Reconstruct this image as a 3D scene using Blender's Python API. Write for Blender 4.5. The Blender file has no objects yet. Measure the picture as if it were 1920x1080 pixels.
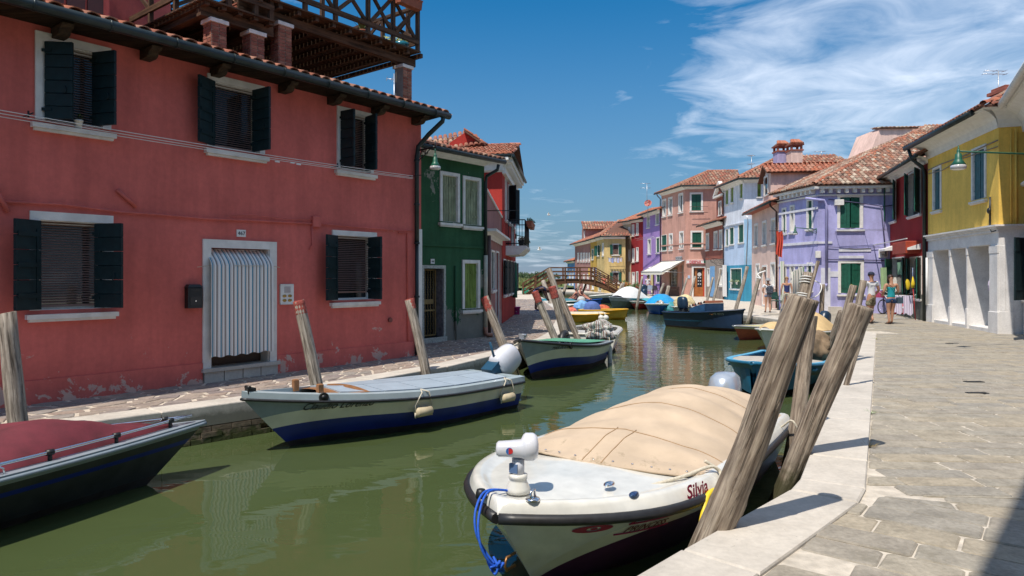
import bpy, math, random
from mathutils import Vector, Matrix, noise
R = math.radians
random.seed(11)
scene = bpy.context.scene
COL = scene.collection
# ------------------------------------------------------------------ camera, sky, sun, exposure
EYE = 1.65                       # eye height above the pavement; pavement top is z = 0
FOC, CX, HY = 1280.0, 960.0, 517.0
WZ = -0.45                       # canal water level
cam_d = bpy.data.cameras.new('camera')
cam = bpy.data.objects.new('camera', cam_d)
COL.objects.link(cam)
cam.location = (0, 0, EYE)
cam.rotation_euler = (R(90), 0, 0)
cam_d.lens = 24.0
cam_d.sensor_width = 36.0
cam_d.shift_y = (HY - 540.0) / 1920.0
cam_d.clip_start = 0.05
cam_d.clip_end = 5000
scene.camera = cam
SUN_AZ, SUN_EL = R(36.0), R(62.0)     # azimuth the light travels towards, from +Y clockwise
sd = Vector((math.sin(SUN_AZ) * math.cos(SUN_EL), math.cos(SUN_AZ) * math.cos(SUN_EL), -math.sin(SUN_EL)))
sun_d = bpy.data.lights.new('sun', 'SUN')
sun_d.energy = 2.8
sun_d.angle = R(0.53)
sun_d.color = (1.0, 0.92, 0.81)
sun = bpy.data.objects.new('sun', sun_d)
COL.objects.link(sun)
sun.rotation_euler = sd.to_track_quat('-Z', 'Y').to_euler()
sun.location = (0, 0, 40)
scene.view_settings.view_transform = 'Standard'
scene.view_settings.look = 'None'
scene.view_settings.exposure = 0.92
scene.view_settings.gamma = 1.0
scene.view_settings.use_curve_mapping = False

def nd(nt, typ, **kw):
 n = nt.nodes.new(typ)
 for k, v in kw.items():
  if k.startswith('i_'):
   n.inputs[k[2:].replace('_', ' ')].default_value = v
  elif isinstance(k, str):
   setattr(n, k, v)
 return n
def ramp(nt, stops, fac=None, interp='LINEAR'):
 r = nt.nodes.new('ShaderNodeValToRGB')
 r.color_ramp.interpolation = interp
 el = r.color_ramp.elements
 while len(el) > 1: el.remove(el[-1])
 el[0].position = stops[0][0]; el[0].color = c4(stops[0][1])
 for p, c in stops[1:]:
  e = el.new(p); e.color = c4(c)
 if fac is not None: nt.links.new(fac, r.inputs['Fac'])
 return r
def c4(c):
 if isinstance(c, (int, float)): c = (c, c, c)
 return (c[0], c[1], c[2], 1.0)
def mth(nt, op, a, b=None, clamp=False):
 n = nt.nodes.new('ShaderNodeMath'); n.operation = op; n.use_clamp = clamp
 for i, v in enumerate((a, b)):
  if v is None: continue
  if isinstance(v, (int, float)): n.inputs[i].default_value = v
  else: nt.links.new(v, n.inputs[i])
 return n.outputs[0]
def mixc(nt, fac, a, b, mode='MIX'):
 n = nt.nodes.new('ShaderNodeMix'); n.data_type = 'RGBA'; n.blend_type = mode
 for k, (sock, v) in enumerate(((n.inputs[0], fac), (n.inputs[6], a), (n.inputs[7], b))):
  if isinstance(v, (int, float)): sock.default_value = v if k == 0 else c4(v)
  elif isinstance(v, (tuple, list)): sock.default_value = c4(v)
  else: nt.links.new(v, sock)
 return n.outputs[2]

world = bpy.data.worlds.new('World')
scene.world = world
world.use_nodes = True
wt = world.node_tree
wt.nodes.clear()
wout = nd(wt, 'ShaderNodeOutputWorld')
sky = nd(wt, 'ShaderNodeTexSky')
sky.sky_type = 'NISHITA'
sky.sun_disc = False
sky.sun_elevation = SUN_EL
sky.sun_rotation = SUN_AZ + math.pi     # the sun stands behind the camera, to the left
sky.air_density = 1.25
sky.dust_density = 0.2
sky.ozone_density = 2.0
bg = nd(wt, 'ShaderNodeBackground')
bg.inputs['Strength'].default_value = 0.145
# thin summer clouds: noise on a plane high above
tc = nd(wt, 'ShaderNodeTexCoord')
sep = nd(wt, 'ShaderNodeSeparateXYZ'); wt.links.new(tc.outputs['Generated'], sep.inputs[0])
zc = mth(wt, 'ADD', mth(wt, 'MAXIMUM', sep.outputs[2], 0.0), 0.12)
cxo = mth(wt, 'DIVIDE', sep.outputs[0], zc); cyo = mth(wt, 'DIVIDE', sep.outputs[1], zc)
cmb = nd(wt, 'ShaderNodeCombineXYZ'); wt.links.new(cxo, cmb.inputs[0]); wt.links.new(cyo, cmb.inputs[1])
mp = nd(wt, 'ShaderNodeMapping'); wt.links.new(cmb.outputs[0], mp.inputs[0])
mp.inputs['Rotation'].default_value = (0, 0, R(28)); mp.inputs['Scale'].default_value = (0.9, 1.2, 1)
mp.inputs['Location'].default_value = (3.1, 1.7, 0)
n1 = nd(wt, 'ShaderNodeTexNoise'); wt.links.new(mp.outputs[0], n1.inputs['Vector'])
n1.inputs['Scale'].default_value = 2.7; n1.inputs['Detail'].default_value = 9; n1.inputs['Roughness'].default_value = 0.58
n1.inputs['Distortion'].default_value = 0.7
# where the cloud bank lies: thick ahead and to the right, loose wisps elsewhere
def blob(az, el, rad):
 d = Vector((math.sin(R(az)) * math.cos(R(el)), math.cos(R(az)) * math.cos(R(el)), math.sin(R(el))))
 vm = nd(wt, 'ShaderNodeVectorMath', operation='DISTANCE'); wt.links.new(tc.outputs['Generated'], vm.inputs[0]); vm.inputs[1].default_value = d
 return mth(wt, 'SUBTRACT', 1.0, mth(wt, 'DIVIDE', vm.outputs['Value'], rad), True)
m1 = blob(40, 24, 0.46)
m2 = blob(20, 17, 0.20)
m3 = blob(30, 9, 0.35)
m4 = blob(2, 3, 0.16)
hole = blob(-2, 14, 0.62)
msk = mth(wt, 'ADD', mth(wt, 'MULTIPLY', m1, 0.215), mth(wt, 'ADD', mth(wt, 'MULTIPLY', m2, 0.22), mth(wt, 'ADD', mth(wt, 'MULTIPLY', m3, 0.12), mth(wt, 'MULTIPLY', m4, 0.16))))
n2 = nd(wt, 'ShaderNodeTexNoise'); wt.links.new(mp.outputs[0], n2.inputs['Vector'])
n2.inputs['Scale'].default_value = 0.5; n2.inputs['Detail'].default_value = 3
high = mth(wt, 'MULTIPLY', mth(wt, 'SUBTRACT', mth(wt, 'MAXIMUM', sep.outputs[2], 0.0), 0.30), 0.35, True)  # cloud thickened overhead, out of view, added for more fill light
cl = mth(wt, 'ADD', mth(wt, 'ADD', n1.outputs['Fac'], msk), mth(wt, 'ADD', mth(wt, 'MULTIPLY', n2.outputs['Fac'], 0.12), high))
cl = mth(wt, 'SUBTRACT', cl, mth(wt, 'MULTIPLY', hole, 0.22))
cr = ramp(wt, [(0.55, 0), (0.68, 0.20), (0.84, 0.40), (1.0, 0.58)], cl)
skb = mixc(wt, 1.0, sky.outputs[0], (0.035, 0.26, 0.40), 'MULTIPLY')
cloudc = mixc(wt, n1.outputs['Fac'], (3.4, 3.8, 4.4), (5.2, 5.4, 5.8))
hz = mth(wt, 'SUBTRACT', 1.0, mth(wt, 'DIVIDE', mth(wt, 'MAXIMUM', sep.outputs[2], 0.0), 0.40), True)
skb = mixc(wt, mth(wt, 'MULTIPLY', mth(wt, 'POWER', hz, 1.4), .92), skb, (1.05, 1.24, 1.66))
fin = mixc(wt, cr.outputs[0], skb, cloudc)
wt.links.new(fin, bg.inputs['Color'])
wt.links.new(bg.outputs[0], wout.inputs['Surface'])

# ------------------------------------------------------------------ plan helpers: a pixel of the survey photo -> a point of the place
def G(px, py, z=0.0):
 Y = FOC * (EYE - z) / (py - HY)
 return Vector(((px - CX) * Y / FOC, Y, z))
def at(px, py, Y):
 return Vector(((px - CX) * Y / FOC, Y, EYE - (py - HY) * Y / FOC))

# ------------------------------------------------------------------ mesh builder
ORG = {}
MESHES = {}
class MB:
 def __init__(s, M=None):
  s.v = []; s.f = []; s.m = []; s.sm = []; s.M = M
 def add(s, verts, faces, mi=0, smooth=False, M=None):
  b = len(s.v)
  for p in verts:
   p = Vector(p)
   if M is not None: p = M @ p
   if s.M is not None: p = s.M @ p
   s.v.append(p)
  for f in faces:
   s.f.append(tuple(b + i for i in f)); s.m.append(mi); s.sm.append(smooth)
 def box(s, a, b, mi=0, M=None):
  x0, y0, z0 = a; x1, y1, z1 = b
  s.add([(x0,y0,z0),(x1,y0,z0),(x1,y1,z0),(x0,y1,z0),(x0,y0,z1),(x1,y0,z1),(x1,y1,z1),(x0,y1,z1)],
    [(0,3,2,1),(4,5,6,7),(0,1,5,4),(1,2,6,5),(2,3,7,6),(3,0,4,7)], mi, False, M)
 def cbox(s, a, b, ch=0.01, mi=0, M=None):
  """box with chamfered vertical and horizontal edges on top"""
  x0,y0,z0 = a; x1,y1,z1 = b
  vs = []
  for z, i in ((z0,0),(z1-ch,0),(z1,ch)):
   vs += [(x0+i,y0+i,z),(x1-i,y0+i,z),(x1-i,y1-i,z),(x0+i,y1-i,z)]
  fs = [(0,3,2,1),(8,9,10,11)]
  for l in (0,4):
   for k in range(4):
    a_, b_ = l+k, l+(k+1)%4
    fs.append((a_, b_, b_+4, a_+4))
  s.add(vs, fs, mi, False, M)
 def bar(s, a, b, w, h, mi=0, up=(0,0,1)):
  a = Vector(a); b = Vector(b); d = (b-a)
  if d.length < 1e-6: return
  d.normalize(); up = Vector(up)
  if abs(d.dot(up)) > 0.98: up = Vector((0,1,0)) if abs(d.y) < .9 else Vector((1,0,0))
  x = d.cross(up).normalized() * (w/2); y = x.cross(d).normalized() * (h/2)
  vs = [a-x-y, a+x-y, a+x+y, a-x+y, b-x-y, b+x-y, b+x+y, b-x+y]
  s.add(vs, [(0,1,2,3),(7,6,5,4),(0,4,5,1),(1,5,6,2),(2,6,7,3),(3,7,4,0)], mi)
 def tube(s, pts, r, n=8, mi=0, caps=True, smooth=True):
  pts = [Vector(p) for p in pts]
  if not isinstance(r, (list, tuple)): r = [r]*len(pts)
  vs = []; prev = None
  for i, p in enumerate(pts):
   d = (pts[min(i+1,len(pts)-1)] - pts[max(i-1,0)])
   if d.length < 1e-9: d = Vector((0,0,1))
   d.normalize()
   if prev is None:
    t = Vector((0,0,1)) if abs(d.z) < .9 else Vector((1,0,0))
    x = d.cross(t).normalized()
   else:
    x = (prev - d*prev.dot(d))
    x = x.normalized() if x.length > 1e-6 else d.orthogonal().normalized()
   prev = x; y = d.cross(x)
   for k in range(n):
    a = 2*math.pi*k/n
    vs.append(p + x*(math.cos(a)*r[i]) + y*(math.sin(a)*r[i]))
  fs = []
  for i in range(len(pts)-1):
   for k in range(n):
    k2 = (k+1)%n
    fs.append((i*n+k, i*n+k2, (i+1)*n+k2, (i+1)*n+k))
  s.add(vs, fs, mi, smooth)
  if caps:
   b = len(s.v) - len(vs)
   s.f.append(tuple(b+k for k in reversed(range(n)))); s.m.append(mi); s.sm.append(False)
   s.f.append(tuple(b+(len(pts)-1)*n+k for k in range(n))); s.m.append(mi); s.sm.append(False)
 def lathe(s, prof, c=(0,0,0), n=16, mi=0, M=None, smooth=True):
  c = Vector(c); vs = []
  for r, z in prof:
   for k in range(n):
    a = 2*math.pi*k/n
    vs.append((c.x + r*math.cos(a), c.y + r*math.sin(a), c.z + z))
  fs = []
  for i in range(len(prof)-1):
   for k in range(n):
    k2 = (k+1)%n
    fs.append((i*n+k, i*n+k2, (i+1)*n+k2, (i+1)*n+k))
  fs.append(tuple(reversed(range(n)))); fs.append(tuple((len(prof)-1)*n+k for k in range(n)))
  s.add(vs, fs, mi, smooth, M)
 def prism(s, poly, ext, mi=0, M=None):
  ext = Vector(ext); n = len(poly)
  vs = [Vector(p) for p in poly]; vs += [p + ext for p in vs]
  fs = [tuple(reversed(range(n))), tuple(range(n, 2*n))]
  for k in range(n): fs.append((k, (k+1)%n, n+(k+1)%n, n+k))
  s.add(vs, fs, mi, False, M)
 def slab(s, poly, z0, z1, ch=0.008, mi=0):
  """polygon (CCW xy list) as a stone: sides and an inset, chamfered top"""
  n = len(poly); P = [Vector((p[0], p[1], 0)) for p in poly]
  c = sum(P, Vector())/n
  q = [p + (c-p).normalized()*min(ch*1.6, (c-p).length*.4) for p in P]
  vs = [(p.x,p.y,z0) for p in P] + [(p.x,p.y,z1-ch) for p in P] + [(p.x,p.y,z1) for p in q]
  fs = [tuple(range(2*n, 3*n))]
  for l in (0, n):
   for k in range(n):
    fs.append((l+k, l+(k+1)%n, l+n+(k+1)%n, l+n+k))
  s.add(vs, fs, mi)
 def grid(s, fn, nu, nv, mi=0, smooth=True, closeu=False):
  vs = [fn(i/nu, j/nv) for i in range(nu+1) for j in range(nv+1)]
  fs = [(i*(nv+1)+j, (i+1)*(nv+1)+j, (i+1)*(nv+1)+j+1, i*(nv+1)+j+1) for i in range(nu) for j in range(nv)]
  s.add(vs, fs, mi, smooth)
 def blobmesh(s, c, r, mi=0, n=10, m=7, amp=0.0, seed=0, M=None):
  c = Vector(c); rr = Vector(r) if isinstance(r, (tuple, list)) else Vector((r,r,r))
  vs = []
  for i in range(m+1):
   th = math.pi*i/m
   for k in range(n):
    a = 2*math.pi*k/n
    d = Vector((math.sin(th)*math.cos(a), math.sin(th)*math.sin(a), math.cos(th)))
    k_ = 1 + amp*noise.noise(d*1.7 + Vector((seed*3.1, seed, 0)))
    vs.append(c + Vector((d.x*rr.x, d.y*rr.y, d.z*rr.z))*k_)
  fs = [(i*n+k, (i+1)*n+k, (i+1)*n+(k+1)%n, i*n+(k+1)%n) for i in range(m) for k in range(n)]
  s.add(vs, fs, mi, True, M)
 def build(s, name, mats, parent=None, label=None, cat=None, group=None, kind=None, org=None, weld=False):
  me = bpy.data.meshes.new(name)
  if parent is not None: o_ = ORG.get(parent.name, Vector())
  else: o_ = Vector(org) if org is not None else Vector()
  me.from_pydata([p - o_ for p in s.v], [], s.f)
  if not isinstance(mats, (list, tuple)): mats = [mats]
  for m_ in mats: me.materials.append(m_)
  me.polygons.foreach_set('material_index', s.m)
  me.polygons.foreach_set('use_smooth', s.sm)
  me.update()
  ob = bpy.data.objects.new(name, me)
  COL.objects.link(ob)
  if parent is not None:
   ob.parent = parent; ORG[ob.name] = o_
  else:
   ob.location = o_; ORG[ob.name] = o_
  tag(ob, label, cat, group, kind)
  return ob
def tag(o, label=None, cat=None, group=None, kind=None):
 if label: o['label'] = label
 if cat: o['category'] = cat
 if group: o['group'] = group
 if kind: o['kind'] = kind
 return o
def thing(name, label, cat, loc=(0,0,0), rz=0.0, group=None, local=False):
 o = bpy.data.objects.new(name, None); COL.objects.link(o)
 o.empty_display_size = 0.2
 o.location = loc; o.rotation_euler = (0, 0, rz)
 ORG[o.name] = Vector((0,0,0)) if local else Vector(loc)
 return tag(o, label, cat, group)
def inst(name, src, parent, M=None):
 """another object sharing src's mesh, child of parent (world matrix M relative to the parent's frame)"""
 o = bpy.data.objects.new(name, src if isinstance(src, bpy.types.Mesh) else src.data); COL.objects.link(o)
 o.parent = parent
 o_ = ORG.get(parent.name, Vector())
 if M is not None: o.matrix_local = Matrix.Translation(-o_) @ M
 return o
def mesh_only(mb, name, mats):
 me = bpy.data.meshes.new(name)
 me.from_pydata(mb.v, [], mb.f)
 if not isinstance(mats, (list, tuple)): mats = [mats]
 for m_ in mats: me.materials.append(m_)
 me.polygons.foreach_set('material_index', mb.m); me.polygons.foreach_set('use_smooth', mb.sm)
 me.update(); return me
def copy_tree(o, loc, rz=None, label=None, group=None, scale=None):
 r = o.copy(); COL.objects.link(r); r.location = loc
 if rz is not None: r.rotation_euler = (r.rotation_euler.x, r.rotation_euler.y, rz)
 if scale: r.scale = (scale,)*3
 if label: r['label'] = label
 if group: r['group'] = group
 for ch in [c for c in bpy.data.objects if c.parent == o]:
  c = ch.copy(); COL.objects.link(c); c.parent = r
  for g in [d for d in bpy.data.objects if d.parent == ch]:
   d = g.copy(); COL.objects.link(d); d.parent = c
 return r

# ------------------------------------------------------------------ materials
MATS = {}
def base_mat(name):
 m = bpy.data.materials.new(name); m.use_nodes = True
 nt = m.node_tree; nt.nodes.clear()
 out = nd(nt, 'ShaderNodeOutputMaterial'); b = nd(nt, 'ShaderNodeBsdfPrincipled')
 nt.links.new(b.outputs[0], out.inputs[0])
 return m, nt, b
def coords(nt, scale=(1,1,1), kind='Object', rot=(0,0,0)):
 t = nd(nt, 'ShaderNodeTexCoord'); mp_ = nd(nt, 'ShaderNodeMapping')
 mp_.inputs['Scale'].default_value = scale; mp_.inputs['Rotation'].default_value = rot
 nt.links.new(t.outputs[kind], mp_.inputs[0]); return mp_.outputs[0]
def nz(nt, vec, scale, detail=4, rough=.55, dist=0.0):
 n = nd(nt, 'ShaderNodeTexNoise'); nt.links.new(vec, n.inputs['Vector'])
 n.inputs['Scale'].default_value = scale; n.inputs['Detail'].default_value = detail
 n.inputs['Roughness'].default_value = rough; n.inputs['Distortion'].default_value = dist
 return n.outputs['Fac']
def bump(nt, b, h, strength=.3, dist=.01):
 bp = nd(nt, 'ShaderNodeBump'); bp.inputs['Strength'].default_value = strength; bp.inputs['Distance'].default_value = dist
 nt.links.new(h, bp.inputs['Height']); nt.links.new(bp.outputs[0], b.inputs['Normal'])
def plain(name, col, rough=.6, metal=0.0, var=.12, scale=6, bmp=.0, spec=None, bscale=60, coat=0):
 if name in MATS: return MATS[name]
 m, nt, b = base_mat(name)
 v = coords(nt)
 f = nz(nt, v, scale, 5)
 r = ramp(nt, [(0.3, 1-var), (0.7, 1+var)], f)
 nt.links.new(mixc(nt, 1.0, col, r.outputs[0], 'MULTIPLY'), b.inputs['Base Color'])
 b.inputs['Roughness'].default_value = rough; b.inputs['Metallic'].default_value = metal
 if spec is not None: b.inputs['Specular IOR Level'].default_value = spec
 if coat: b.inputs['Coat Weight'].default_value = coat; b.inputs['Coat Roughness'].default_value = .08
 if bmp: bump(nt, b, nz(nt, v, bscale, 4), bmp, .01)
 MATS[name] = m; return m
def plaster(name, col, peel=None, peel_amt=.0, stain=.22, peelz=1.2, patch=None, bmp=.35):
 """painted render: blotches, run-off streaks, fine sandy relief, worn patches low on the wall"""
 if name in MATS: return MATS[name]
 m, nt, b = base_mat(name)
 t = nd(nt, 'ShaderNodeTexCoord'); g = nd(nt, 'ShaderNodeNewGeometry')
 v = g.outputs['Position']
 big = nz(nt, v, .9, 6, .6)
 mp_ = nd(nt, 'ShaderNodeMapping'); mp_.inputs['Scale'].default_value = (3.0, 3.0, .35); nt.links.new(v, mp_.inputs[0])
 streak = nz(nt, mp_.outputs[0], 1.6, 5, .6)
 fine = nz(nt, v, 14, 5, .65)
 c = mixc(nt, 1.0, col, ramp(nt, [(.3, 1-stain), (.55, 1.0), (.75, 1+stain*.7)], big).outputs[0], 'MULTIPLY')
 c = mixc(nt, 1.0, c, ramp(nt, [(.35, 1-stain*.55), (.6, 1.03)], streak).outputs[0], 'MULTIPLY')
 c = mixc(nt, 1.0, c, ramp(nt, [(.3, .93), (.7, 1.06)], fine).outputs[0], 'MULTIPLY')
 if peel is not None:
  sp = nd(nt, 'ShaderNodeSeparateXYZ'); nt.links.new(v, sp.inputs[0])
  low = mth(nt, 'SUBTRACT', 1.0, mth(nt, 'DIVIDE', sp.outputs[2], peelz), True)
  pn = nz(nt, v, 2.3, 9, .68, .3)
  k = mth(nt, 'ADD', mth(nt, 'SUBTRACT', pn, .09), mth(nt, 'MULTIPLY', low, peel_amt+.09))
  msk_ = ramp(nt, [(.62, 0), (.635, 1)], k)
  pc = mixc(nt, nz(nt, v, 5, 5), tuple(x*.75 for x in peel), tuple(x*1.2 for x in peel))
  c = mixc(nt, msk_.outputs[0], c, pc)
  if patch:
   k2 = mth(nt, 'ADD', nz(nt, v, 1.1, 8, .7, .4), 0)
   c = mixc(nt, ramp(nt, [(.60, 0), (.62, 1)], k2).outputs[0], c, patch)
 nt.links.new(c, b.inputs['Base Color'])
 b.inputs['Roughness'].default_value = .9; b.inputs['Specular IOR Level'].default_value = .2
 h = mth(nt, 'ADD', mth(nt, 'MULTIPLY', nz(nt, v, 110, 3), .4), mth(nt, 'MULTIPLY', nz(nt, v, 9, 5), 1.0))
 bump(nt, b, h, bmp, .012)
 MATS[name] = m; return m
def island(name, cols, rough=.85, bmp=.4, scale=40, dirt=.3, dark=None, spec=.3):
 """pieces that differ one by one: colour picked per mesh island and per object"""
 if name in MATS: return MATS[name]
 m, nt, b = base_mat(name)
 g = nd(nt, 'ShaderNodeNewGeometry'); oi = nd(nt, 'ShaderNodeObjectInfo')
 rnd = mth(nt, 'FRACT', mth(nt, 'ADD', g.outputs['Random Per Island'], oi.outputs['Random']))
 n = len(cols)
 r = ramp(nt, [((i+.0)/n, c) for i, c in enumerate(cols)], rnd, 'CONSTANT')
 v = g.outputs['Position']
 c = mixc(nt, 1.0, r.outputs[0], ramp(nt, [(.3, 1-dirt), (.7, 1+dirt*.6)], nz(nt, v, 5, 6, .65)).outputs[0], 'MULTIPLY')
 c = mixc(nt, 1.0, c, ramp(nt, [(.35, .86), (.65, 1.1)], nz(nt, v, 30, 4)).outputs[0], 'MULTIPLY')
 if dark is not None:
  c = mixc(nt, ramp(nt, [(.56, 0), (.66, .85)], nz(nt, v, 3.1, 8, .7)).outputs[0], c, dark)
 nt.links.new(c, b.inputs['Base Color'])
 b.inputs['Roughness'].default_value = rough; b.inputs['Specular IOR Level'].default_value = spec
 bump(nt, b, nz(nt, v, scale, 5, .6), bmp, .01)
 MATS[name] = m; return m
def wood(name, c1, c2, rough=.8, axis=2, scale=1.0, crack=.5, tex='Object', weed=False):
 if name in MATS: return MATS[name]
 m, nt, b = base_mat(name)
 sc = [14*scale]*3; sc[axis] = .9*scale
 v = coords(nt, tuple(sc), tex)
 v2 = coords(nt, (1.5*scale,)*3, tex)
 f = nz(nt, v, 1.3, 8, .68, .6)
 c = ramp(nt, [(.28, tuple(x*.5 for x in c1)), (.42, c1), (.6, c2), (.8, tuple(min(1,x*1.25) for x in c2))], f).outputs[0]
 c = mixc(nt, 1.0, c, ramp(nt, [(.3, .7), (.7, 1.2)], nz(nt, v2, 1.6, 5)).outputs[0], 'MULTIPLY')
 sc2 = [26*scale]*3; sc2[axis] = 1.1*scale
 v3 = coords(nt, tuple(sc2), tex)
 ck = ramp(nt, [(.36, 0), (.43, 1)], nz(nt, v3, 1.0, 6, .6, .8)).outputs[0]
 c = mixc(nt, mth(nt, 'MULTIPLY', mth(nt, 'SUBTRACT', 1.0, ck), crack), c, (0.03, .022, .016))
 if weed:      # slimy growth above the waterline
  sp = nd(nt, 'ShaderNodeSeparateXYZ'); nt.links.new(nd(nt, 'ShaderNodeNewGeometry').outputs['Position'], sp.inputs[0])
  k = mth(nt, 'ADD', mth(nt, 'MULTIPLY', mth(nt, 'ADD', sp.outputs[2], .12), -2.2), mth(nt, 'MULTIPLY', nz(nt, v2, 5, 6), .9))
  c = mixc(nt, ramp(nt, [(.35, 0), (.75, .85)], k).outputs[0], c, (.035, .038, .014))
 nt.links.new(c, b.inputs['Base Color'])
 b.inputs['Roughness'].default_value = rough; b.inputs['Specular IOR Level'].default_value = .25
 bump(nt, b, mth(nt, 'ADD', mth(nt, 'MULTIPLY', f, .6), ck), .6, .012)
 MATS[name] = m; return m

M_red = plaster('plaster red', (.66, .160, .135), peel=(.60, .40, .34), peel_amt=.100, peelz=1.1, stain=.18)
M_green = plaster('plaster green', (.036, .112, .055), peel=(.21, .21, .18), peel_amt=.36, peelz=1.5, stain=.25, patch=(.24, .24, .20))
M_white = plain('white stone trim', (.72, .70, .67), .7, var=.12, bmp=.2)
M_whitew = plain('white paint', (.74, .74, .72), .6, var=.08)
M_darksh = plain('blue green shutter paint', (.006, .020, .024), .55, var=.35, scale=9, bmp=.12, spec=.3)
M_gsh = plain('green shutter paint', (.008, .085, .055), .5, var=.25, scale=9, bmp=.1)
M_bsh = plain('teal shutter paint', (.02, .10, .12), .5, var=.25)
M_pale = wood('pale green boards', (.24, .27, .17), (.34, .38, .25), crack=.35, scale=1.2)
M_olive = wood('olive boards', (.16, .24, .05), (.24, .33, .09), crack=.3, scale=1.2)
M_blind = plain('brown blind', (.24, .14, .115), .5, var=.1)
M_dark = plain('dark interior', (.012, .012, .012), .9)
M_black = plain('black iron', (.012, .013, .014), .45, var=.2)
M_gutter = plain('dark gutter metal', (.022, .034, .036), .4, .3, var=.3, scale=5)
M_copper = plain('copper pipe', (.35, .16, .10), .5, .2, var=.2)
M_rustpipe = plain('brown pipe', (.10, .055, .045), .55, .2, var=.3)
M_chrome = plain('polished steel', (.75, .76, .78), .12, 1.0, var=.05)
M_alu = plain('grey metal', (.45, .47, .50), .35, .7, var=.1)
def glass_mat():
 m, nt, b = base_mat('window glass')
 b.inputs['Base Color'].default_value = (.02, .025, .03, 1); b.inputs['Roughness'].default_value = .04
 b.inputs['Specular IOR Level'].default_value = .8
 return m
M_glass = glass_mat()
M_tile = island('clay tiles', [(.42, .145, .08), (.36, .12, .07), (.46, .18, .11), (.32, .11, .065), (.43, .21, .14), (.38, .16, .10)], .85, .3, dirt=.25)
M_tileold = island('weathered clay tiles', [(.30, .15, .10), (.42, .30, .22), (.26, .13, .09), (.48, .38, .29), (.36, .22, .16), (.20, .13, .10), (.40, .17, .10)], .9, .4, dirt=.5, dark=(.055, .045, .035))
M_tilemix = island('mixed clay tiles', [(.34, .14, .09), (.42, .26, .18), (.28, .12, .08), (.42, .19, .12), (.27, .17, .12), (.33, .12, .08)], .88, .35, dirt=.4, dark=(.09, .06, .045))
M_under = plain('roof underlay', (.13, .06, .04), .9, var=.3)
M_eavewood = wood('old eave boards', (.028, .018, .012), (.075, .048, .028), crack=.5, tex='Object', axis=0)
M_terr = wood('terrace timber', (.055, .030, .018), (.12, .066, .040), crack=.3, axis=0, scale=1.0)
M_beam = wood('bridge timber', (.085, .038, .018), (.17, .08, .042), crack=.3, axis=0)
M_pole = wood('weathered pole wood', (.22, .185, .15), (.42, .37, .31), crack=.7, axis=2, scale=1.6, weed=True)
M_polefg = wood('grey brown pole wood', (.17, .13, .10), (.36, .30, .235), crack=.7, axis=2, scale=1.5, weed=True)
M_brick = island('bricks', [(.30, .11, .075), (.36, .15, .10), (.25, .09, .065), (.40, .19, .13), (.33, .13, .09)], .9, .5, dirt=.3)
M_mortar = plain('mortar', (.33, .30, .26), .95, var=.2, bmp=.4)
M_polered = plain('flaking red paint', (.29, .06, .045), .85, var=.6, scale=26, bmp=.4)
M_rope = plain('pale rope', (.55, .50, .40), .9, var=.2, scale=60, bmp=.4)
M_ropeb = plain('blue rope', (.01, .09, .50), .7, var=.2, scale=60)
M_yhose = plain('yellow hose', (.75, .55, .03), .45, var=.1)

def stone_mat(name, col, speck=(.12,.11,.09), warm=(.45,.33,.2), sp=.635, wet=False):
 m, nt, b = base_mat(name)
 v = nd(nt, 'ShaderNodeNewGeometry').outputs['Position']
 c = mixc(nt, 1.0, col, ramp(nt, [(.3, .80), (.7, 1.12)], nz(nt, v, 1.7, 7, .65)).outputs[0], 'MULTIPLY')
 c = mixc(nt, 1.0, c, ramp(nt, [(.3, .9), (.7, 1.06)], nz(nt, v, 25, 5)).outputs[0], 'MULTIPLY')
 c = mixc(nt, ramp(nt, [(sp, 0), (sp+.05, .75)], nz(nt, v, 16, 9, .8, 1.0)).outputs[0], c, speck)
 c = mixc(nt, ramp(nt, [(.64, 0), (.76, .45)], nz(nt, v, .8, 6, .7)).outputs[0], c, warm)
 if wet:       # tide stained and weathered below the rim
  sp_ = nd(nt, 'ShaderNodeSeparateXYZ'); nt.links.new(v, sp_.inputs[0])
  k = mth(nt, 'ADD', mth(nt, 'MULTIPLY', mth(nt, 'ADD', sp_.outputs[2], .03), -5.0), mth(nt, 'MULTIPLY', nz(nt, v, 6, 7, .7), 1.1))
  c = mixc(nt, ramp(nt, [(.62, 0), (1.05, .85)], k).outputs[0], c, (.17, .165, .135))
 nt.links.new(c, b.inputs['Base Color']); b.inputs['Roughness'].default_value = .75
 b.inputs['Specular IOR Level'].default_value = .3
 bump(nt, b, nz(nt, v, 45, 6, .65), .3, .008)
 return m
M_kerb = stone_mat('white kerb stone', (.53, .488, .43), sp=.615, wet=True)
M_pillar = stone_mat('grey white facing stone', (.74, .72, .70), warm=(.6,.5,.4))
M_pave = island('trachyte paving', [(.33,.295,.24), (.305,.275,.23), (.345,.31,.25), (.29,.268,.23), (.335,.295,.23), (.315,.288,.24), (.35,.305,.235)], .85, .5, 35, dirt=.28, dark=(.22,.20,.16))
M_joint = plain('pale joint mortar', (.50, .45, .38), .95, var=.25, scale=9, bmp=.5)
M_flag = island('porphyry flags', [(.30,.245,.21), (.26,.22,.20), (.33,.27,.225), (.24,.20,.19), (.28,.25,.225), (.31,.24,.20)], .85, .4, 35, dirt=.3)
M_flagj = plain('pale flag mortar', (.52, .45, .37), .95, var=.2, scale=9, bmp=.4)
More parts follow.
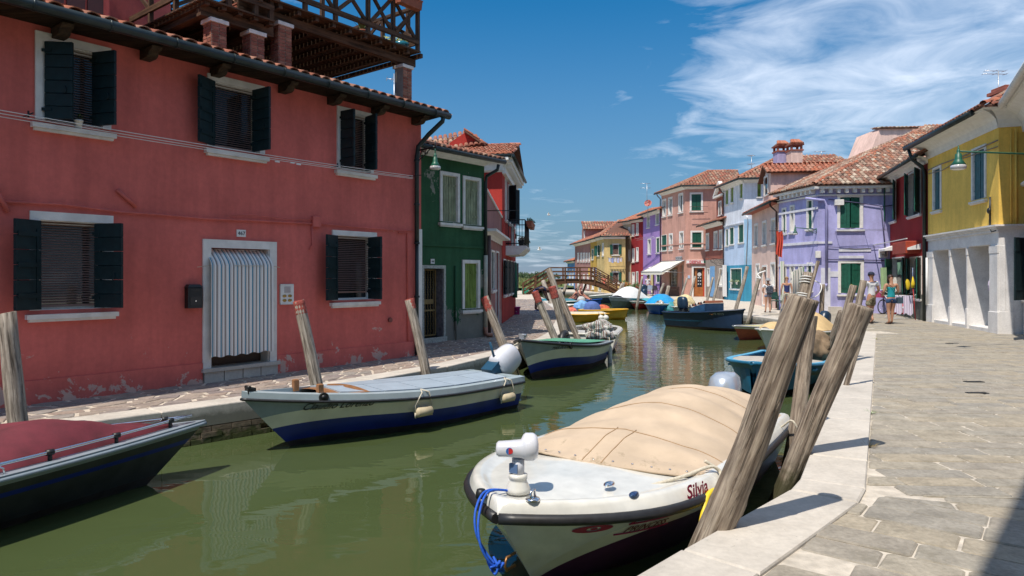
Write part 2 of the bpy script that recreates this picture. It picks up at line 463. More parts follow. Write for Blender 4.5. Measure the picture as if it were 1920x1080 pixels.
def algae_mat():
 m, nt, b = base_mat('algae stained brick')
 g = nd(nt, 'ShaderNodeNewGeometry'); v = g.outputs['Position']
 sp = nd(nt, 'ShaderNodeSeparateXYZ'); nt.links.new(v, sp.inputs[0])
 r = ramp(nt, [(0, (.14,.085,.06)), (.3, (.10,.08,.06)), (.55, (.17,.13,.09)), (.8, (.09,.075,.055))], g.outputs['Random Per Island'], 'CONSTANT')
 c = mixc(nt, 1.0, r.outputs[0], ramp(nt, [(.3,.6),(.7,1.4)], nz(nt, v, 12, 6)).outputs[0], 'MULTIPLY')
 k = mth(nt, 'ADD', nz(nt, v, 7, 6), mth(nt, 'MULTIPLY', mth(nt, 'ADD', sp.outputs[2], .32), -1.6))
 c = mixc(nt, ramp(nt, [(.5,0),(.65,1)], k).outputs[0], c, (.05,.062,.014))
 nt.links.new(c, b.inputs['Base Color']); b.inputs['Roughness'].default_value = .8
 bump(nt, b, nz(nt, v, 30, 7, .7), .9, .02)
 return m
M_algae = algae_mat()
def water_mat():
 m, nt, b = base_mat('canal water')
 v = nd(nt, 'ShaderNodeNewGeometry').outputs['Position']
 sp = nd(nt, 'ShaderNodeSeparateXYZ'); nt.links.new(v, sp.inputs[0])
 c = mixc(nt, nz(nt, v, .35, 4), (.048, .067, .024), (.066, .089, .035))
 nt.links.new(c, b.inputs['Base Color'])
 b.inputs['Roughness'].default_value = .015
 b.inputs['IOR'].default_value = 1.333
 mp1 = nd(nt, 'ShaderNodeMapping'); nt.links.new(v, mp1.inputs[0]); mp1.inputs['Scale'].default_value = (1.0, 1.9, 1); mp1.inputs['Rotation'].default_value = (0,0,R(14))
 a1 = nz(nt, mp1.outputs[0], .9, 2, .5, .6)
 a2 = nz(nt, mp1.outputs[0], 3.4, 2, .5, .4)
 a3 = nz(nt, mp1.outputs[0], 11, 2, .5, .2)
 # ripples: calm in the near basin, livelier further up the canal
 liv = nd(nt, 'ShaderNodeMapRange'); nt.links.new(sp.outputs[1], liv.inputs['Value'])
 liv.inputs['From Min'].default_value = 9; liv.inputs['From Max'].default_value = 22
 liv.inputs['To Min'].default_value = .22; liv.inputs['To Max'].default_value = 1.0
 h = mth(nt, 'ADD', mth(nt, 'MULTIPLY', a1, .010), mth(nt, 'MULTIPLY', liv.outputs[0], mth(nt, 'ADD', mth(nt, 'MULTIPLY', a2, .0058), mth(nt, 'MULTIPLY', a3, .0006))))
 bp = nd(nt, 'ShaderNodeBump'); bp.inputs['Strength'].default_value = 1.0; bp.inputs['Distance'].default_value = 1.0
 nt.links.new(h, bp.inputs['Height']); nt.links.new(bp.outputs[0], b.inputs['Normal'])
 return m
M_water = water_mat()
def leaf_mat(name, c1, c2):
 m, nt, b = base_mat(name)
 g = nd(nt, 'ShaderNodeNewGeometry')
 r = ramp(nt, [(0, c1), (1, c2)], g.outputs['Random Per Island'])
 nt.links.new(r.outputs[0], b.inputs['Base Color']); b.inputs['Roughness'].default_value = .6
 return m
M_leaf = leaf_mat('leaves', (.03, .07, .015), (.09, .15, .03))
M_leafy = leaf_mat('yellow green leaves', (.20, .24, .03), (.42, .40, .10))
# ================================================================== SETTING: water, banks, quays, paving
def V2(x, y): return Vector((x, y))
def offset_poly(pl, d):
 """offset an open polyline to its right-hand side by d, mitred"""
 out = []
 P = [Vector(p) for p in pl]
 for i, p in enumerate(P):
  ns = []
  if i > 0:
   t = (P[i]-P[i-1]).normalized(); ns.append(Vector((t.y, -t.x)))
  if i < len(P)-1:
   t = (P[i+1]-P[i]).normalized(); ns.append(Vector((t.y, -t.x)))
  n = sum(ns, Vector((0,0))).normalized()
  out.append(p + n*(d/max(.5, n.dot(ns[0]))))
 return out
def clip(poly, a, n):
 """keep the side of the line through a where (p-a).n >= 0"""
 out = []
 for i in range(len(poly)):
  p, q = poly[i], poly[(i+1) % len(poly)]
  dp, dq = (p-a).dot(n), (q-a).dot(n)
  if dp >= 0: out.append(p)
  if (dp >= 0) != (dq >= 0): out.append(p + (q-p)*(dp/(dp-dq)))
 return out
def parea(p): return .5*sum(p[i].x*p[(i+1)%len(p)].y - p[(i+1)%len(p)].x*p[i].y for i in range(len(p)))
L_in = [(-14.6,-4.25), (-5.54,7.385), (-3.55,9.43), (-1.52,12.5), (-.56,14.57), (0,16), (.63,17.7), (1.1,20.0), (1.71,26.1), (1.92,29), (2.1,33), (2.08,39), (2.05,46), (1.6,60), (1.5,76)]
R_in = [(-10.5,-9.0), (-2.1,0.05), (1.36,3.75), (2.50,4.93), (2.72,5.25), (3.14,6.03), (10.35,19.4), (10.5,22), (10.4,25), (10.15,28.2), (9.8,36), (9.75,44), (9.3,51.5), (9.2,60), (8.6,66), (6.6,69), (5.0,72), (4.2,80), (4.0,92)]
L_out = offset_poly(L_in, .40)
R_out = offset_poly(R_in, -.47)
water = MB(); water.add([(-400,-60,WZ),(400,-60,WZ),(400,1500,WZ),(-400,1500,WZ)], [(0,1,2,3)])
water.build('canal_water', M_water, kind='structure')
bedm = plain('canal mud', (.05,.05,.03), .95)
bed = MB(); bed.add([(-400,-60,-2.2),(400,-60,-2.2),(400,1500,-2.2),(-400,1500,-2.2)], [(0,1,2,3)]); bed.build('canal_bed', bedm, kind='structure')
def bank(name, line, far, mat, z=-.012):
 mb = MB(); pts = [(p[0], p[1]) for p in line] + far
 # triangle fan free: n-gon top plus skirt
 vs = [(x, y, z) for x, y in pts] + [(x, y, -2.1) for x, y in pts]; n = len(pts)
 mb.add(vs, [tuple(range(n))] + [(k, n+k, n+(k+1)%n, (k+1)%n) for k in range(n)])
 ob = mb.build(name, mat, kind='structure')
 me = ob.data; me.calc_loop_triangles()
 return ob
lw = offset_poly(L_in, .30); rw = offset_poly(R_in, -.36)
bank_l = bank('pavement_left', lw, [(-60,76), (-60,-4)], M_flagj, -.012)
bank_r = bank('pavement_right', rw, [(60,92), (60,-9)], M_joint, -.011)
# kerb stones
def kerb(name, inner, outer, blk, parent, zt, limit):
 k = 0; far = MB()
 for i in range(len(inner)-1):
  a, b = Vector(inner[i]), Vector(inner[i+1]); c, d = Vector(outer[i]), Vector(outer[i+1])
  L = (b-a).length; n = max(1, round(L/blk))
  cuts = [0] + [ (j + random.uniform(-.15,.15))/n for j in range(1, n)] + [1]
  for j in range(n):
   t0, t1 = cuts[j]+.003/L*1.5, cuts[j+1]-.003/L*1.5
   q = [a.lerp(b,t0), a.lerp(b,t1), c.lerp(d,t1), c.lerp(d,t0)]
   if parea(q) < 0: q.reverse()
   m = MB(); (m if q[0].y < limit else far).slab(q, -.235, zt + random.uniform(-.004,.004), .012)
   if q[0].y < limit and q[0].y > -3:
    m.build('kerb_stone', M_kerb, parent)
 if far.v: far.build('kerb_row', M_kerb, parent, kind='stuff')
kerb('kl', L_in, L_out, 1.5, bank_l, .018, 60)
kerb('kr', R_in, R_out, 1.6, bank_r, .018, 60)
# brick face of the quay under the kerb
def quay(name, line, parent, y0, y1, yobj, side):
 rnd = random.Random(5); stuff = MB(); cnt = 0
 BL, BH = .26, .062
 proto = None
 for i in range(len(line)-1):
  a, b = Vector(line[i]), Vector(line[i+1]); L = (b-a).length; t = (b-a)/L
  nrm = Vector((t.y, -t.x))*side
  for r in range(6):
   z = -.245 - (r+.5)*(BH+.006); off = (r % 2)*BL*.5
   n = int(L/BL)
   for k in range(n):
    p = a + t*(k*BL + BL*.5 + off)
    if (p-a).length > L-.05 or p.y < y0 or p.y > y1: continue
    ext = .035 + rnd.uniform(-.014, .014)
    ang = math.atan2(t.y, t.x) + rnd.uniform(-.02,.02)
    M = Matrix.Translation((p.x+nrm.x*ext*.5, p.y+nrm.y*ext*.5, z)) @ Matrix.Rotation(ang, 4, 'Z')
    if p.y < yobj and cnt < 290 and rnd.random() > .03:
     if proto is None:
      pm = MB(); pm.box((-BL*.48,-.06,-BH*.5), (BL*.48,.06,BH*.5)); proto = mesh_only(pm, 'brick', [M_algae])
     inst('brick', proto, parent, M); cnt += 1
    else:
     stuff.box((-BL*.48,-.06,-BH*.5), (BL*.48,.06,BH*.5), 0, M)
 if stuff.v: stuff.build('brickwork', M_algae, parent, kind='stuff')
quay('ql', [tuple(p) for p in offset_poly(L_in, .33)], bank_l, 4.5, 62, 11.5, 1)
quay('qr', [tuple(p) for p in offset_poly(R_in, -.40)], bank_r, 18, 75, 0, -1)

# irregular flags of the left pavement
def strip_map(line):
 P = [Vector(p) for p in line]; L = [0]
 for i in range(1, len(P)): L.append(L[-1] + (P[i]-P[i-1]).length)
 N = offset_poly(line, -1.0)
 def f(a, b):
  for i in range(len(P)-1):
   if a <= L[i+1] or i == len(P)-2:
    t = (a-L[i])/(L[i+1]-L[i]); p = P[i].lerp(P[i+1], t); q = Vector(N[i]).lerp(Vector(N[i+1]), t)
    return p + (q-p)*b
 return f, L
fm, LL = strip_map(L_in)
def flags():
 rnd = random.Random(3); du, dv = .36, .205
 a0 = LL[1]-7.5; a1 = LL[-2]-2
 seeds = {}
 na = int((a1-a0)/du); cells = []
 for i in range(na):
  a = a0 + i*du
  nb = 11 if a < LL[3]+1.5 else 19
  for j in range(nb):
   seeds[(i,j)] = Vector((a + du*(.5*(j%2)) + rnd.uniform(-.4,.4)*du, (j+.5)*dv + rnd.uniform(-.38,.38)*dv))
 S = Vector((1.0, du/dv))
 def sc(p): return Vector((p.x*S.x, p.y*S.y))
 for (i,j), s in seeds.items():
  c = sc(s); h = du*1.3
  poly = [c+Vector((-h,-h)), c+Vector((h,-h)), c+Vector((h,h)), c+Vector((-h,h))]
  for di in range(-2,3):
   for dj in range(-2,3):
    if (di or dj) and (i+di,j+dj) in seeds:
     q = sc(seeds[(i+di,j+dj)]); d = c-q
     poly = clip(poly, (c+q)/2, d)
     if len(poly) < 3: break
   if len(poly) < 3: break
  if len(poly) < 3: continue
  poly = clip(poly, Vector((0,.0)), Vector((0,1)))
  if len(poly) < 3 or abs(parea(poly)) < .015: continue
  cc = sum(poly, Vector((0,0)))/len(poly)
  pl = []
  for p in poly:
   d = cc-p; p = p + d.normalized()*min(.040, d.length*.32)
   pl.append(Vector((p.x/S.x, max(p.y/S.y, .012))))
  w = [fm(p.x, p.y) for p in pl]
  if parea(w) < 0: w.reverse()
  cells.append(w)
 def vis(w):
  c = w[0]
  if c.y < 4: return 1e9
  r = c.x/c.y
  return c.length if -.80 < r < .2 else 500 + c.length
 cells.sort(key=vis)
 st = MB()
 for k, w in enumerate(cells):
  z = rnd.uniform(-.006, .004)
  if k < 300:
   m = MB(); m.slab(w, -.06, z, .006); m.build('paving_stone', M_flag, bank_l)
  elif w[0].y < 48: st.slab(w, -.06, z, .006)
 st.build('paving', M_flag, bank_l, kind='stuff')
flags()
# trachyte slabs of the right pavement
def slabs():
 rnd = random.Random(8); out = []
 C = Vector((2.72, 5.15))
 def dirv(a): return Vector((math.cos(R(a)), math.sin(R(a))))
 def left(a): d = dirv(a); return Vector((-d.y, d.x))
 kd = Vector((.683,.730)); kn = Vector((.730,-.683))
 faceO, faceN = Vector((1.52+.0, .0)), Vector((-.74,.67))     # the wall line of the house beside the camera
 def rows(origin, ang, u0, u1, v0, v1, halves, d0, d1, l0, l1):
  ux, vx = dirv(ang), left(ang); v = v0
  while v < v1:
   d = rnd.uniform(d0, d1); u = u0 + rnd.uniform(0, .8)
   while u < u1:
    l = rnd.uniform(l0, l1); g = .007
    p = [origin+ux*(u+g)+vx*(v+g), origin+ux*(u+l-g)+vx*(v+g), origin+ux*(u+l-g)+vx*(v+d-g), origin+ux*(u+g)+vx*(v+d-g)]
    p = [q + Vector((rnd.uniform(-.008,.008), rnd.uniform(-.003,.003))) for q in p]
    # knocked corners
    for a, n in halves:
     p = clip(p, a, n)
     if len(p) < 3: break
    if len(p) >= 3 and parea(p) > .008:
     q = []
     for i in range(len(p)):
      a, b, c = p[i-1], p[i], p[(i+1)%len(p)]
      q += [b + (a-b).normalized()*min(.02, (a-b).length*.3), b + (c-b).normalized()*min(.02, (c-b).length*.3)]
     out.append(q)
    u += l
   v += d
 faceh = (faceO, faceN)
 rayA = (C, left(-38)); rayB = (C, left(-5))
 kin = lambda a, b: (Vector(a), Vector(((b[1]-a[1]), -(b[0]-a[0]))).normalized())
 kA = kin((1.36,3.75), (2.72,5.25)); kA2 = (kA[0]+kA[1]*.008, kA[1])
 kB = kin((3.14,6.03), (10.35,19.4)); kB2 = (kB[0]+kB[1]*.008, kB[1])
 kC = kin((2.72,5.25), (3.14,6.03)); kC2 = (kC[0]+kC[1]*.008, kC[1])
 neg = lambda h: (h[0], -h[1])
 rows(C, -38, -.6, 6.0, -7.5, 0, [kA2, neg(rayA), faceh], .25, .31, .4, .8)
 rows(C, -20, -.2, 7.0, -2.4, 2.4, [rayA, neg(rayB)], .23, .29, .4, .8)
 rows(C, -3, -.4, 15, -1.2, 15.2, [rayB, kB2, (Vector((0,19.42)), Vector((0,-1)))], .22, .27, .4, .85)
 rows(Vector((10.6,19.44)), 0, 0.0, 8, 0, 10.5, [(Vector((10.53,20)), Vector((1,0)))], .3, .42, .6, 1.2)
 def vis(w):
  c = sum(w, Vector((0,0)))/len(w)
  if c.y < 2.8: return 1e9
  r = c.x/c.y
  return c.length if .2 < r < .80 else 500+c.length
 out.sort(key=vis); st = MB()
 for k, w in enumerate(out):
  z = rnd.uniform(-.005, .004)
  if k < 300:
   m = MB(); m.slab(w, -.06, z, .009); m.build('paving_stone', M_pave, bank_r)
  else: st.slab(w, -.06, z, .008)
 st.build('paving', M_pave, bank_r, kind='stuff')
 print('right slabs', len(out))
slabs()
# far shore: rough grass, a line of bushes and low trees on the lagoon's edge
fieldm = plain('marsh grass', (.115,.150,.045), .95, var=.4, scale=.15, bmp=.5, bscale=2)
fl = MB()
def fz(u, v):
 x = -260 + u*268; y = 82 + v**2*520
 return (x, y, .25 + .5*noise.noise(Vector((x*.07, y*.05, 0))) + min(1, v*6)*.45)
fl.grid(fz, 60, 50); fl.build('marsh', fieldm, kind='structure')
gb = MB(); rnd = random.Random(21)
for i in range(2600):
 y = 84 + rnd.random()**1.5*160; x = y*rnd.uniform(-.05,.14) 
 if x > 6.2: continue
 h = rnd.uniform(.3,.9); a = rnd.uniform(0, 3.14); w = rnd.uniform(.1,.3)
 z = .2 + min(1, ((y-82)/520)**.5*6)*.4
 gb.add([(x-w*math.cos(a), y-w*math.sin(a), z), (x+w*math.cos(a), y+w*math.sin(a), z), (x+rnd.uniform(-.2,.2), y, z+h)], [(0,1,2)])
gb.build('marsh_grass', leaf_mat('marsh blades', (.10,.13,.03), (.24,.25,.09)), kind='stuff')
M_farleaf = leaf_mat('far bush leaves', (.028,.06,.018), (.07,.115,.035))
M_bark = plain('bark', (.09,.065,.045), .9, var=.3)
def bush(x, y, h, w, label, seed):
 h *= .42
 t = thing('shore_tree', label, 'tree', (x, y, .7), group='trees along the lagoon shore')
 r2 = random.Random(seed); k = MB(); k.tube([(x,y,.4),(x+.2,y,h*.35),(x+.1,y,h*.6)], [.25,.18,.08], 6); k.build('trunk', M_bark, t)
 m = MB()
 cl = [(x+r2.gauss(0,w*.28), y+r2.gauss(0,w*.2), .7+h*(.35+.5*r2.random())) for _ in range(9)]
 for i in range(900):
  c = cl[r2.randrange(9)]; rr = h*.26
  p = Vector((r2.gauss(0,1), r2.gauss(0,1), r2.gauss(0,.8))); p = p.normalized()*rr*(.5+.6*r2.random())
  p += Vector(c); s = r2.uniform(.12,.3)*h/4
  a = Vector((r2.uniform(-1,1), r2.uniform(-1,1), r2.uniform(-1,1))).normalized()*s; b = a.orthogonal().normalized()*s
  m.add([p-a, p+b, p+a, p-b], [(0,1,2,3)])
 m.build('crown', M_farleaf, t)
ordl = ['leftmost', 'second', 'third', 'fourth', 'fifth', 'sixth', 'seventh', 'eighth', 'ninth', 'tenth', 'rightmost']
for i, (px, Y, h, w) in enumerate([(966,150,3.6,7), (978,150,3.2,7), (984,165,4.4,9), (992,150,2.6,8), (1000,160,3.4,7), (1006,150,4.8,6), (1013,155,4.2,6), (1022,170,2.6,8), (1032,180,3.2,8), (1046,175,2.4,8), (1056,190,3.0,8)]):
 p = at(px, 515, Y)
 bush(p.x, p.y, h, w, 'small dark tree far off on the lagoon shore, %s from the left' % ordl[i], 40+i)
# small far house between the trees
t = thing('far_house', 'tiny red roofed house far off among the shore trees', 'house', at(991,517,170))
p = at(991,517,170); m = MB(); m.box((p.x-2.5,p.y,.5),(p.x+2.5,p.y+4,1.6)); m.build('wall', plain('far wall', (.4,.25,.18)), t)
m = MB(); m.prism([(p.x-2.7,p.y-.3,1.6),(p.x-2.7,p.y+4.4,1.6),(p.x-2.7,p.y+2,2.2)], (5.4,0,0)); m.build('roof', M_under, t)
# ================================================================== HOUSES
class Face:
 """one upright wall plane; local axes: x along the wall (left to right as seen), y inward, z up"""
 def __init__(s, A, B):
  s.A = Vector((A[0], A[1])); s.B = Vector((B[0], B[1]))
  d = s.B - s.A; s.L = d.length; s.u = d/s.L; s.n = Vector((-s.u.y, s.u.x))
  s.M = Matrix(((s.u.x, s.n.x, 0, s.A.x), (s.u.y, s.n.y, 0, s.A.y), (0,0,1,0), (0,0,0,1)))
  s.holes = []
 def s_(s, px, y=0):
  A = s.A + s.n*y; r = (px-CX)/FOC
  return (r*A.y - A.x)/(s.u.x - r*s.u.y)
 def z_(s, px, py, y=0):
  t = s.s_(px, y); Y = s.A.y + s.n.y*y + s.u.y*t
  return EYE - (py-HY)*Y/FOC
 def p(s, a, y, z): return s.M @ Vector((a, y, z))
def panel(mb, F, s0, s1, z0, z1, mi=0, depth=.17, holes=None, rmi=None):
 holes = F.holes if holes is None else holes
 xs = sorted({s0, s1, *[h[0] for h in holes], *[h[1] for h in holes]}); zs = sorted({z0, z1, *[h[2] for h in holes], *[h[3] for h in holes]})
 xs = [x for x in xs if s0 <= x <= s1]; zs = [z for z in zs if z0 <= z <= z1]
 idx = {}; vs = []
 def vid(i, j):
  if (i,j) not in idx: idx[(i,j)] = len(vs); vs.append((xs[i], 0, zs[j]))
  return idx[(i,j)]
 fs = []
 for i in range(len(xs)-1):
  for j in range(len(zs)-1):
   cx, cz = (xs[i]+xs[i+1])/2, (zs[j]+zs[j+1])/2
   if any(h[0] < cx < h[1] and h[2] < cz < h[3] for h in holes): continue
   fs.append((vid(i,j), vid(i+1,j), vid(i+1,j+1), vid(i,j+1)))
 mb.add(vs, fs, mi, False, F.M)
 for h in holes:
  a, b, c, d = h[:4]; D = h[4] if len(h) > 4 else depth
  q = [(a,0,c),(b,0,c),(b,0,d),(a,0,d),(a,D,c),(b,D,c),(b,D,d),(a,D,d)]
  mb.add(q, [(0,4,5,1),(1,5,6,2),(2,6,7,3),(3,7,4,0)], mi if rmi is None else rmi, False, F.M)
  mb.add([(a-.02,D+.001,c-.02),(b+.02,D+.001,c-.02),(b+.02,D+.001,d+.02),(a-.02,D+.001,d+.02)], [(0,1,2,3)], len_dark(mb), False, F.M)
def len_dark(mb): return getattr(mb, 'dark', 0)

def tiles(name, quad, mat, parent, sp=.19, step=.33, sub=None, lift=.03, under=True):
 """barrel tiles over a roof plane; quad = eaveL, eaveR, top points..., CCW from outside"""
 P = [Vector(q) for q in quad]
 u = (P[1]-P[0]).normalized(); nrm = (P[1]-P[0]).cross(P[-1]-P[0]).normalized()
 if nrm.z < 0: nrm = -nrm
 v = nrm.cross(u)
 if v.z < 0: v = -v
 flat = [Vector(((p-P[0]).dot(u), (p-P[0]).dot(v))) for p in P]
 if parea(flat) < 0: flat.reverse()
 def inside(x, y):
  q = Vector((x, y))
  for i in range(len(flat)):
   a, b = flat[i], flat[(i+1)%len(flat)]; e = b-a
   if e.x*(q.y-a.y) - e.y*(q.x-a.x) < -.02: return False
  return True
 x0, x1 = min(p.x for p in flat), max(p.x for p in flat); y1 = max(p.y for p in flat)
 rnd = random.Random(int(x1*100)+len(name)); mb = MB(); K = 4
 nx = max(1, int((x1-x0)/sp)); ny = int(y1/step)+1
 for i in range(nx+1):
  for j in range(ny):
   x = x0 + (i+.5)*sp; y = j*step
   if not inside(x, y+.12): continue
   xx = x + rnd.uniform(-.012,.012); yy = y + rnd.uniform(-.02,.02)
   if j == 0: yy = -.05 + rnd.uniform(-.012,.012)
   o = P[0] + u*xx + v*yy; ln = step+.07; r0, r1 = sp*.47, sp*.38; hgt = .055
   vs = []
   for (t, r, l) in ((0, r0, lift+.018), (ln, r1, lift)):
    for k in range(K+1):
     a = math.pi*k/K
     vs.append(o + v*t - u*(math.cos(a)*r) + nrm*(math.sin(a)*hgt*1.15 + l - .018))
   fs = [(k, k+1, K+2+k, K+1+k) for k in range(K)]
   if j == 0:
    vs += [q - nrm*.013 - (nrm*.0) for q in vs[:K+1]]
    vs[-(K+1):] = [o + v*0.0 - u*(math.cos(math.pi*k/K)*r0*.8) + nrm*(math.sin(math.pi*k/K)*hgt*.9) for k in range(K+1)]
    b = 2*(K+1); fs += [(b+k, b+k+1, k+1, k) for k in range(K)]
   mb.add(vs, fs, 0, True)
 if mb.v:
  ob = mb.build(name, mat, parent, kind='stuff')
 if under:
  m = MB(); vs = P + [q - nrm*.06 for q in P]; n = len(P)
  m.add(vs, [tuple(range(n)), tuple(reversed(range(n,2*n)))] + [(k,(k+1)%n,n+(k+1)%n,n+k) for k in range(n)])
  return m.build('roof_deck', M_under, parent)
def ridge(mb, a, b, r=.10, step=.36):
 a = Vector(a); b = Vector(b); L = (b-a).length; d = (b-a)/L; n = max(1, int(L/step))
 s = d.cross(Vector((0,0,1))).normalized(); up = s.cross(d)
 for i in range(n):
  o = a + d*(i*L/n); vs = []
  for t, rr in ((0, r), (L/n+.05, r*.82)):
   for k in range(5):
    an = math.pi*k/4
    vs.append(o + d*t + s*(math.cos(an)*rr) + up*(math.sin(an)*rr*.9 + .01))
  mb.add(vs, [(k, k+1, 6+k, 5+k) for k in range(4)], 0, True)

class House:
 def __init__(s, label, pts, zt, wall, D=7.0, P2e=None, P3=None, name='house', cat='house', wallmats=None, z0=-.02, group='houses along the canal'):
  """pts: 2 corner points (one visible face) or 3 (two visible faces)"""
  s.pts = [Vector((p[0], p[1])) for p in pts]; s.zt = zt
  s.root = thing(name, label, cat, (s.pts[0].x, s.pts[0].y, 0), group=group)
  s.F = [Face(s.pts[i], s.pts[i+1]) for i in range(len(s.pts)-1)]
  if len(pts) == 2:
   n = s.F[0].n
   s.foot = [s.pts[0], s.pts[1], s.pts[1]+n*D, s.pts[0]+n*D]
  else:
   p2 = Vector((P2e[0], P2e[1])) if P2e else s.pts[2]
   p3 = Vector((P3[0], P3[1])) if P3 else s.pts[0] + (p2 - s.pts[1])
   s.foot = [s.pts[0], s.pts[1], p2, p3]
   s.F[1] = Face(s.pts[1], p2)
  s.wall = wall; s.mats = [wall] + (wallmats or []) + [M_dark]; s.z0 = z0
  s.bands = [None]*len(s.F)       # list of (z, material index) changes per face
 def win(s, f, xl, xr, yt, yb, style='open', fw=.09, shut=None, sill=True, frame=None, lw=None, tips=None, near=False, blind=None, ang=(172, 172), depth=.17, pane=None, planks=False):
  F = s.F[f]; a, b = F.s_(xl), F.s_(xr); z1, z0 = F.z_(xl, yt), F.z_(xl, yb)
  return s.win_sz(F, a, b, z0, z1, style, fw, shut, sill, frame, tips, near, blind, ang, depth, pane, planks)
 def win_sz(s, F, a, b, z0, z1, style='open', fw=.09, shut=None, sill=True, frame=None, tips=None, near=False, blind=None, ang=(172,172), depth=.17, pane=None, planks=False):
  shut = shut or M_gsh; frame = frame or M_white; M = F.M
  ha, hb, hz0, hz1 = a+fw, b-fw, z0 + (fw*.6 if fw > 0 else 0), z1-fw
  if fw <= 0: ha, hb, hz0, hz1 = a, b, z0, z1
  F.holes.append((ha, hb, hz0, hz1, depth))
  m = MB(M); e = .032
  if fw > 0:
   rv = .045
   m.box((a, -e, hz0), (ha, .004, z1)); m.box((hb, -e, hz0), (b, .004, z1)); m.box((ha, -e, hz1), (hb, .004, z1))
   # stone lining of the reveal
   m.box((ha-.002, .002, hz0), (ha+.012, depth-.02, hz1)); m.box((hb-.012, .002, hz0), (hb+.002, depth-.02, hz1)); m.box((ha+.012, .002, hz1-.012), (hb-.012, depth-.02, hz1+.002))
  # sash
  sw = .035
  if style in ('open', 'flat', 'tips', 'curtain'):
   m.box((ha+.012, depth-.06, hz0), (ha+.012+sw, depth-.02, hz1-.012), 1); m.box((hb-.012-sw, depth-.06, hz0), (hb-.012, depth-.02, hz1-.012), 1)
   m.box((ha+.012+sw, depth-.06, hz1-.012-sw), (hb-.012-sw, depth-.02, hz1-.012), 1); m.box((ha+.012+sw, depth-.06, hz0), (hb-.012-sw, depth-.02, hz0+sw), 1)
   mid = (ha+hb)/2
   if blind is None: m.box((mid-.02, depth-.06, hz0+sw), (mid+.02, depth-.02, hz1-.012-sw), 1)
  W = m.build('window', [frame, M_whitew], s.root)
  if sill:
   m = MB(M); x = .05; m.box((a-x, -.09, z0-.05), (b+x, .0, z0+.012)); m.box((a-x+.03, -.06, z0-.085), (b+x-.03, -.001, z0-.052))
   m.box((ha, .002, z0-.01), (hb, depth-.02, hz0+.006)); m.build('sill', frame, W)
  if style in ('open', 'flat', 'tips', 'curtain') and blind is None:
   m = MB(M); m.add([(ha, depth-.035, hz0), (hb, depth-.035, hz0), (hb, depth-.035, hz1), (ha, depth-.035, hz1)], [(0,1,2,3)])
   m.build('pane', pane or M_glass, W)
  if style == 'curtain':
   m = MB(M)
   m.grid(lambda u, v: (ha+.02+(hb-ha-.04)*u, depth-.08+.015*math.sin(u*26), hz0+.03+(hz1-hz0-.05)*v), 26, 1); m.build('curtain', pane or M_whitew, W)
  if blind is not None:
   m = MB(M); st = .034; n = int((hz1-hz0)*blind/st)
   for k in range(n):
    z = hz1 - .02 - k*st
    m.add([(ha+.02, depth-.090, z-.010), (hb-.02, depth-.090, z-.010), (hb-.02, depth-.065, z+.009), (ha+.02, depth-.065, z+.009)], [(0,1,2,3)])
   m.build('blind', M_blind, W, kind='stuff')
   m = MB(M); zb = hz1-.02-n*st; m.box((ha+.02, depth-.09, zb-.03), (hb-.02, depth-.06, zb)); m.build('blind_rail', M_blind, W)
   m = MB(M); m.add([(ha, depth-.02, hz0), (hb, depth-.02, hz0), (hb, depth-.02, hz1), (ha, depth-.02, hz1)], [(0,1,2,3)]); m.build('pane', M_glass, W)
  # shutters
  if style in ('closed', 'flat', 'tips', 'half'):
   w = (hb-ha)/2
   for side in (0, 1):
    hs = ha if side == 0 else hb; sg = 1 if side == 0 else -1
    if style == 'closed': th = 0; y = .045; hx = hs
    elif style == 'half': th = 12; y = .045; hx = hs
    else:
     th = ang[side]; y = -.045; hx = hs - sg*.005
     if tips and tips[side] is not None:
      best = None
      for t_ in range(20, 178, 2):
       q = F.p(hx + sg*w*math.cos(R(t_)), y - w*math.sin(R(t_)), 1)
       e_ = abs(CX + FOC*q.x/q.y - tips[side])
       if best is None or e_ < best[0]: best = (e_, t_)
      th = best[1]
    if near and side == 1: hx -= .13; w = w*1.12
    dx, dy = sg*math.cos(R(th)), -math.sin(R(th))
    Ml = M @ Matrix(((dx, -dy, 0, hx), (dy, dx, 0, y), (0,0,1,0), (0,0,0,1)))
    zb, ztp = hz0+.01, hz1-.01
    if near:
     f_ = MB(Ml); wd = w*.985
     for zz in (.16, .5, .84):
      z_ = zb + (ztp-zb)*zz; f_.box((.02, .021, z_-.03), (wd-.02, .036, z_+.03))
     f_.box((.05, .021, zb+(ztp-zb)*.1), (.08, .030, ztp-(ztp-zb)*.1))
     f_.tube([(wd*.78, -.04, zb+(ztp-zb)*.42), (wd*.78, -.035, zb+(ztp-zb)*.36), (wd*.74, -.05, zb+(ztp-zb)*.33)], .008, 5)
     for zz in (.12, .88): f_.box((-.03, -.03, zb+(ztp-zb)*zz-.02), (.09, -.0215, zb+(ztp-zb)*zz+.02))
     sh = f_.build('shutter', shut, s.root)
     pm = MB()
     nb = 6; hb_ = (ztp-zb)/nb
     pm.cbox((0, -.02, .003), (wd, .02, hb_-.003), .006)
     me = mesh_only(pm, 'plank', [shut])
     for k in range(nb):
      o = bpy.data.objects.new('plank', me); COL.objects.link(o); o.parent = sh
      o.matrix_local = Matrix.Translation(-ORG[sh.name]) @ Ml @ Matrix.Translation((0,0,zb+k*hb_))
    else:
     f_ = MB(Ml); npk = 3; wd = w*.97
     for k in range(npk):
      f_.box((wd*k/npk+.004, -.018, zb), (wd*(k+1)/npk-.004, .012, ztp))
     for zz in (.18, .8): f_.box((.01, .012, zb+(ztp-zb)*zz-.03), (wd-.01, .024, zb+(ztp-zb)*zz+.03)); f_.box((.01, -.03, zb+(ztp-zb)*zz-.012), (wd*.7, -.018, zb+(ztp-zb)*zz+.012))
     f_.build('shutter', shut, s.root)
  return W
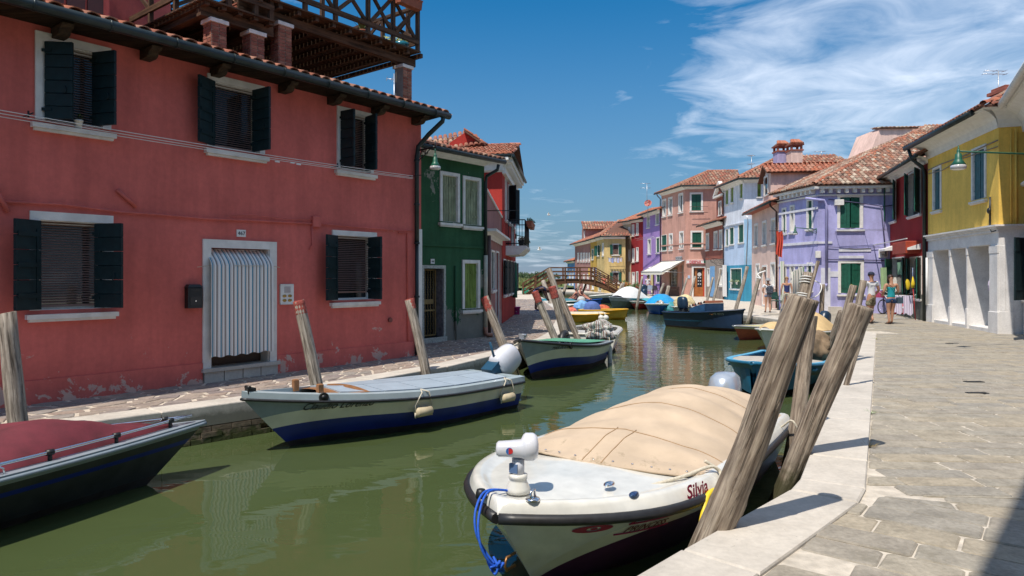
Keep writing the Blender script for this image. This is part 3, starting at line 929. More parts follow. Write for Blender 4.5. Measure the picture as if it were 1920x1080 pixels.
 def door(s, f, xl, xr, yt, yb, mat, fw=.1, step=True, depth=.2, frame=None, glass=False):
  F = s.F[f]; a, b = F.s_(xl), F.s_(xr); z1 = F.z_(xl, yt); z0 = .0
  m = MB(F.M); fr = frame or M_white
  m.box((a, -.03, z0), (a+fw, .004, z1)); m.box((b-fw, -.03, z0), (b, .004, z1)); m.box((a+fw, -.03, z1-fw), (b-fw, .004, z1))
  m.box((a+fw, -.05, z0), (b-fw, depth, .10)); 
  F.holes.append((a+fw, b-fw, .0, z1-fw, depth))
  d = m.build('door_frame', fr, s.root)
  m = MB(F.M)
  m.box((a+fw, depth-.06, .10), (b-fw, depth-.02, z1-fw))
  w = b-a-2*fw; h = z1-fw-.1
  for i in range(2):
   for j in range(3):
    m.cbox((a+fw+w*(.08+i*.46), -.0+depth-.075, .1+h*(.05+j*.32)), (a+fw+w*(.46+i*.46), depth-.055, .1+h*(.32+j*.32)), .008, 0)
  dd = m.build('door', mat, s.root)
  if glass:
   m = MB(F.M); m.box((a+fw+w*.25, depth-.09, .1+h*.38), (a+fw+w*.75, depth-.077, .1+h*.92)); m.build('pane', M_glass, dd)
  m = MB(F.M); m.blobmesh((b-fw-.09, depth-.11, .1+h*.45), .03, 0, 8, 5); m.build('handle', M_chrome, dd)
  return d
 def finish(s, bandspec=None):
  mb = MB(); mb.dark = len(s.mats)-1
  for i, F in enumerate(s.F):
   if bandspec and bandspec[i]:
    zs = [s.z0] + [b[0] for b in bandspec[i][1:]] + [s.zt]
    for k in range(len(zs)-1):
     hs = []
     for h in F.holes:
      lo, hi = max(h[2], zs[k]), min(h[3], zs[k+1])
      if hi > lo: hs.append((h[0], h[1], lo, hi) + tuple(h[4:]))
     panel(mb, F, 0, F.L, zs[k], zs[k+1], bandspec[i][k][1], holes=hs)
   else: panel(mb, F, 0, F.L, s.z0, s.zt)
  n = len(s.F); ft = s.foot
  for i in range(n, 4):
   a, b = ft[i], ft[(i+1)%4]
   mb.add([(a.x,a.y,s.z0),(b.x,b.y,s.z0),(b.x,b.y,s.zt),(a.x,a.y,s.zt)], [(0,1,2,3)])
  s.wallob = mb.build('wall', s.mats, s.root)
  return s.wallob
 def roof(s, mat, o=.4, rise=1.5, h0=0.0, h1=0.0, ridge_pts=None, vis=(0,1), gut=True, corn=.22, soff=None, gable_mat=None, sp=.19, gutm=None, step=.33, ridgem=None, par=1):
  ft = s.foot; z = s.zt
  # eave polygon pushed out
  c = sum(ft, Vector((0,0)))/4; E = []
  for i in range(4):
   p, a, b = ft[i], ft[i-1], ft[(i+1)%4]
   n1 = Vector(((p-a).y, -(p-a).x)).normalized(); n2 = Vector(((b-p).y, -(b-p).x)).normalized()
   if (p-c).dot(n1) < 0: n1 = -n1
   if (p-c).dot(n2) < 0: n2 = -n2
   if i == 0 and h0 == 0: n1 = n1*0.3
   nn = n1 + n2; den = 1 + n1.normalized().dot(n2.normalized())
   E.append(p + (n1*o + n2*o)/max(.6, den))
  if ridge_pts: r0, r1 = Vector(ridge_pts[0]), Vector(ridge_pts[1])
  else:
   m0 = (ft[0]+ft[3])/2; m1 = (ft[1]+ft[2])/2
   q0 = m0.lerp(m1, h0); q1 = m1.lerp(m0, h1)
   if h0 == 0: q0 = (E[0]+E[3])/2
   if h1 == 0: q1 = (E[1]+E[2])/2
   r0 = Vector((q0.x, q0.y, z+rise)); r1 = Vector((q1.x, q1.y, z+rise))
  zz = z + .05
  e = [Vector((p.x, p.y, zz)) for p in E]
  planes = [[e[0], e[1], r1, r0], [e[1], e[2], r1], [e[2], e[3], r0, r1], [e[3], e[0], r0]]
  if ridge_pts and par == 1: planes = [[e[0], e[1], r0], [e[1], e[2], r1, r0], [e[2], e[3], r1], [e[3], e[0], r0, r1]]
  gab = []
  for k, pl in enumerate(planes):
   if k == 1 and h1 == 0 and not ridge_pts: gab.append((ft[1], ft[2], r1)); continue
   if k == 3 and h0 == 0 and not ridge_pts: gab.append((ft[3], ft[0], r0)); continue
   if k in vis: tiles('roof_tiles', pl, mat, s.root, sp, step)
   else:
    m = MB(); m.add(pl, [tuple(range(len(pl)))]); m.build('roof_back', M_under, s.root)
  for a, b, r in gab:
   m = MB(); m.add([(a.x,a.y,z), (b.x,b.y,z), (r.x - (r.x-(a.x+b.x)/2)*.6, r.y-(r.y-(a.y+b.y)/2)*.6, r.z-.04)], [(0,1,2)]); m.build('gable', gable_mat or s.wall, s.root)
  m = MB(); ridge(m, r0, r1)
  if ridge_pts and par == 1: ridge(m, e[1]+Vector((0,0,.04)), r0)
  elif h1 > 0 or ridge_pts: ridge(m, e[1]+Vector((0,0,.04)), r1)
  if h0 > 0 and not ridge_pts: ridge(m, e[0]+Vector((0,0,.04)), r0)
  m.build('ridge_tiles', ridgem or M_tile, s.root, kind='stuff')
  # boarded eave and gutter on the visible sides
  for k in range(len(s.F)):
   a, b = e[k], e[k+1]; fa, fb = ft[k], ft[k+1]
   m = MB(); m.add([(fa.x,fa.y,z-.02),(fb.x,fb.y,z-.02),(b.x,b.y,zz-.06),(a.x,a.y,zz-.06)], [(0,1,2,3)])
   if corn:
    F = s.F[k]; q = MB(F.M)
    prof = [(0,-corn),(-.05,-corn),(-.07,-corn*.7),(-.14,-corn*.45),(-.18,-.1),(-.22,-.02),(0,-.02)]
    L = F.L
    vs = [(0,y,z+dz) for y,dz in prof] + [(L,y,z+dz) for y,dz in prof]; n = len(prof)
    q.add(vs, [tuple(range(n)), tuple(reversed(range(n,2*n)))] + [(i,n+i,n+(i+1)%n,(i+1)%n) for i in range(n)])
    q.build('cornice', M_whitew, s.root)
   m.build('soffit', soff or M_whitew, s.root)
   if gut:
    m = MB(); g = Vector((0,0,-.05)); dd = (a-Vector((fa.x,fa.y,a.z))); dd.z = 0; dd = dd.normalized()*.05 if dd.length > 1e-4 else Vector()
    m.tube([a+g+dd, b+g+dd], .062, 8); m.build('gutter', gutm or M_gutter, s.root)
  s.E = e; s.r = (r0, r1)
 def pipe(s, f, px, mat=None, y0=.05, top=None, r=.045, out=.07):
  F = s.F[f]; a = F.s_(px); zt = top or s.zt-.05
  m = MB(F.M); m.tube([(a, -.38, zt+.02), (a, -.34, zt-.12), (a, -out, zt-.38), (a, -out, y0)], r, 8)
  z = zt-1.2
  while z > .6: m.tube([(a, -out, z-.015), (a, -out, z+.015)], r*1.35, 8); z -= 1.5
  return m.build('downpipe', mat or M_gutter, s.root)

# ---------------------------------------------------------------- the red house, number 467
HR = House('long red plastered house numbered 467 with dark shutters and a timber terrace above its roof', [(-10.08,3.79), (-1.90,14.27)], 4.93, M_red, D=6.5)
F0 = HR.F[0]
HR.win(0, 65, 207, 57, 232, 'tips', .11, M_darksh, tips=(138, 232), near=True, blind=.97)
HR.win(0, 388, 495, 137, 281, 'tips', .10, M_darksh, tips=(372, 516), near=True, blind=.92)
HR.win(0, 631, 699, 198, 320, 'tips', .08, M_darksh, tips=(665, 714), near=True, blind=.92)
HR.win(0, 55, 211, 395, 592, 'tips', .11, M_darksh, tips=(27, 243), near=True, blind=.93)
HR.win(0, 622, 705, 431, 569, 'tips', .09, M_darksh, tips=(612, 722), near=True, blind=.85)
# doorway
a, b = F0.s_(379), F0.s_(517); zt = F0.z_(379, 448); zs = .20
F0.holes.append((a+.13, b-.13, zs, zt-.13, .28))
m = MB(F0.M); m.box((a,-.035,zs), (a+.13,.004,zt)); m.box((b-.13,-.035,zs), (b,.004,zt)); m.box((a+.13,-.035,zt-.13), (b-.13,.004,zt))
m.box((a+.128,.003,zs),(a+.145,.24,zt-.13)); m.box((b-.145,.003,zs),(b-.128,.24,zt-.13))
DF = m.build('door_frame', M_white, HR.root)
m = MB(F0.M); m.box((a-.03,-.10,zs-.045), (b+.03,.26,zs+.01)); m.build('threshold', M_kerb, DF)
m = MB(F0.M)
w = (b-a)/4
for k in range(4): m.cbox((a+.01+w*k,-.07,-.03), (a-.006+w*(k+1),.02,zs-.045), .008)
m.build('step', M_kerb, DF)
m = MB(F0.M); m.box((a+.14,.22,zs+.01), (b-.14,.26,zt-.13)); 
for k in range(3): m.cbox((a+.18, .205, zs+.05+k*.62), (b-.18,.222, zs+.6+k*.62), .01)
m.build('door', plain('brown door', (.07,.035,.02), .6), HR.root)
HR.finish()
# plinth band and small fittings of the red wall
m = MB(F0.M); m.box((0,-.035,-.02), (F0.s_(378),.0,.30)); m.box((F0.s_(518),-.035,-.02), (F0.L,.0,.30)); m.build('plinth', M_red, HR.root)
# roof: real tiles one by one along the eave
o = .55; zr = HR.zt
slope = .33
def roofpt(s_, y): return F0.p(s_, y, zr + .04 + slope*(y+o))
eL, eR = roofpt(-.3, -o), roofpt(F0.L+.16, -o); tR, tL = roofpt(F0.L+.16, 3.2), roofpt(-.3, 3.2)
tm = MB(); K = 5
for (t, r_, l) in ((0, .098, .020), (.42, .078, .0)):
 for k in range(K+1):
  an = math.pi*k/K; tm.v.append(Vector((-math.cos(an)*r_, t, math.sin(an)*.075 + l)))
for k in range(K): tm.f.append((k, k+1, K+2+k, K+1+k)); tm.m.append(0); tm.sm.append(True)
b0 = len(tm.v)
for k in range(K+1):
 an = math.pi*k/K; tm.v.append(Vector((-math.cos(an)*.083, 0, math.sin(an)*.062 + .018)))
for k in range(K): tm.f.append((b0+k, b0+k+1, k+1, k)); tm.m.append(0); tm.sm.append(False)
# inner face
for k in range(K+1):
 an = math.pi*k/K; tm.v.append(Vector((-math.cos(an)*.07, .42, math.sin(an)*.06)))
for k in range(K): tm.f.append((b0+K+1+k, b0+K+2+k, b0+k+1, b0+k)); tm.m.append(0); tm.sm.append(True)
tme = mesh_only(tm, 'roof_tile', [M_tile])
rr = random.Random(4); sa = math.atan(slope)
HRroof = MB()
vs = [eL, eR, tR, tL]; nn = Vector((0,0,-.05)); HRroof.add(vs + [q+nn for q in vs], [(0,1,2,3),(7,6,5,4),(0,4,5,1),(1,5,6,2),(2,6,7,3),(3,7,4,0)])
RF = HRroof.build('roof', M_under, HR.root)
nn_ = int((F0.L-2.6)/.212); far = MB()
for j in range(8):
 for i in range(nn_+3):
  s_ = 2.6 + i*.212 + rr.uniform(-.01,.01)
  if s_ > F0.L+.14: continue
  y = -o - .06 + j*.345 + rr.uniform(-.012,.012)
  M = F0.M @ Matrix.Translation((s_, y, zr+.05+slope*(y+o))) @ Matrix.Rotation(sa + rr.uniform(-.02,.02), 4, 'X') @ Matrix.Rotation(rr.uniform(-.03,.03), 4, 'Z')
  if j < 6 and (j*nn_ + i) < 292:
   ob = inst('roof_tile', tme, RF, M)
  else:
   far.add([M @ v for v in tm.v], tm.f, 0, True)
far.build('roof_tiles', M_tile, RF, kind='stuff')
# channel tiles between: low troughs
m = MB()
for i in range(nn_+2):
 s_ = 2.6 + (i+.5)*.212
 m.add([F0.M @ Vector((s_+math.cos(math.pi*k/3)*.09, y, zr+.045+slope*(y+o)+ (1-math.sin(math.pi*k/3))*.035)) for y in (-o-.05, 3.1) for k in range(4)], [(k,k+1,5+k,4+k) for k in range(3)], 0, True)
m.build('channel_tiles', M_tile, RF, kind='stuff')
# eave boards, rafters' ends, gutter
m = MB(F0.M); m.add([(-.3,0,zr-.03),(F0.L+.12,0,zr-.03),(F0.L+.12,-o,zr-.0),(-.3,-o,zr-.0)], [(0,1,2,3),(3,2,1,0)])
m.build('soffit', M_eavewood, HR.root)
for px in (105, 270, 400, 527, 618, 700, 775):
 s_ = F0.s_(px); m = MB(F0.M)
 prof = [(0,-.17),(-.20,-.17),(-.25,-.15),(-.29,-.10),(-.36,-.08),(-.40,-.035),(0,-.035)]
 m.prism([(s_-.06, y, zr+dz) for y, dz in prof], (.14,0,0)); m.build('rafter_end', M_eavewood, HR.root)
m = MB(); 
ga, gb_ = F0.p(-.3,-o-.07,zr+.0), F0.p(F0.L+.20,-o-.07,zr+.0)
m.tube([ga, gb_], .07, 10)
for k in range(16): 
 q = ga.lerp(gb_, (k+.5)/16); m.tube([q-(gb_-ga).normalized()*.012, q+(gb_-ga).normalized()*.012], .078, 10)
m.build('gutter', M_gutter, HR.root)
m = MB(F0.M); s_ = F0.L-.18
m.tube([(s_+.20,-o-.07,zr-.03),(s_+.20,-o-.05,zr-.13),(s_+.10,-.3,zr-.38),(s_,-.1,zr-.62),(s_-.02,-.08,zr-.85),(s_-.02,-.08,2.3)], .048, 10)
m.tube([(s_-.02,-.08,2.3),(s_-.02,-.08,.02)], .04, 10)
for z in (4.0, 3.1, 2.3, 1.2): m.tube([(s_-.02,-.08,z),(s_-.02,-.08,z+.04)], .06, 10)
m.build('downpipe', M_gutter, HR.root)
# painted-over conduits, two shadow-shaped diagonal stubs, junction box
m = MB(F0.M)
pts = [(0,378),(120,384),(225,398),(300,403),(380,410),(480,414),(590,420)]
m.tube([(F0.s_(x), -.03, F0.z_(x,y)) for x, y in pts], .016, 6)
m.tube([(F0.s_(x), -.045, F0.z_(x,y)+.03) for x, y in [(430,408),(470,406),(530,414),(590,414)]], .009, 5)
m.tube([(F0.s_(x), -.03, F0.z_(x,y)) for x, y in [(600,420),(680,427),(745,432),(772,433)]], .013, 6)
m.tube([(F0.s_(x), -.03, F0.z_(x,y)) for x, y in [(583,424),(584,460),(578,468)]], .013, 6)
m.tube([(F0.s_(x), -.03, F0.z_(x,y)) for x, y in [(745,436),(762,437),(763,640)]], .015, 6)
m.tube([(F0.s_(x), -.03, F0.z_(x,y)) for x, y in [(218,356),(254,388)]], .03, 5)  # diagonal stub standing in for a slanting shadow mark on the wall
m.tube([(F0.s_(x), -.03, F0.z_(x,y)) for x, y in [(-12,350),(14,398)]], .03, 5)  # second stub, shaped after a similar shadow mark
m.build('conduit', M_red, HR.root)
m = MB(F0.M); m.cbox((F0.s_(583),-.07,F0.z_(583,425)), (F0.s_(598),0,F0.z_(583,405)), .01); m.build('junction_box', M_red, HR.root)
m = MB(F0.M); a = F0.s_(730); z = F0.z_(730,600)
m.tube([(a,-.045,z),(a,0,z)], .045, 16); m.build('wall_vent', plain('dull red metal', (.20,.06,.05), .6), HR.root)
# corner strip of the house: white painted lower edge
m = MB(F0.M); m.box((F0.L-.10,-.02,.0), (F0.L+.012,.10,2.62)); m.build('corner_strip', M_whitew, HR.root)
# attic block standing back on the roof
FA = Face(F0.p(0,1.9,0).xy, F0.p(F0.s_(222,1.9),1.9,0).xy)
AT = MB()
m = MB(F0.M); s2 = F0.s_(205, 1.9); s3 = F0.s_(286, 3.4)
m.box((s2-6, 1.9, zr+.3), (s2, 6.2, 8.0)); m.box((s2+.001, 3.4, zr+.3), (s3+.35, 6.15, 7.96)); m.build('attic_wall', M_red, HR.root)
m = MB(F0.M)
for x0, x1 in ((92,118),(124,158),(163,192)):
 m.box((F0.s_(x0,1.9), 1.86, 5.6), (F0.s_(x1,1.9), 1.899, 7.2))
m.build('attic_shutter', plain('brown louvre paint', (.09,.035,.03), .6), HR.root)

# things on the red house
def text(body, size, M, mat, name, parent=None, label=None, cat=None, ext=.004, shear=0, align='CENTER', fn=None, scx=1.0, bold=0):
 cu = bpy.data.curves.new(name, 'FONT'); cu.body = body; cu.size = size; cu.extrude = ext; cu.shear = shear; cu.align_x = align; cu.offset = bold
 cu.resolution_u = 3
 tmp = bpy.data.objects.new('tmp', cu); COL.objects.link(tmp)
 dg = bpy.context.evaluated_depsgraph_get(); me = bpy.data.meshes.new_from_object(tmp.evaluated_get(dg))
 bpy.data.objects.remove(tmp); bpy.data.curves.remove(cu)
 o_ = ORG.get(parent.name, Vector()) if parent else Vector()
 for v in me.vertices:
  c = v.co.copy(); c.x *= scx
  q = fn(c) if fn else (M @ c)
  v.co = q - o_
 me.materials.clear(); me.materials.append(mat)
 ob = bpy.data.objects.new(name, me); COL.objects.link(ob)
 if parent: ob.parent = parent; ORG[ob.name] = o_
 return tag(ob, label, cat)
def TM(F, s_, y, z):       # text lying on a wall, reading left to right
 return F.M @ Matrix.Translation((s_, y, z)) @ Matrix.Rotation(R(90), 4, 'X')
M_ink = plain('black paint lettering', (.02,.02,.025), .6)
def numplate(F, px, py, w, h, body, label, tsize):
 s_, z = F.s_(px), F.z_(px, py); q = F.p(s_,0,z)
 t = thing('house_number', label, 'number plate', q)
 m = MB(F.M); m.cbox((s_-w/2,-.02,z-h/2), (s_+w/2,-.001,z+h/2), .003); m.build('plate', M_whitew, t)
 text(body, tsize, TM(F, s_, -.024, z-tsize*.34), M_ink, 'numerals', t, ext=.002)
numplate(F0, 451.5, 437.5, .155, .115, '467', 'small white enamel plate reading 467 above the red house door', .085)
# letter box
s0, s1 = F0.s_(346), F0.s_(373); z0, z1 = F0.z_(346,578), F0.z_(346,534)
t = thing('letter_box', 'black metal letter box on the red wall left of the doorway', 'letter box', F0.p((s0+s1)/2,0,z0))
m = MB(F0.M); m.cbox((s0,-.11,z0), (s1,-.001,z1-.04), .01); m.prism([(s0-.01,-.12,z1-.04),(s1+.01,-.12,z1-.04),(s1-.03,-.09,z1+.005),(s0+.03,-.09,z1+.005)], (0,.118,0)); m.build('case', M_black, t)
m = MB(F0.M); m.box((s0+.03,-.118,z0+.05), (s1-.03,-.111,z0+.17)); m.box((s0+.04,-.118,z1-.09), (s1-.04,-.111,z1-.07)); m.build('flap', plain('black enamel', (.02,.02,.022), .3), t)
m = MB(F0.M); m.tube([((s0+s1)/2,-.13,z0+.11),((s0+s1)/2,-.118,z0+.11)], .009, 8); m.build('lock', M_chrome, t)
# door bell panel
s0, s1 = F0.s_(524), F0.s_(549); z0, z1 = F0.z_(524,570), F0.z_(524,534)
t = thing('bell_panel', 'white framed doorbell panel with four brass ovals beside the door', 'doorbell panel', F0.p(s0,0,z0))
m = MB(F0.M); m.cbox((s0,-.03,z0), (s1,-.001,z1), .008)
for k in range(8):
 for zz in (z0, z1): m.cbox((s0+(s1-s0)*k/8+.004,-.035,zz-.012), (s0+(s1-s0)*(k+1)/8-.004,-.004,zz+.012), .004)
m.build('frame', M_whitew, t)
m = MB(F0.M); w = s1-s0; m.box((s0+w*.28,-.034,z0+.19), (s0+w*.75,-.0305,z1-.03)); m.build('speaker_plate', M_alu, t)
for i in range(2):
 for j in range(2):
  m = MB(F0.M); m.blobmesh((s0+w*(.3+.4*i),-.032,z0+.06+.075*j), (.042,.008,.026), 0, 12, 6); m.build('bell_plate', plain('brass', (.45,.28,.08), .3, .8), t)
# striped door curtain
def stripe_mat(name, stops, axis='X', rep=6.0):
 m, nt, b = base_mat(name)
 tc_ = nd(nt, 'ShaderNodeUVMap'); sp = nd(nt, 'ShaderNodeSeparateXYZ'); nt.links.new(tc_.outputs[0], sp.inputs[0])
 f = mth(nt, 'FRACT', mth(nt, 'MULTIPLY', sp.outputs[0], rep))
 r = ramp(nt, stops, f, 'CONSTANT'); nt.links.new(r.outputs[0], b.inputs['Base Color']); b.inputs['Roughness'].default_value = .9
 b.inputs['Sheen Weight'].default_value = .2
 return m
def cloth_uv(ob, fn):
 uv = ob.data.uv_layers.new(name='UVMap')
 for l in ob.data.loops: uv.data[l.index].uv = fn(l.vertex_index)
WHITEC = (.80,.78,.75)
M_stripe = stripe_mat('striped curtain cloth', [(0,WHITEC),(.10,(.01,.20,.32)),(.24,WHITEC),(.30,(.22,.17,.14)),(.36,WHITEC),(.60,(.16,.12,.10)),(.72,WHITEC),(.76,(.03,.04,.06)),(.80,WHITEC)], rep=8.0)
s0, s1 = F0.s_(392)-.03, F0.s_(504)+.0
z1 = F0.z_(392,466); z0 = F0.z_(392,668)
cv = thing('door_curtain', 'white door curtain with teal and brown stripes in the red house doorway', 'curtain', F0.p((s0+s1)/2,0,z0))
nu, nv = 110, 26; m = MB(F0.M)
def cf(u, v):
 bell = max(0, (v-.86)/.14)
 y = -.085 + (.002+.005*v)*math.sin(u*34+.6*math.sin(v*3)) + (.004+.008*(1-v))*math.sin(u*9+1) + bell*.20
 if v > .86: y = y
 out = -.05*math.sin(min(1, (1-v)*8)*math.pi/2)
 zz = z0 + (z1-z0)*v + .012*math.sin(u*31)*(1-v) + .02*(u-.5)*(1-v)
 return (s0 + (s1-s0)*u, y+out, zz)
m.grid(cf, nu, nv); ob = m.build('cloth', M_stripe, cv); cloth_uv(ob, lambda i: ((i//(nv+1))/nu, 0))
m = MB(F0.M); m.tube([(s0-.05,.12,z1-.005),(s1+.06,.12,z1-.005)], .010, 6); m.build('rod', M_whitew, cv)
m = MB(F0.M); q = F0.z_(392,500); m.tube([(s0-.18,-.04,q-.01),(s0+.0,-.10,q+.02),((s0+s1)/2,-.155,q+.02),(s1-.02,-.12,q+.02),(s1+.18,-.04,q)], .005, 5); m.build('tie_cord', M_rope, cv)
# white pot on the upper sill
s_ = F0.s_(145); z = F0.z_(65,232)+.01
t = thing('flower_pot', 'white flower pot with a small plant on the upper left windowsill', 'flower pot', F0.p(s_,-.03,z))
m = MB(); q = F0.p(s_,-.045,z); m.lathe([(.035,0),(.05,.10),(.055,.10),(.055,.12),(.045,.12)], q, 14); m.build('pot', M_whitew, t)
m = MB(); rq = random.Random(2)
for k in range(40):
 a_ = rq.uniform(0,6.28); r_ = rq.uniform(.0,.05); h_ = rq.uniform(.12,.20)
 p_ = q + Vector((r_*math.cos(a_), r_*math.sin(a_), h_)); d_ = Vector((math.cos(a_),math.sin(a_),.4))*.02; e_ = Vector((-math.sin(a_),math.cos(a_),0))*.01
 m.add([p_-d_,p_+e_,p_+d_,p_-e_], [(0,1,2,3)])
m.build('plant', M_leaf, t)
# clothes lines along the upper floor
t = thing('clothes_line', 'white clothes lines strung along the red facade below the upper windows', 'clothes line', F0.p(F0.s_(400),-.3,3.2))
for y0_, y1_, yo in ((206,330,-.30), (212,333,-.26), (218,335,-.20)):
 m = MB(F0.M); a_, b_ = F0.s_(-40,yo), F0.s_(774,yo)
 za, zb = F0.z_(0,y0_,yo)-.0, F0.z_(774,y1_,yo); zstart = za - (zb-za)*.07
 pts = []
 for k in range(13):
  t_ = k/12; pts.append((a_+(b_-a_)*t_, yo, zstart+(zb-zstart)*t_ - .10*4*t_*(1-t_)*.35))
 m.tube(pts, .0055, 5); m.build('line', M_whitew, t)
m = MB(F0.M)
for px in (44, 621, 768):
 s_ = F0.s_(px); z = F0.z_(px, {44:219,621:313,768:331}[px]); m.tube([(s_,-.34,z),(s_,0,z)], .009, 6); m.tube([(s_,-.18,z-.03),(s_,-.18,z+.05)], .012, 6)
m.build('bracket', M_black, t)
# pulleys and pegs on the lines
for px, py in ((520,303),(560,308),(548,305)):
 s_ = F0.s_(px,-.28); z = F0.z_(px,py,-.28); m = MB(F0.M); m.cbox((s_-.04,-.29,z-.012),(s_+.04,-.27,z+.012),.004); m.build('line_tensioner', M_whitew, t)
# wall lamp at the corner
def wall_lamp(name, label, base, tip, drop, r, glasscol=None, scroll=True, group=None):
 """iron arm with a scroll and a green enamelled lantern with a glass bowl"""
 base = Vector(base); tip = Vector(tip); t = thing(name, label, 'street lamp', base)
 d = (tip-base); L = d.length; dn = d.normalized()
 ar = plain('green lamp iron', (.012,.10,.06), .45, var=.2)
 m = MB(); m.tube([base, tip], .018, 8); m.tube([base-Vector((0,0,.16)), base+Vector((0,0,.06))], .022, 8)
 m.tube([tip-Vector((0,0,.03)), tip+Vector((0,0,.12))], [.02,.012], 6)
 if scroll:
  pts = []
  for k in range(24):
   a_ = k/23*4.2*math.pi/2; rad = .11*(1-k/30)
   pts.append(base + dn*(.14+rad*math.cos(a_)) + Vector((0,0,-.12+rad*math.sin(a_))))
  m.tube(pts, .009, 6)
  pts = []
  for k in range(18):
   a_ = math.pi + k/17*3.4; rad = .075*(1-k/28)
   pts.append(base + dn*(.34+rad*math.cos(a_)) + Vector((0,0,-.06+rad*math.sin(a_))))
  m.tube(pts, .008, 6)
  m.tube([base+Vector((0,0,-.2)), base+dn*.2+Vector((0,0,-.14)), base+dn*.45+Vector((0,0,-.03))], .010, 6)
 m.build('arm', M_black if not group else ar, t)
 c = tip - Vector((0,0,drop))
 m = MB(); m.lathe([(.018,r*2.3+.05),(.035,r*2.3),(.03,r*2.0),(r*.42,r*1.9),(r*.45,r*1.2),(r*.6,r*.9),(r*.95,r*.35),(r*.9,r*.3)], c, 16)
 m.build('hood', ar, t)
 m = MB(); m.lathe([(r*.90,r*.32),(r*1.02,.02),(r*.98,-r*.25),(r*.6,-r*.38),(.005,-r*.42)], c, 16)
 g = MATS.get('lamp bowl')
 if not g:
  g, nt, b = base_mat('lamp bowl'); b.inputs['Base Color'].default_value = (.62,.60,.60,1); b.inputs['Roughness'].default_value = .15; b.inputs['Transmission Weight'].default_value = .25; MATS['lamp bowl'] = g
 m.build('bowl', g, t)
 m = MB(); m.tube([tip, c+Vector((0,0,r*2.3))], .012, 6); m.build('stem', ar, t)
 return t
bq = F0.p(F0.L-.16,-.10,F0.z_(775,282)); 
Yt = 13.9; tq = at(816, 275, 13.55)
wall_lamp('street_lamp', 'green enamelled street lamp on a scrolled iron arm at the red house corner', bq, tq, .42, .105)

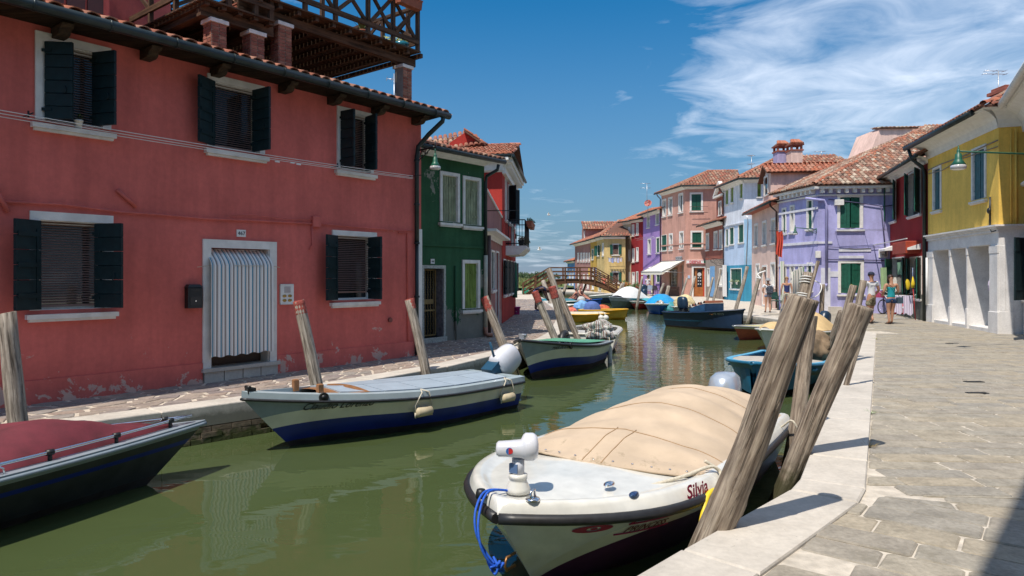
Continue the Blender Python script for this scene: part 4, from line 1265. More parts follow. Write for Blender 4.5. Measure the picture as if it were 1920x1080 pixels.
# ---------------------------------------------------------------- timber roof terrace
def terrace():
 p_ = .95
 def q(px, py, y=p_):  # point on the plane y metres behind the facade
  s_ = F0.s_(px, y); return Vector((s_, y, F0.z_(px, py, y)))
 t = thing('roof_terrace', 'dark timber roof terrace on brick pillars above the red house', 'roof terrace', F0.p(F0.s_(600,p_),p_,6))
 # brick pillars
 BW = .13
 bm_ = MB(); bm_.cbox((-.06,-.03,-.028),(.06,.03,.028),.004); bme = mesh_only(bm_, 'brick', [M_brick]); 
 for px, ztop, zb in ((403,6.02,5.35),(475,6.02,5.35),(527,6.34,5.35),(756,6.30,5.3)):
  s_ = F0.s_(px, p_); W = .27
  m = MB(F0.M); m.box((s_-W/2+.006, p_-W/2+.006, zb), (s_+W/2-.006, p_+W/2-.006, ztop-.07)); P = m.build('pillar', M_mortar, t)
  m = MB(F0.M); m.cbox((s_-W/2-.03, p_-W/2-.03, ztop-.07), (s_+W/2+.03, p_+W/2+.03, ztop), .008); m.build('cap', M_white, P)
  rows = int((ztop-.08-zb)/.066)
  for r_ in range(rows):
   z = ztop-.07-.035-r_*.066
   for k in range(2):
    offs = (-.066, .066) if r_ % 2 == 0 else (-.09, .042)
    for ang, (dx, dy) in ((0, (0,-1)), (90, (1,0)), (180,(0,1)), (270,(-1,0))):
     if ang == 180: continue
     if ang == 270 and px > 700: continue
     M = F0.M @ Matrix.Translation((s_, p_, z)) @ Matrix.Rotation(R(ang), 4, 'Z') @ Matrix.Translation((offs[k] if r_%2==0 else offs[k]+.024, -W/2+.025, 0))
     inst('brick', bme, P, M)
 def beam(name, a, b, w, h, mat=M_terr, par=t):
  a = F0.M @ Vector(a); b = F0.M @ Vector(b); m = MB()
  L = (b-a).length; d = (b-a).normalized(); up = Vector((0,0,1))
  if abs(d.z) > .9: up = F0.M.to_3x3() @ Vector((0,1,0))
  x = d; y = up.cross(x).normalized(); z = x.cross(y)
  Mx = Matrix(((x.x,y.x,z.x,a.x),(x.y,y.y,z.y,a.y),(x.z,y.z,z.z,a.z),(0,0,0,1)))
  m.box((0,-w/2,-h/2), (L,w/2,h/2)); me = mesh_only(m, name, [mat]); return inst(name, me, par, Mx)
 # main platform
 sR = F0.s_(774, p_); sL = F0.s_(500, p_); zB = 6.34; D = 3.0
 beam('beam', (sL-.6,p_,zB+.08), (sR+.02,p_,zB+.08), .14, .16)
 beam('beam', (sL-.6,p_+D,zB+.08), (sR+.02,p_+D,zB+.08), .14, .16)
 n = 11; zj = zB+.16
 for k in range(n):
  s_ = sL-.3 + (sR-.02-sL+.3)*k/(n-1); beam('joist', (s_,p_-.30,zj+.045), (s_,p_+D+.2,zj+.045), .08, .09)
 zd = zj+.09
 for k in range(int((D+.6)/.14)):
  y = p_-.33+.14*k; beam('floor_board', (sL-.6,y+.06,zd+.015), (F0.s_(786,p_-.28),y+.06,zd+.015), .128, .03)
 s1_ = sR+.32; yf = p_-.28; ztop = zd+.98; zl = zd+.22
 posts = [F0.s_(px, yf) for px in (783, 737, 690, 629, 572, 520)]
 for k, s_ in enumerate(posts): beam('post', (s_,yf,zd+.03), (s_,yf,ztop+.0), .075, .075)
 beam('rail', (posts[-1]-.2,yf-.0,ztop+.03), (posts[0]+.05,yf,ztop+.03), .10, .06)
 beam('rail', (posts[-1]-.2,yf-.02,zl), (posts[0]+.03,yf-.02,zl), .05, .10)
 for k in range(len(posts)-1):
  a_, b_ = posts[k+1], posts[k]
  beam('brace', (a_+.04,yf-.035,zl+.06), (b_-.04,yf-.035,ztop-.02), .04, .075)
  beam('brace', (a_+.04,yf+.02,ztop-.02), (b_-.04,yf+.02,zl+.06), .04, .075)
 # side and back balustrade
 ys = [yf, yf+1.15, yf+2.3, p_+D+.1]
 for y in ys[1:]: beam('post', (posts[0],y,zd+.03), (posts[0],y,ztop), .075, .075)
 beam('rail', (posts[0],yf,ztop+.031), (posts[0],ys[-1]+.05,ztop+.031), .10, .06); beam('rail', (posts[0],yf,zl+.002), (posts[0],ys[-1],zl+.002), .05, .10)
 for k in range(3):
  beam('brace', (posts[0]+.03,ys[k]+.04,zl+.06), (posts[0]+.03,ys[k+1]-.04,ztop-.02), .04, .075)
  beam('brace', (posts[0]-.03,ys[k]+.04,ztop-.02), (posts[0]-.03,ys[k+1]-.04,zl+.06), .04, .075)
 yb = ys[-1]; k = 0; s_ = posts[0]
 beam('rail', (posts[-1]-2,yb,ztop+.029), (posts[0],yb,ztop+.029), .10, .06); beam('rail', (posts[-1]-2,yb,zl), (posts[0],yb,zl), .05, .10)
 while s_ > posts[-1]-2:
  beam('post', (s_,yb,zd+.03), (s_,yb,ztop), .075, .075)
  beam('brace', (s_-.04,yb-.03,ztop-.02), (s_-1.06,yb-.03,zl+.06), .04, .075); beam('brace', (s_-.04,yb+.03,zl+.06), (s_-1.06,yb+.03,ztop-.02), .04, .075)
  s_ -= 1.1
 # tall corner pole of the pergola
 beam('pergola_post', (posts[0]-.25,yb-.3,zd), (posts[0]-.25,yb-.3,9.2), .09, .09)
 beam('pergola_post', (F0.s_(765,1.4),1.4,zd), (F0.s_(765,1.4),1.4,9.2), .08, .08)
 # nearer, lower platform
 sc = F0.s_(382, .72); zq = 6.06; y2 = .72; sE = F0.s_(512, .72)
 beam('beam', (sc+.02,p_-.02,zq+.05), (sE+.1,p_-.02,zq+.05), .14, .18)
 beam('beam', (sc+.12,p_+.1,zq+.04), (sc+.12,p_+2.6,zq+.04), .12, .10)
 for k in range(5): s_ = sc+.05+(sE-sc-.1)*k/4; beam('joist', (s_,y2-.02,zq+.13), (s_,y2+2.9,zq+.13), .09, .06)
 for k in range(22): beam('floor_board', (sc-.06,y2+.14*k,zq+.177), (sE,y2+.14*k,zq+.177), .128, .03)
 zf = zq+.195; zt2 = zf+1.0
 for s_ in (sc, (sc+sE)/2-.2, sE-.35, sE-.05): beam('post', (s_,y2,zf), (s_,y2,zt2), .075, .075)
 beam('rail', (sc,y2-.02,zf+.22), (sE,y2-.02,zf+.22), .05, .10); beam('rail', (sc,y2,zt2+.03), (sE,y2,zt2+.03), .10, .06)
 beam('brace', ((sc+sE)/2-.15,y2+.0,zt2), (sE-.4,y2+.0,zf+.28), .04, .07); beam('brace', (sc+.05,y2+.0,zf+.28), ((sc+sE)/2-.25,y2+.0,zt2), .04, .07)
 for y in (y2+.95, y2+1.9, y2+2.85): beam('post', (sc,y,zf), (sc,y,zt2), .075, .075)
 beam('rail', (sc-.02,y2,zf+.25), (sc-.02,y2+2.85,zf+.25), .05, .10); beam('rail', (sc,y2,zt2+.031), (sc,y2+2.85,zt2+.031), .10, .06)
 for k in range(3): beam('brace', (sc,y2+.04+.95*k,zf+.28), (sc,y2+.9+.95*k,zt2), .04, .07)
 # dark boarded back wall below the platforms
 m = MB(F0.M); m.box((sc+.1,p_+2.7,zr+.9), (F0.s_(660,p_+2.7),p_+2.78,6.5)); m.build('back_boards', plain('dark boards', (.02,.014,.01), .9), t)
 return posts, yf, zd, ztop, zf, sc, sE, y2
posts, yf, zd, ztop, zf, sc, sE, y2 = terrace()
def foliage(mb, c, r, n, size, seed, flat=.7, droop=0):
 rq = random.Random(seed)
 for k in range(n):
  d = Vector((rq.gauss(0,1), rq.gauss(0,1), rq.gauss(0,1)*flat)).normalized()*rq.random()**.4
  p = Vector(c) + Vector((d.x*r[0], d.y*r[1], d.z*r[2]))
  a = Vector((rq.uniform(-1,1), rq.uniform(-1,1), rq.uniform(-.6,.6))).normalized()*size*rq.uniform(.6,1.3); b = a.orthogonal().normalized()*size*.45
  mb.add([p-a, p+b, p+a, p-b], [(0,1,2,3)])
M_terra = plain('terracotta', (.30,.09,.05), .8, var=.2, bmp=.2)
def planter(label, s_, y, z, L, M, seed, mat=None, leaf=None, group=None):
 t = thing('planter_box', label, 'planter', M @ Vector((s_,y,z)), group=group)
 m = MB(M); m.prism([(s_,y-.08,z),(s_,y+.08,z),(s_,y+.11,z+.18),(s_,y-.11,z+.18)], (L,0,0)); m.box((s_-.01,y-.12,z+.17),(s_+L+.01,y+.12,z+.195)); m.build('trough', mat or M_terra, t)
 m = MB(M)
 foliage(m, (s_+L/2,y,z+.25), (L*.5,.14,.13), 170, .045, seed); m.build('plant', leaf or M_leafy, t)
planter('terracotta trough of yellow green succulents on the terrace rail by the corner', posts[1]+.02, yf-.13, ztop-.12, .62, F0.M, 1)
planter('terracotta trough on the terrace rail, second from the corner', posts[1]-.78, yf-.13, ztop-.12, .66, F0.M, 2)
planter('terracotta trough with pale succulents on the terrace floor behind the corner braces', posts[1]+.1, yf+.5, zd+.03, .8, F0.M, 3)
planter('terracotta trough with flowers on the lower terrace floor near its corner', sc+.7, y2+.3, zf, .7, F0.M, 4, leaf=leaf_mat('pinkish flowers', (.45,.12,.08), (.5,.42,.25)))
s_, y, z = F0.s_(680, yf+.4), yf+.4, zd+.03
t = thing('agave_pot', 'spiky agave in a clay pot standing on the terrace floor', 'potted plant', F0.p(s_,y,z))
m = MB(); m.lathe([(.09,0),(.13,.16),(.14,.16),(.14,.19),(.12,.19)], F0.p(s_,y,z), 14); m.build('pot', M_terra, t)
m = MB()
for k in range(16):
 a_ = k*2.4; tilt = .35+.5*((k%5)/5); d = Vector((math.cos(a_)*math.sin(tilt), math.sin(a_)*math.sin(tilt), math.cos(tilt))); c0 = F0.p(s_,y,z+.18); sd_ = d.cross(Vector((0,0,1))).normalized()*.022
 L_ = .34; m.add([c0-sd_, c0+sd_, c0+d*L_*.5+sd_*1.2, c0+d*L_, c0+d*L_*.5-sd_*1.2], [(0,1,2,3,4)])
m.build('leaves', M_leaf, t)
s_, y, z = F0.s_(752, yf+.3), yf+.3, zd+.03
t = thing('glazed_bowl', 'blue glazed bowl of plants on the terrace floor near the corner post', 'bowl', F0.p(s_,y,z))
m = MB(); m.lathe([(.07,0),(.16,.10),(.18,.18),(.165,.18),(.1,.1)], F0.p(s_,y,z), 16); m.build('bowl', plain('blue glaze', (.02,.16,.24), .2), t)
m = MB(); foliage(m, F0.p(s_,y,z+.22), (.16,.16,.08), 80, .035, 9); m.build('plant', M_leafy, t)

# aerials on roofs
def antenna(label, base, h, els, dirv_, mast=.014, name='aerial'):
 t = thing(name, label, 'aerial', base); base = Vector(base); d = Vector(dirv_).normalized(); s_ = d.cross(Vector((0,0,1)))
 m = MB(); m.tube([base, base+Vector((0,0,h))], mast, 6); m.build('mast', M_alu, t)
 for (zf_, L, n, el) in els:
  c = base+Vector((0,0,h*zf_)); m = MB(); m.tube([c-d*L*.35, c+d*L*.65], mast*.7, 5)
  for k in range(n):
   q = c - d*L*.3 + d*L*.9*k/max(1,n-1); m.tube([q-s_*el, q+s_*el], mast*.45, 4)
  m.build('boom', M_alu, t)
q = at(739,186,20); antenna('television aerial on a thin mast beyond the red house roof', (q.x,q.y,5.5), at(739,138,20).z-5.5, [(.55,1.0,9,.16),(.92,.35,3,.22)], (-1,-.25,0))
# ---------------------------------------------------------------- green house
HG = House('dark green two storey house with peeling render and pale boarded windows', [(-2.22,16.6), (-.75,18.42)], 4.72, M_green, D=6)
HG.foot[0] = HG.foot[0] - (HG.pts[1]-HG.pts[0]).normalized()*1.0; HG.foot[3] = HG.foot[3] - (HG.pts[1]-HG.pts[0]).normalized()*1.0
HG.win(0, 824, 861, 320, 418, 'closed', .085, M_pale)
HG.win(0, 867, 901, 329, 424, 'closed', .085, M_pale)
HG.win(0, 866, 899, 487, 583, 'closed', .085, M_olive)
FG = HG.F[0]
gm = plain('old grey marble', (.20,.21,.24), .6, var=.4, scale=12)
a, b = FG.s_(790), FG.s_(834.5); zt = FG.z_(790, 497)
FG.holes.append((a+.07, b-.07, .12, zt-.08, .34))
m = MB(FG.M); m.box((a,-.03,.0),(a+.07,.004,zt)); m.box((b-.07,-.03,0),(b,.004,zt)); m.box((a+.07,-.03,zt-.08),(b-.07,.004,zt)); m.box((a,-.06,-.01),(b+.02,.3,.12)); 
fr = m.build('door_frame', plain('peeling white stone', (.40,.42,.38), .8, var=.35, scale=25, bmp=.4), HG.root)
m = MB(FG.M); m.box((b-.085,.004,.12),(b-.068,.33,zt-.08)); m.build('reveal', gm, fr)
m = MB(FG.M)
y = .22; x0, x1 = a+.08, b-.10; z0, z1 = .14, zt-.10
m.box((x0,y,z0),(x0+.03,y+.03,z1)); m.box((x1-.03,y,z0),(x1,y+.03,z1)); m.box((x0,y,z0+.62),(x1,y+.03,z0+.66)); m.box((x0,y,z1-.03),(x1,y+.03,z1)); m.box((x0,y,z0),(x1,y+.03,z0+.03)); m.box((x0+(x1-x0)*.3,y-.01,z0+.8),(x1-.1,y+.02,z0+.92))
for k in range(1,7):
 x = x0+(x1-x0)*k/7; m.tube([(x,y+.015,z0),(x,y+.015,z1)], .008, 5)
 for j in range(9):
  zc_ = z0+.12+(z1-z0-.2)*j/8; m.tube([(x-.025,y+.015,zc_-.07),(x+.025,y+.015,zc_),(x-.025,y+.015,zc_+.07)], .006, 4)
m.build('iron_gate', plain('ochre iron paint', (.30,.20,.08), .5, var=.3), HG.root)
m = MB(FG.M); m.box((0,-.03,2.38),(FG.L,0,2.44)); m.build('string_course', M_green, HG.root)
m = MB(FG.M); s_ = FG.s_(852); m.tube([(s_,-.04,.25),(s_,-.04,1.9)], .03, 6); m.tube([(s_,-.06,0),(s_,-.06,.9)], .02, 6); m.build('conduit', M_green, HG.root)
HG.finish()
HG.roof(M_tilemix, o=.38, rise=1.0, corn=.12)
m = MB(FG.M); s_ = FG.L-.02
m.tube([(s_+.12,-.42,4.62),(s_+.10,-.40,4.48),(s_,-.10,4.32),(s_,-.07,4.15),(s_,-.07,2.2)], .045, 8)
m.build('downpipe', M_gutter, HG.root)
m = MB(FG.M); m.tube([(s_,-.07,2.2),(s_,-.07,.25)], .055, 10); m.build('downpipe_casing', plain('cream pipe paint', (.50,.47,.38), .6), HG.root)
m = MB(FG.M); m.tube([(s_,-.07,.27),(s_,-.07,.10),(s_+.03,-.11,.06),(s_+.12,-.22,.05)], .06, 10); m.build('pipe_shoe', M_copper, HG.root)
numplate(FG, 810.5, 490, .13, .12, '468', 'small white number plate above the gated door of the green house', .06)

# ---------------------------------------------------------------- low pink annex and the red house with a white cornice
M_pink = plaster('plaster dusty pink', (.36,.17,.155), peel=(.4,.3,.27), peel_amt=.2)
M_red2 = plaster('plaster scarlet', (.42,.045,.035), stain=.14)
HP = House('low dusty pink annex between the green house and the scarlet house', [(-.72,18.5), (-.36,23.7)], 3.35, M_pink, D=3)
HP.door(0, 929, 934.5, 470, 606, gm, .05)
HP.win(0, 920, 926.5, 468, 545, 'closed', .05, M_darksh)
HP.finish()
FP = HP.F[0]
m = MB(FP.M); m.box((0,-.03,2.7),(FP.L,.12,2.86)); m.box((.0,-.30,2.86),(FP.L,.12,2.93)); m.build('ledge', M_white, HP.root)
m = MB(FP.M); m.add([(0,.0,3.35),(FP.L,0,3.35),(FP.L,0,3.65),(0,0,4.0),(0,.15,3.35),(FP.L,.15,3.35),(FP.L,.15,3.65),(0,.15,4.0)], [(0,1,2,3),(7,6,5,4),(3,2,6,7),(0,3,7,4),(1,5,6,2)]); m.build('parapet', M_pink, HP.root)
m = MB(FP.M); m.box((0,-.03,4.0),(.1,.2,4.03)); m.prism([(0,-.04,4.0),(0,.2,4.0),(0,.2,4.05),(0,-.04,4.05)], (FP.L,0,-.35)); m.build('coping', M_white, HP.root)
m = MB(FP.M); m.tube([(.12,-.08,.03),(.12,-.08,2.75)], .06, 8); m.build('downpipe', M_rustpipe, HP.root)
m = MB(FP.M); m.tube([(.4,-.0,3.45),(.4,-.9,3.45)], .012, 5); m.build('bracket', M_black, HP.root)
HR2 = House('scarlet house with white cornice, balcony and dark shutters beyond the green house', [(-3.6,24.3), (-.34,23.7), (.16,29.6)], 5.75, M_red2, P2e=(.16,29.65), P3=(-4.5,30.5))
for xl, xr, yt, yb, st in ((946.5,949.5,330,412,'open'), (952.5,957,345,418,'flat'), (960,962.5,358,425,'open'), (965.5,968.5,368,405,'open')):
 HR2.win(1, xl, xr, yt, yb, st, .06, M_darksh, ang=(140,140))
for s_ in (.35, 1.75, 3.2, 4.7):
 HR2.win_sz(HR2.F[1], s_, s_+.85, .95, 2.25, 'flat', .05, M_darksh, ang=(168,168))
HR2.win(1, 958.5, 963, 396, 470, 'open', .06)
HR2.finish()
HR2.roof(M_tile, o=.38, rise=1.0, h0=.35, h1=.0, corn=.5, vis=(0,1))
F2 = HR2.F[1]
for k in range(26):
 s_ = .1 + k*.225; m = MB(F2.M); m.box((s_,-.30,5.42),(s_+.10,-.0,5.56))
 if k == 0: me = mesh_only(m, 'dentil', [M_whitew]); 
 o_ = bpy.data.objects.new('dentil', me); COL.objects.link(o_); o_.parent = HR2.root; o_.matrix_local = Matrix.Translation(-ORG[HR2.root.name]) @ Matrix.Translation((F2.u.x*.225*k, F2.u.y*.225*k, 0))
m = MB(F2.M); m.box((-.2,-.36,5.56),(F2.L,.0,5.72)); m.box((-.05,-.12,5.2),(F2.L,.0,5.41)); m.build('cornice', M_whitew, HR2.root)
m = MB(HR2.F[0].M); m.box((0,-.45,5.6),(HR2.F[0].L+.3,0,5.76)); m.box((0,-.15,5.3),(HR2.F[0].L+.05,0,5.6)); m.build('cornice', M_whitew, HR2.root)
# roof dormer of the scarlet house
dm = at(880, 245, 26.5)
m = MB(); m.prism([(-2.4,26.2,5.5),(-1.15,26.2,5.5),(-1.15,26.2,6.75),(-1.8,26.2,7.15),(-2.4,26.2,6.75)], (0,3.0,0)); m.build('dormer', M_red2, HR2.root)
tiles('dormer_tiles', [(-1.0,26.0,6.65),(-1.0,29.3,6.65),(-1.8,29.3,7.2),(-1.8,26.0,7.2)], M_tile, HR2.root, .2)
tiles('dormer_tiles', [(-4.0,26.0,6.15),(-1.0,26.0,6.7),(-1.75,27.4,7.3),(-4.0,27.4,7.0)], M_tilemix, HR2.root, .2)
# balcony
s0_, s1_ = 1.3, 3.9; zb = 2.75
m = MB(F2.M); m.prism([(s0_,0,zb-.35),(s0_,-.5,zb-.32),(s0_,-.75,zb-.1),(s0_,-.75,zb),(s0_,0,zb)], (s1_-s0_,0,0)); BAL = m.build('balcony', M_white, HR2.root)
m = MB(F2.M)
for z in (zb+.08, zb+.95): m.tube([(s0_+.03,0,z),(s0_+.03,-.7,z),(s1_-.03,-.7,z),(s1_-.03,0,z)], .02, 5)
for k in range(8): m.tube([(s0_+.03,-.7*k/7,zb),(s0_+.03,-.7*k/7,zb+.95)], .010, 4)
for k in range(22): x = s0_+.03+(s1_-s0_-.06)*k/21; m.tube([(x,-.7,zb),(x,-.7,zb+.95)], .010, 4)
m.build('railing', M_black, BAL)
planter('window box of greenery on the scarlet house balcony rail, outer side', s0_+.1, -.85, zb+.72, 2.2, F2.M, 11, mat=M_terra, leaf=M_leaf)
planter('window box with red flowers on the scarlet house balcony floor', s0_+.15, -.55, zb+.02, 1.6, F2.M, 12, mat=M_black, leaf=leaf_mat('green and red leaves', (.04,.09,.02), (.30,.04,.03)))
q = at(991, 461, 30.5)
wall_lamp('street_lamp', 'small green street lamp beyond the balcony of the scarlet house', (F2.p(F2.L-.2,-.02,3.4)), (q.x, q.y, 3.35), .22, .09, scroll=False, group='x')
# pink bucket
q = G(968,589.5); t = thing('bucket', 'magenta plastic bucket beside the scarlet house wall', 'bucket', q)
m = MB(); m.lathe([(.13,0),(.17,.30),(.19,.30),(.19,.33),(.17,.33)], q, 16); m.build('pail', plain('magenta plastic', (.50,.03,.22), .4), t)
m = MB(); m.tube([q+Vector((-.18,0,.31)), q+Vector((-.14,-.02,.20)), q+Vector((0,-.17,.12)), q+Vector((.14,-.02,.2)), q+Vector((.18,0,.31))], .008, 5); m.build('handle', M_whitew, t)
q = G(961.5,585); t = thing('hanging_cloth', 'green cloth hanging in a roll on the scarlet house wall', 'cloth', q)
m = MB(); c = F2.p(F2.s_(961),-.1,0); m.tube([(c.x,c.y,.75),(c.x+.02,c.y,1.4),(c.x,c.y,2.2)], [.10,.08,.06], 8); m.build('cloth', plain('green cloth', (.03,.16,.10), .9), t)

# ---------------------------------------------------------------- right bank, far to near
def line_pt(A, B, px):
 r = (px-CX)/FOC; A = Vector(A); B = Vector(B); u = B-A; t = (r*A.y-A.x)/(u.x-r*u.y); return A+u*t
LA, LB = (7.5,82), (9.0,66.6)
mk = lambda n, c, **k: plaster('plaster '+n, c, **k)
M_brownpink = mk('brown pink', (.36,.19,.17)); M_ochre = mk('ochre', (.52,.33,.07)); M_pyel = mk('pale yellow', (.62,.46,.20))
M_cream = mk('cream', (.50,.42,.30)); M_dred = mk('deep red', (.30,.03,.035)); M_violet = mk('violet', (.36,.23,.52), stain=.12)
M_salm = mk('brownish salmon', (.56,.31,.25)); M_redb = mk('brick rose', (.33,.115,.085)); M_pblue = mk('pale blue', (.50,.62,.80), stain=.12)
M_lblue = mk('light blue', (.36,.57,.78)); M_turq = mk('turquoise', (.06,.30,.46)); M_pwhite = mk('bluish white', (.72,.75,.82)); M_peach = mk('peach', (.78,.56,.48))
M_peri = mk('periwinkle', (.42,.41,.70), stain=.24); M_crim = mk('crimson', (.32,.035,.035), stain=.14); M_yellow = mk('strong yellow', (.88,.58,.13), stain=.16)
M_lav = mk('faded lavender', (.42,.38,.58)); M_greyb = mk('grey brown render', (.34,.28,.24))
M_sky = mk('sky blue', (.16,.33,.60))
H1 = House('low far house with a pale blue wall, last of the row beyond the bridge', [line_pt(LA,LB,1064), line_pt(LA,LB,1077.5)], 3.4, M_sky, D=5)
H1.win(0, 1067, 1070, 505, 535, 'open', .08); H1.win(0, 1072.5, 1075.5, 505, 535, 'open', .08); H1.finish(); H1.roof(M_tile, o=.4, rise=1.0, sp=.3, step=.5)
H2 = House('brownish pink house with a long roof dormer beyond the footbridge', [line_pt(LA,LB,1078), line_pt(LA,LB,1107)], 5.35, M_brownpink, D=8)
for xl, xr in ((1083,1086),(1088.6,1091.8),(1093.6,1096.8),(1098.6,1101.9),(1104,1106.6)): H2.win(0, xl, xr, 474, 491, 'curtain', .12)
for xl, xr in ((1083,1086),(1093.6,1096.8),(1101,1104)): H2.win(0, xl, xr, 514, 541, 'open', .10)
H2.finish(); H2.roof(M_tile, o=.55, rise=1.9, sp=.3, step=.5)
m = MB(); x0, x1 = 8.6, 13.2; m.box((x0,80,5.6),(x1,84,7.2)); m.prism([(x0-.002,80,7.2),(x0-.002,84,7.2),(x0-.002,82,8.1)], (.1,0,0)); m.build('dormer', M_brownpink, H2.root)
tiles('dormer_tiles', [(x0-.3,79.7,7.1),(x1,79.7,7.1),(x1,82,8.15),(x0-.3,82,8.15)], M_tilemix, H2.root, .3, .5)
m = MB(); m.box((x0-.05,80.5,6.0),(x0-.003,81.3,6.9)); m.build('dormer_window', M_white, H2.root)
H3b = House('narrow ochre house with one green shuttered window beyond the footbridge', [line_pt(LA,LB,1107.2), line_pt(LA,LB,1119)], 5.4, M_ochre, D=7)
H3b.win(0, 1109.7, 1113.2, 467, 487, 'closed', .05); H3b.win(0, 1110, 1114, 512, 542, 'open', .05); H3b.finish(); H3b.roof(M_tile, o=.5, rise=1.4, sp=.28, step=.45)
H3 = House('pale yellow corner house with green shutters and washing under its window', [line_pt(LA,LB,1119.2), line_pt(LA,LB,1133), (10.75,66.2)], 5.45, M_pyel, P2e=(11.0,66.2), P3=(11.5,71))
H3.win(0, 1129.3, 1132.2, 456, 480, 'curtain', .1)
H3.win(0, 1120.5, 1124.5, 460, 480, 'flat', .03, M_gsh, ang=(150,150))
H3.win(1, 1147.5, 1161.5, 457, 478.5, 'tips', .08, tips=(1143.5,1166.5), blind=.9)
H3.win(1, 1147.5, 1161.5, 509, 531, 'tips', .08, tips=(1141.5,1166.5), blind=.9)
H3.win(0, 1123, 1127, 510, 545, 'closed', .04)
H3.finish(); H3.roof(M_tilemix, o=.4, ridge_pts=[(11.1,71,7.4),(11.6,69.5,7.3)], h0=.5, h1=.5, sp=.26, step=.42)
RA, RB, RC = (11.05,68), (11.75,66.6), (12.4,64.6)
H4 = House('narrow cream house between the pale yellow and deep red houses', [line_pt(RA,RB,1168.5), line_pt(RA,RB,1183)], 6.95, M_cream, D=7)
for yt, yb in ((427,447),(469,489.5),(511,545)):
 H4.win(0, 1169.8, 1172.6, yt, yb, 'open', .06); H4.win(0, 1178.6, 1181.8, yt-1, yb-1, 'open', .06)
H4.finish(); H4.roof(M_tile, o=.5, rise=1.5, sp=.28, step=.45)
H5 = House('tall deep red house next to the violet house', [line_pt(RB,RC,1183.2), line_pt(RB,RC,1206.5)], 7.0, M_dred, D=7)
H5.win(0, 1185, 1189.5, 421, 443, 'open', .08); H5.win(0, 1193, 1197.5, 418.5, 441, 'open', .08)
H5.win(0, 1185.5, 1190, 466, 492, 'curtain', .06); H5.win(0, 1193, 1197.5, 464, 490, 'curtain', .06)
H5.win(0, 1185, 1190.5, 510, 548, 'curtain', .06, sill=False); H5.win(0, 1193, 1197, 509, 535, 'closed', .08)
H5.finish(); H5.roof(M_tile, o=.45, rise=1.5, sp=.26, step=.42)
H6 = House('violet house beside the awning shop', [(12.35,64.3), (12.83,58.8)], 7.3, M_violet, D=7)
for xl, xr, yt, yb, st in ((1213,1218.7,404,427.6,'open'),(1229.5,1236,398,422,'open'),(1214.7,1221,447.6,477,'flat'),(1230.3,1237,445,475,'closed'),(1213.5,1219.5,513,529.5,'closed'),(1230.5,1238,513,530,'closed')):
 H6.win(0, xl, xr, yt, yb, st if st != 'flat' else 'open', .10)
H6.finish(); H6.roof(M_tile, o=.5, rise=1.4, sp=.26, step=.42)
m = MB(H6.F[0].M); zz = H6.F[0].z_(1213,453); s_ = H6.F[0].s_(1210); m.tube([(s_,-1.0,zz+.3),(H6.F[0].L,-.6,zz+.2)], .015, 4); m.tube([(s_+.3,-.9,zz+.15),(H6.F[0].L,-.5,zz+.1)], .015, 4); m.build('washing_lines', M_alu, H6.root)
# salmon shop house
H7 = House('three storey salmon corner house with a white awning and a shop sign', [(12.85,58.7), (13.7,54), (15.95,53.7)], 8.7, M_salm, P2e=(17.6,53.5), P3=(17.4,60))
for xl, xr, yt, yb in ((1242.3,1249.3,374,407),(1253.2,1261,370.6,404.3),(1272.6,1281,363.3,399.6)): H7.win(0, xl, xr, yt, yb, 'open', .12)
for xl, xr, yt, yb in ((1254.5,1261.7,438,469.6),(1274,1282,434,467)): H7.win(0, xl, xr, yt, yb, 'open', .12)
H7.win(0, 1240.5, 1250.5, 441, 470.5, 'closed', .03)
H7.win(1, 1293.3, 1318, 361, 397, 'closed', .13); H7.win(1, 1294.6, 1318.7, 432.6, 466, 'closed', .13)
# shop window with lattice, doorways
H7.win(0, 1255.7, 1270.5, 502, 542, 'open', .12, frame=plain('brown shop frame', (.22,.13,.08), .6))
F7a, F7b = H7.F
m = MB(F7a.M); a, b = F7a.s_(1257.5), F7a.s_(1269); z0, z1 = F7a.z_(1257,540), F7a.z_(1257,504)
for k in range(14): z = z0+(z1-z0)*k/13; m.box((a,.05,z),(b,.07,z+.03))
m.build('shop_lattice', plain('beige lattice', (.42,.38,.32), .7), H7.root)
m = MB(F7a.M); m.box((-.01,-.02,.0),(F7a.s_(1274),-.0,.75)); m.build('shop_base', plain('brown render', (.20,.095,.065), .85, var=.2), H7.root)
a, b = F7a.s_(1274.5), F7a.s_(1282); F7a.holes.append((a,b,.05,2.5,.3)); m = MB(F7a.M); m.box((a,.2,.05),(b,.26,2.5)); m.build('side_door', plain('grey door', (.30,.28,.26), .6), H7.root)
a, b = F7b.s_(1297), F7b.s_(1324.5); z1 = F7b.z_(1297,498.7)
F7b.holes.append((a+.14,b-.14,.02,z1-.14,.2))
m = MB(F7b.M); m.box((a,-.03,0),(a+.14,.004,z1)); m.box((b-.14,-.03,0),(b,.004,z1)); m.box((a+.14,-.03,z1-.14),(b-.14,.004,z1)); DS = m.build('door_frame', M_white, H7.root)
wd = plain('varnished shop door', (.34,.12,.035), .4, var=.25)
m = MB(F7b.M); a2, b2 = a+.15, b-.15; m.box((a2,.10,.03),(b2,.14,.75)); w_ = (b2-a2)
m.box((a2+w_*.12,.10,.75),(a2+w_*.34,.14,z1-.14)); m.box((b2-w_*.20,.10,.75),(b2-w_*.06,.14,z1-.14)); m.box((a2+w_*.34,.10,z1-.26),(b2-w_*.2,.14,z1-.14)); SD = m.build('shop_door', wd, H7.root)
m = MB(F7b.M); m.box((a2+w_*.34,.115,.75),(b2-w_*.2,.125,z1-.26)); m.box((a2,.115,.75),(a2+w_*.12,.125,z1-.14)); m.build('pane', M_glass, SD)
m = MB(F7b.M); m.box((b2-.07,.06,.03),(b2,.10,z1-.14)); m.build('red_edge', plain('red door edge', (.55,.03,.02), .5), SD)
m = MB(F7b.M)
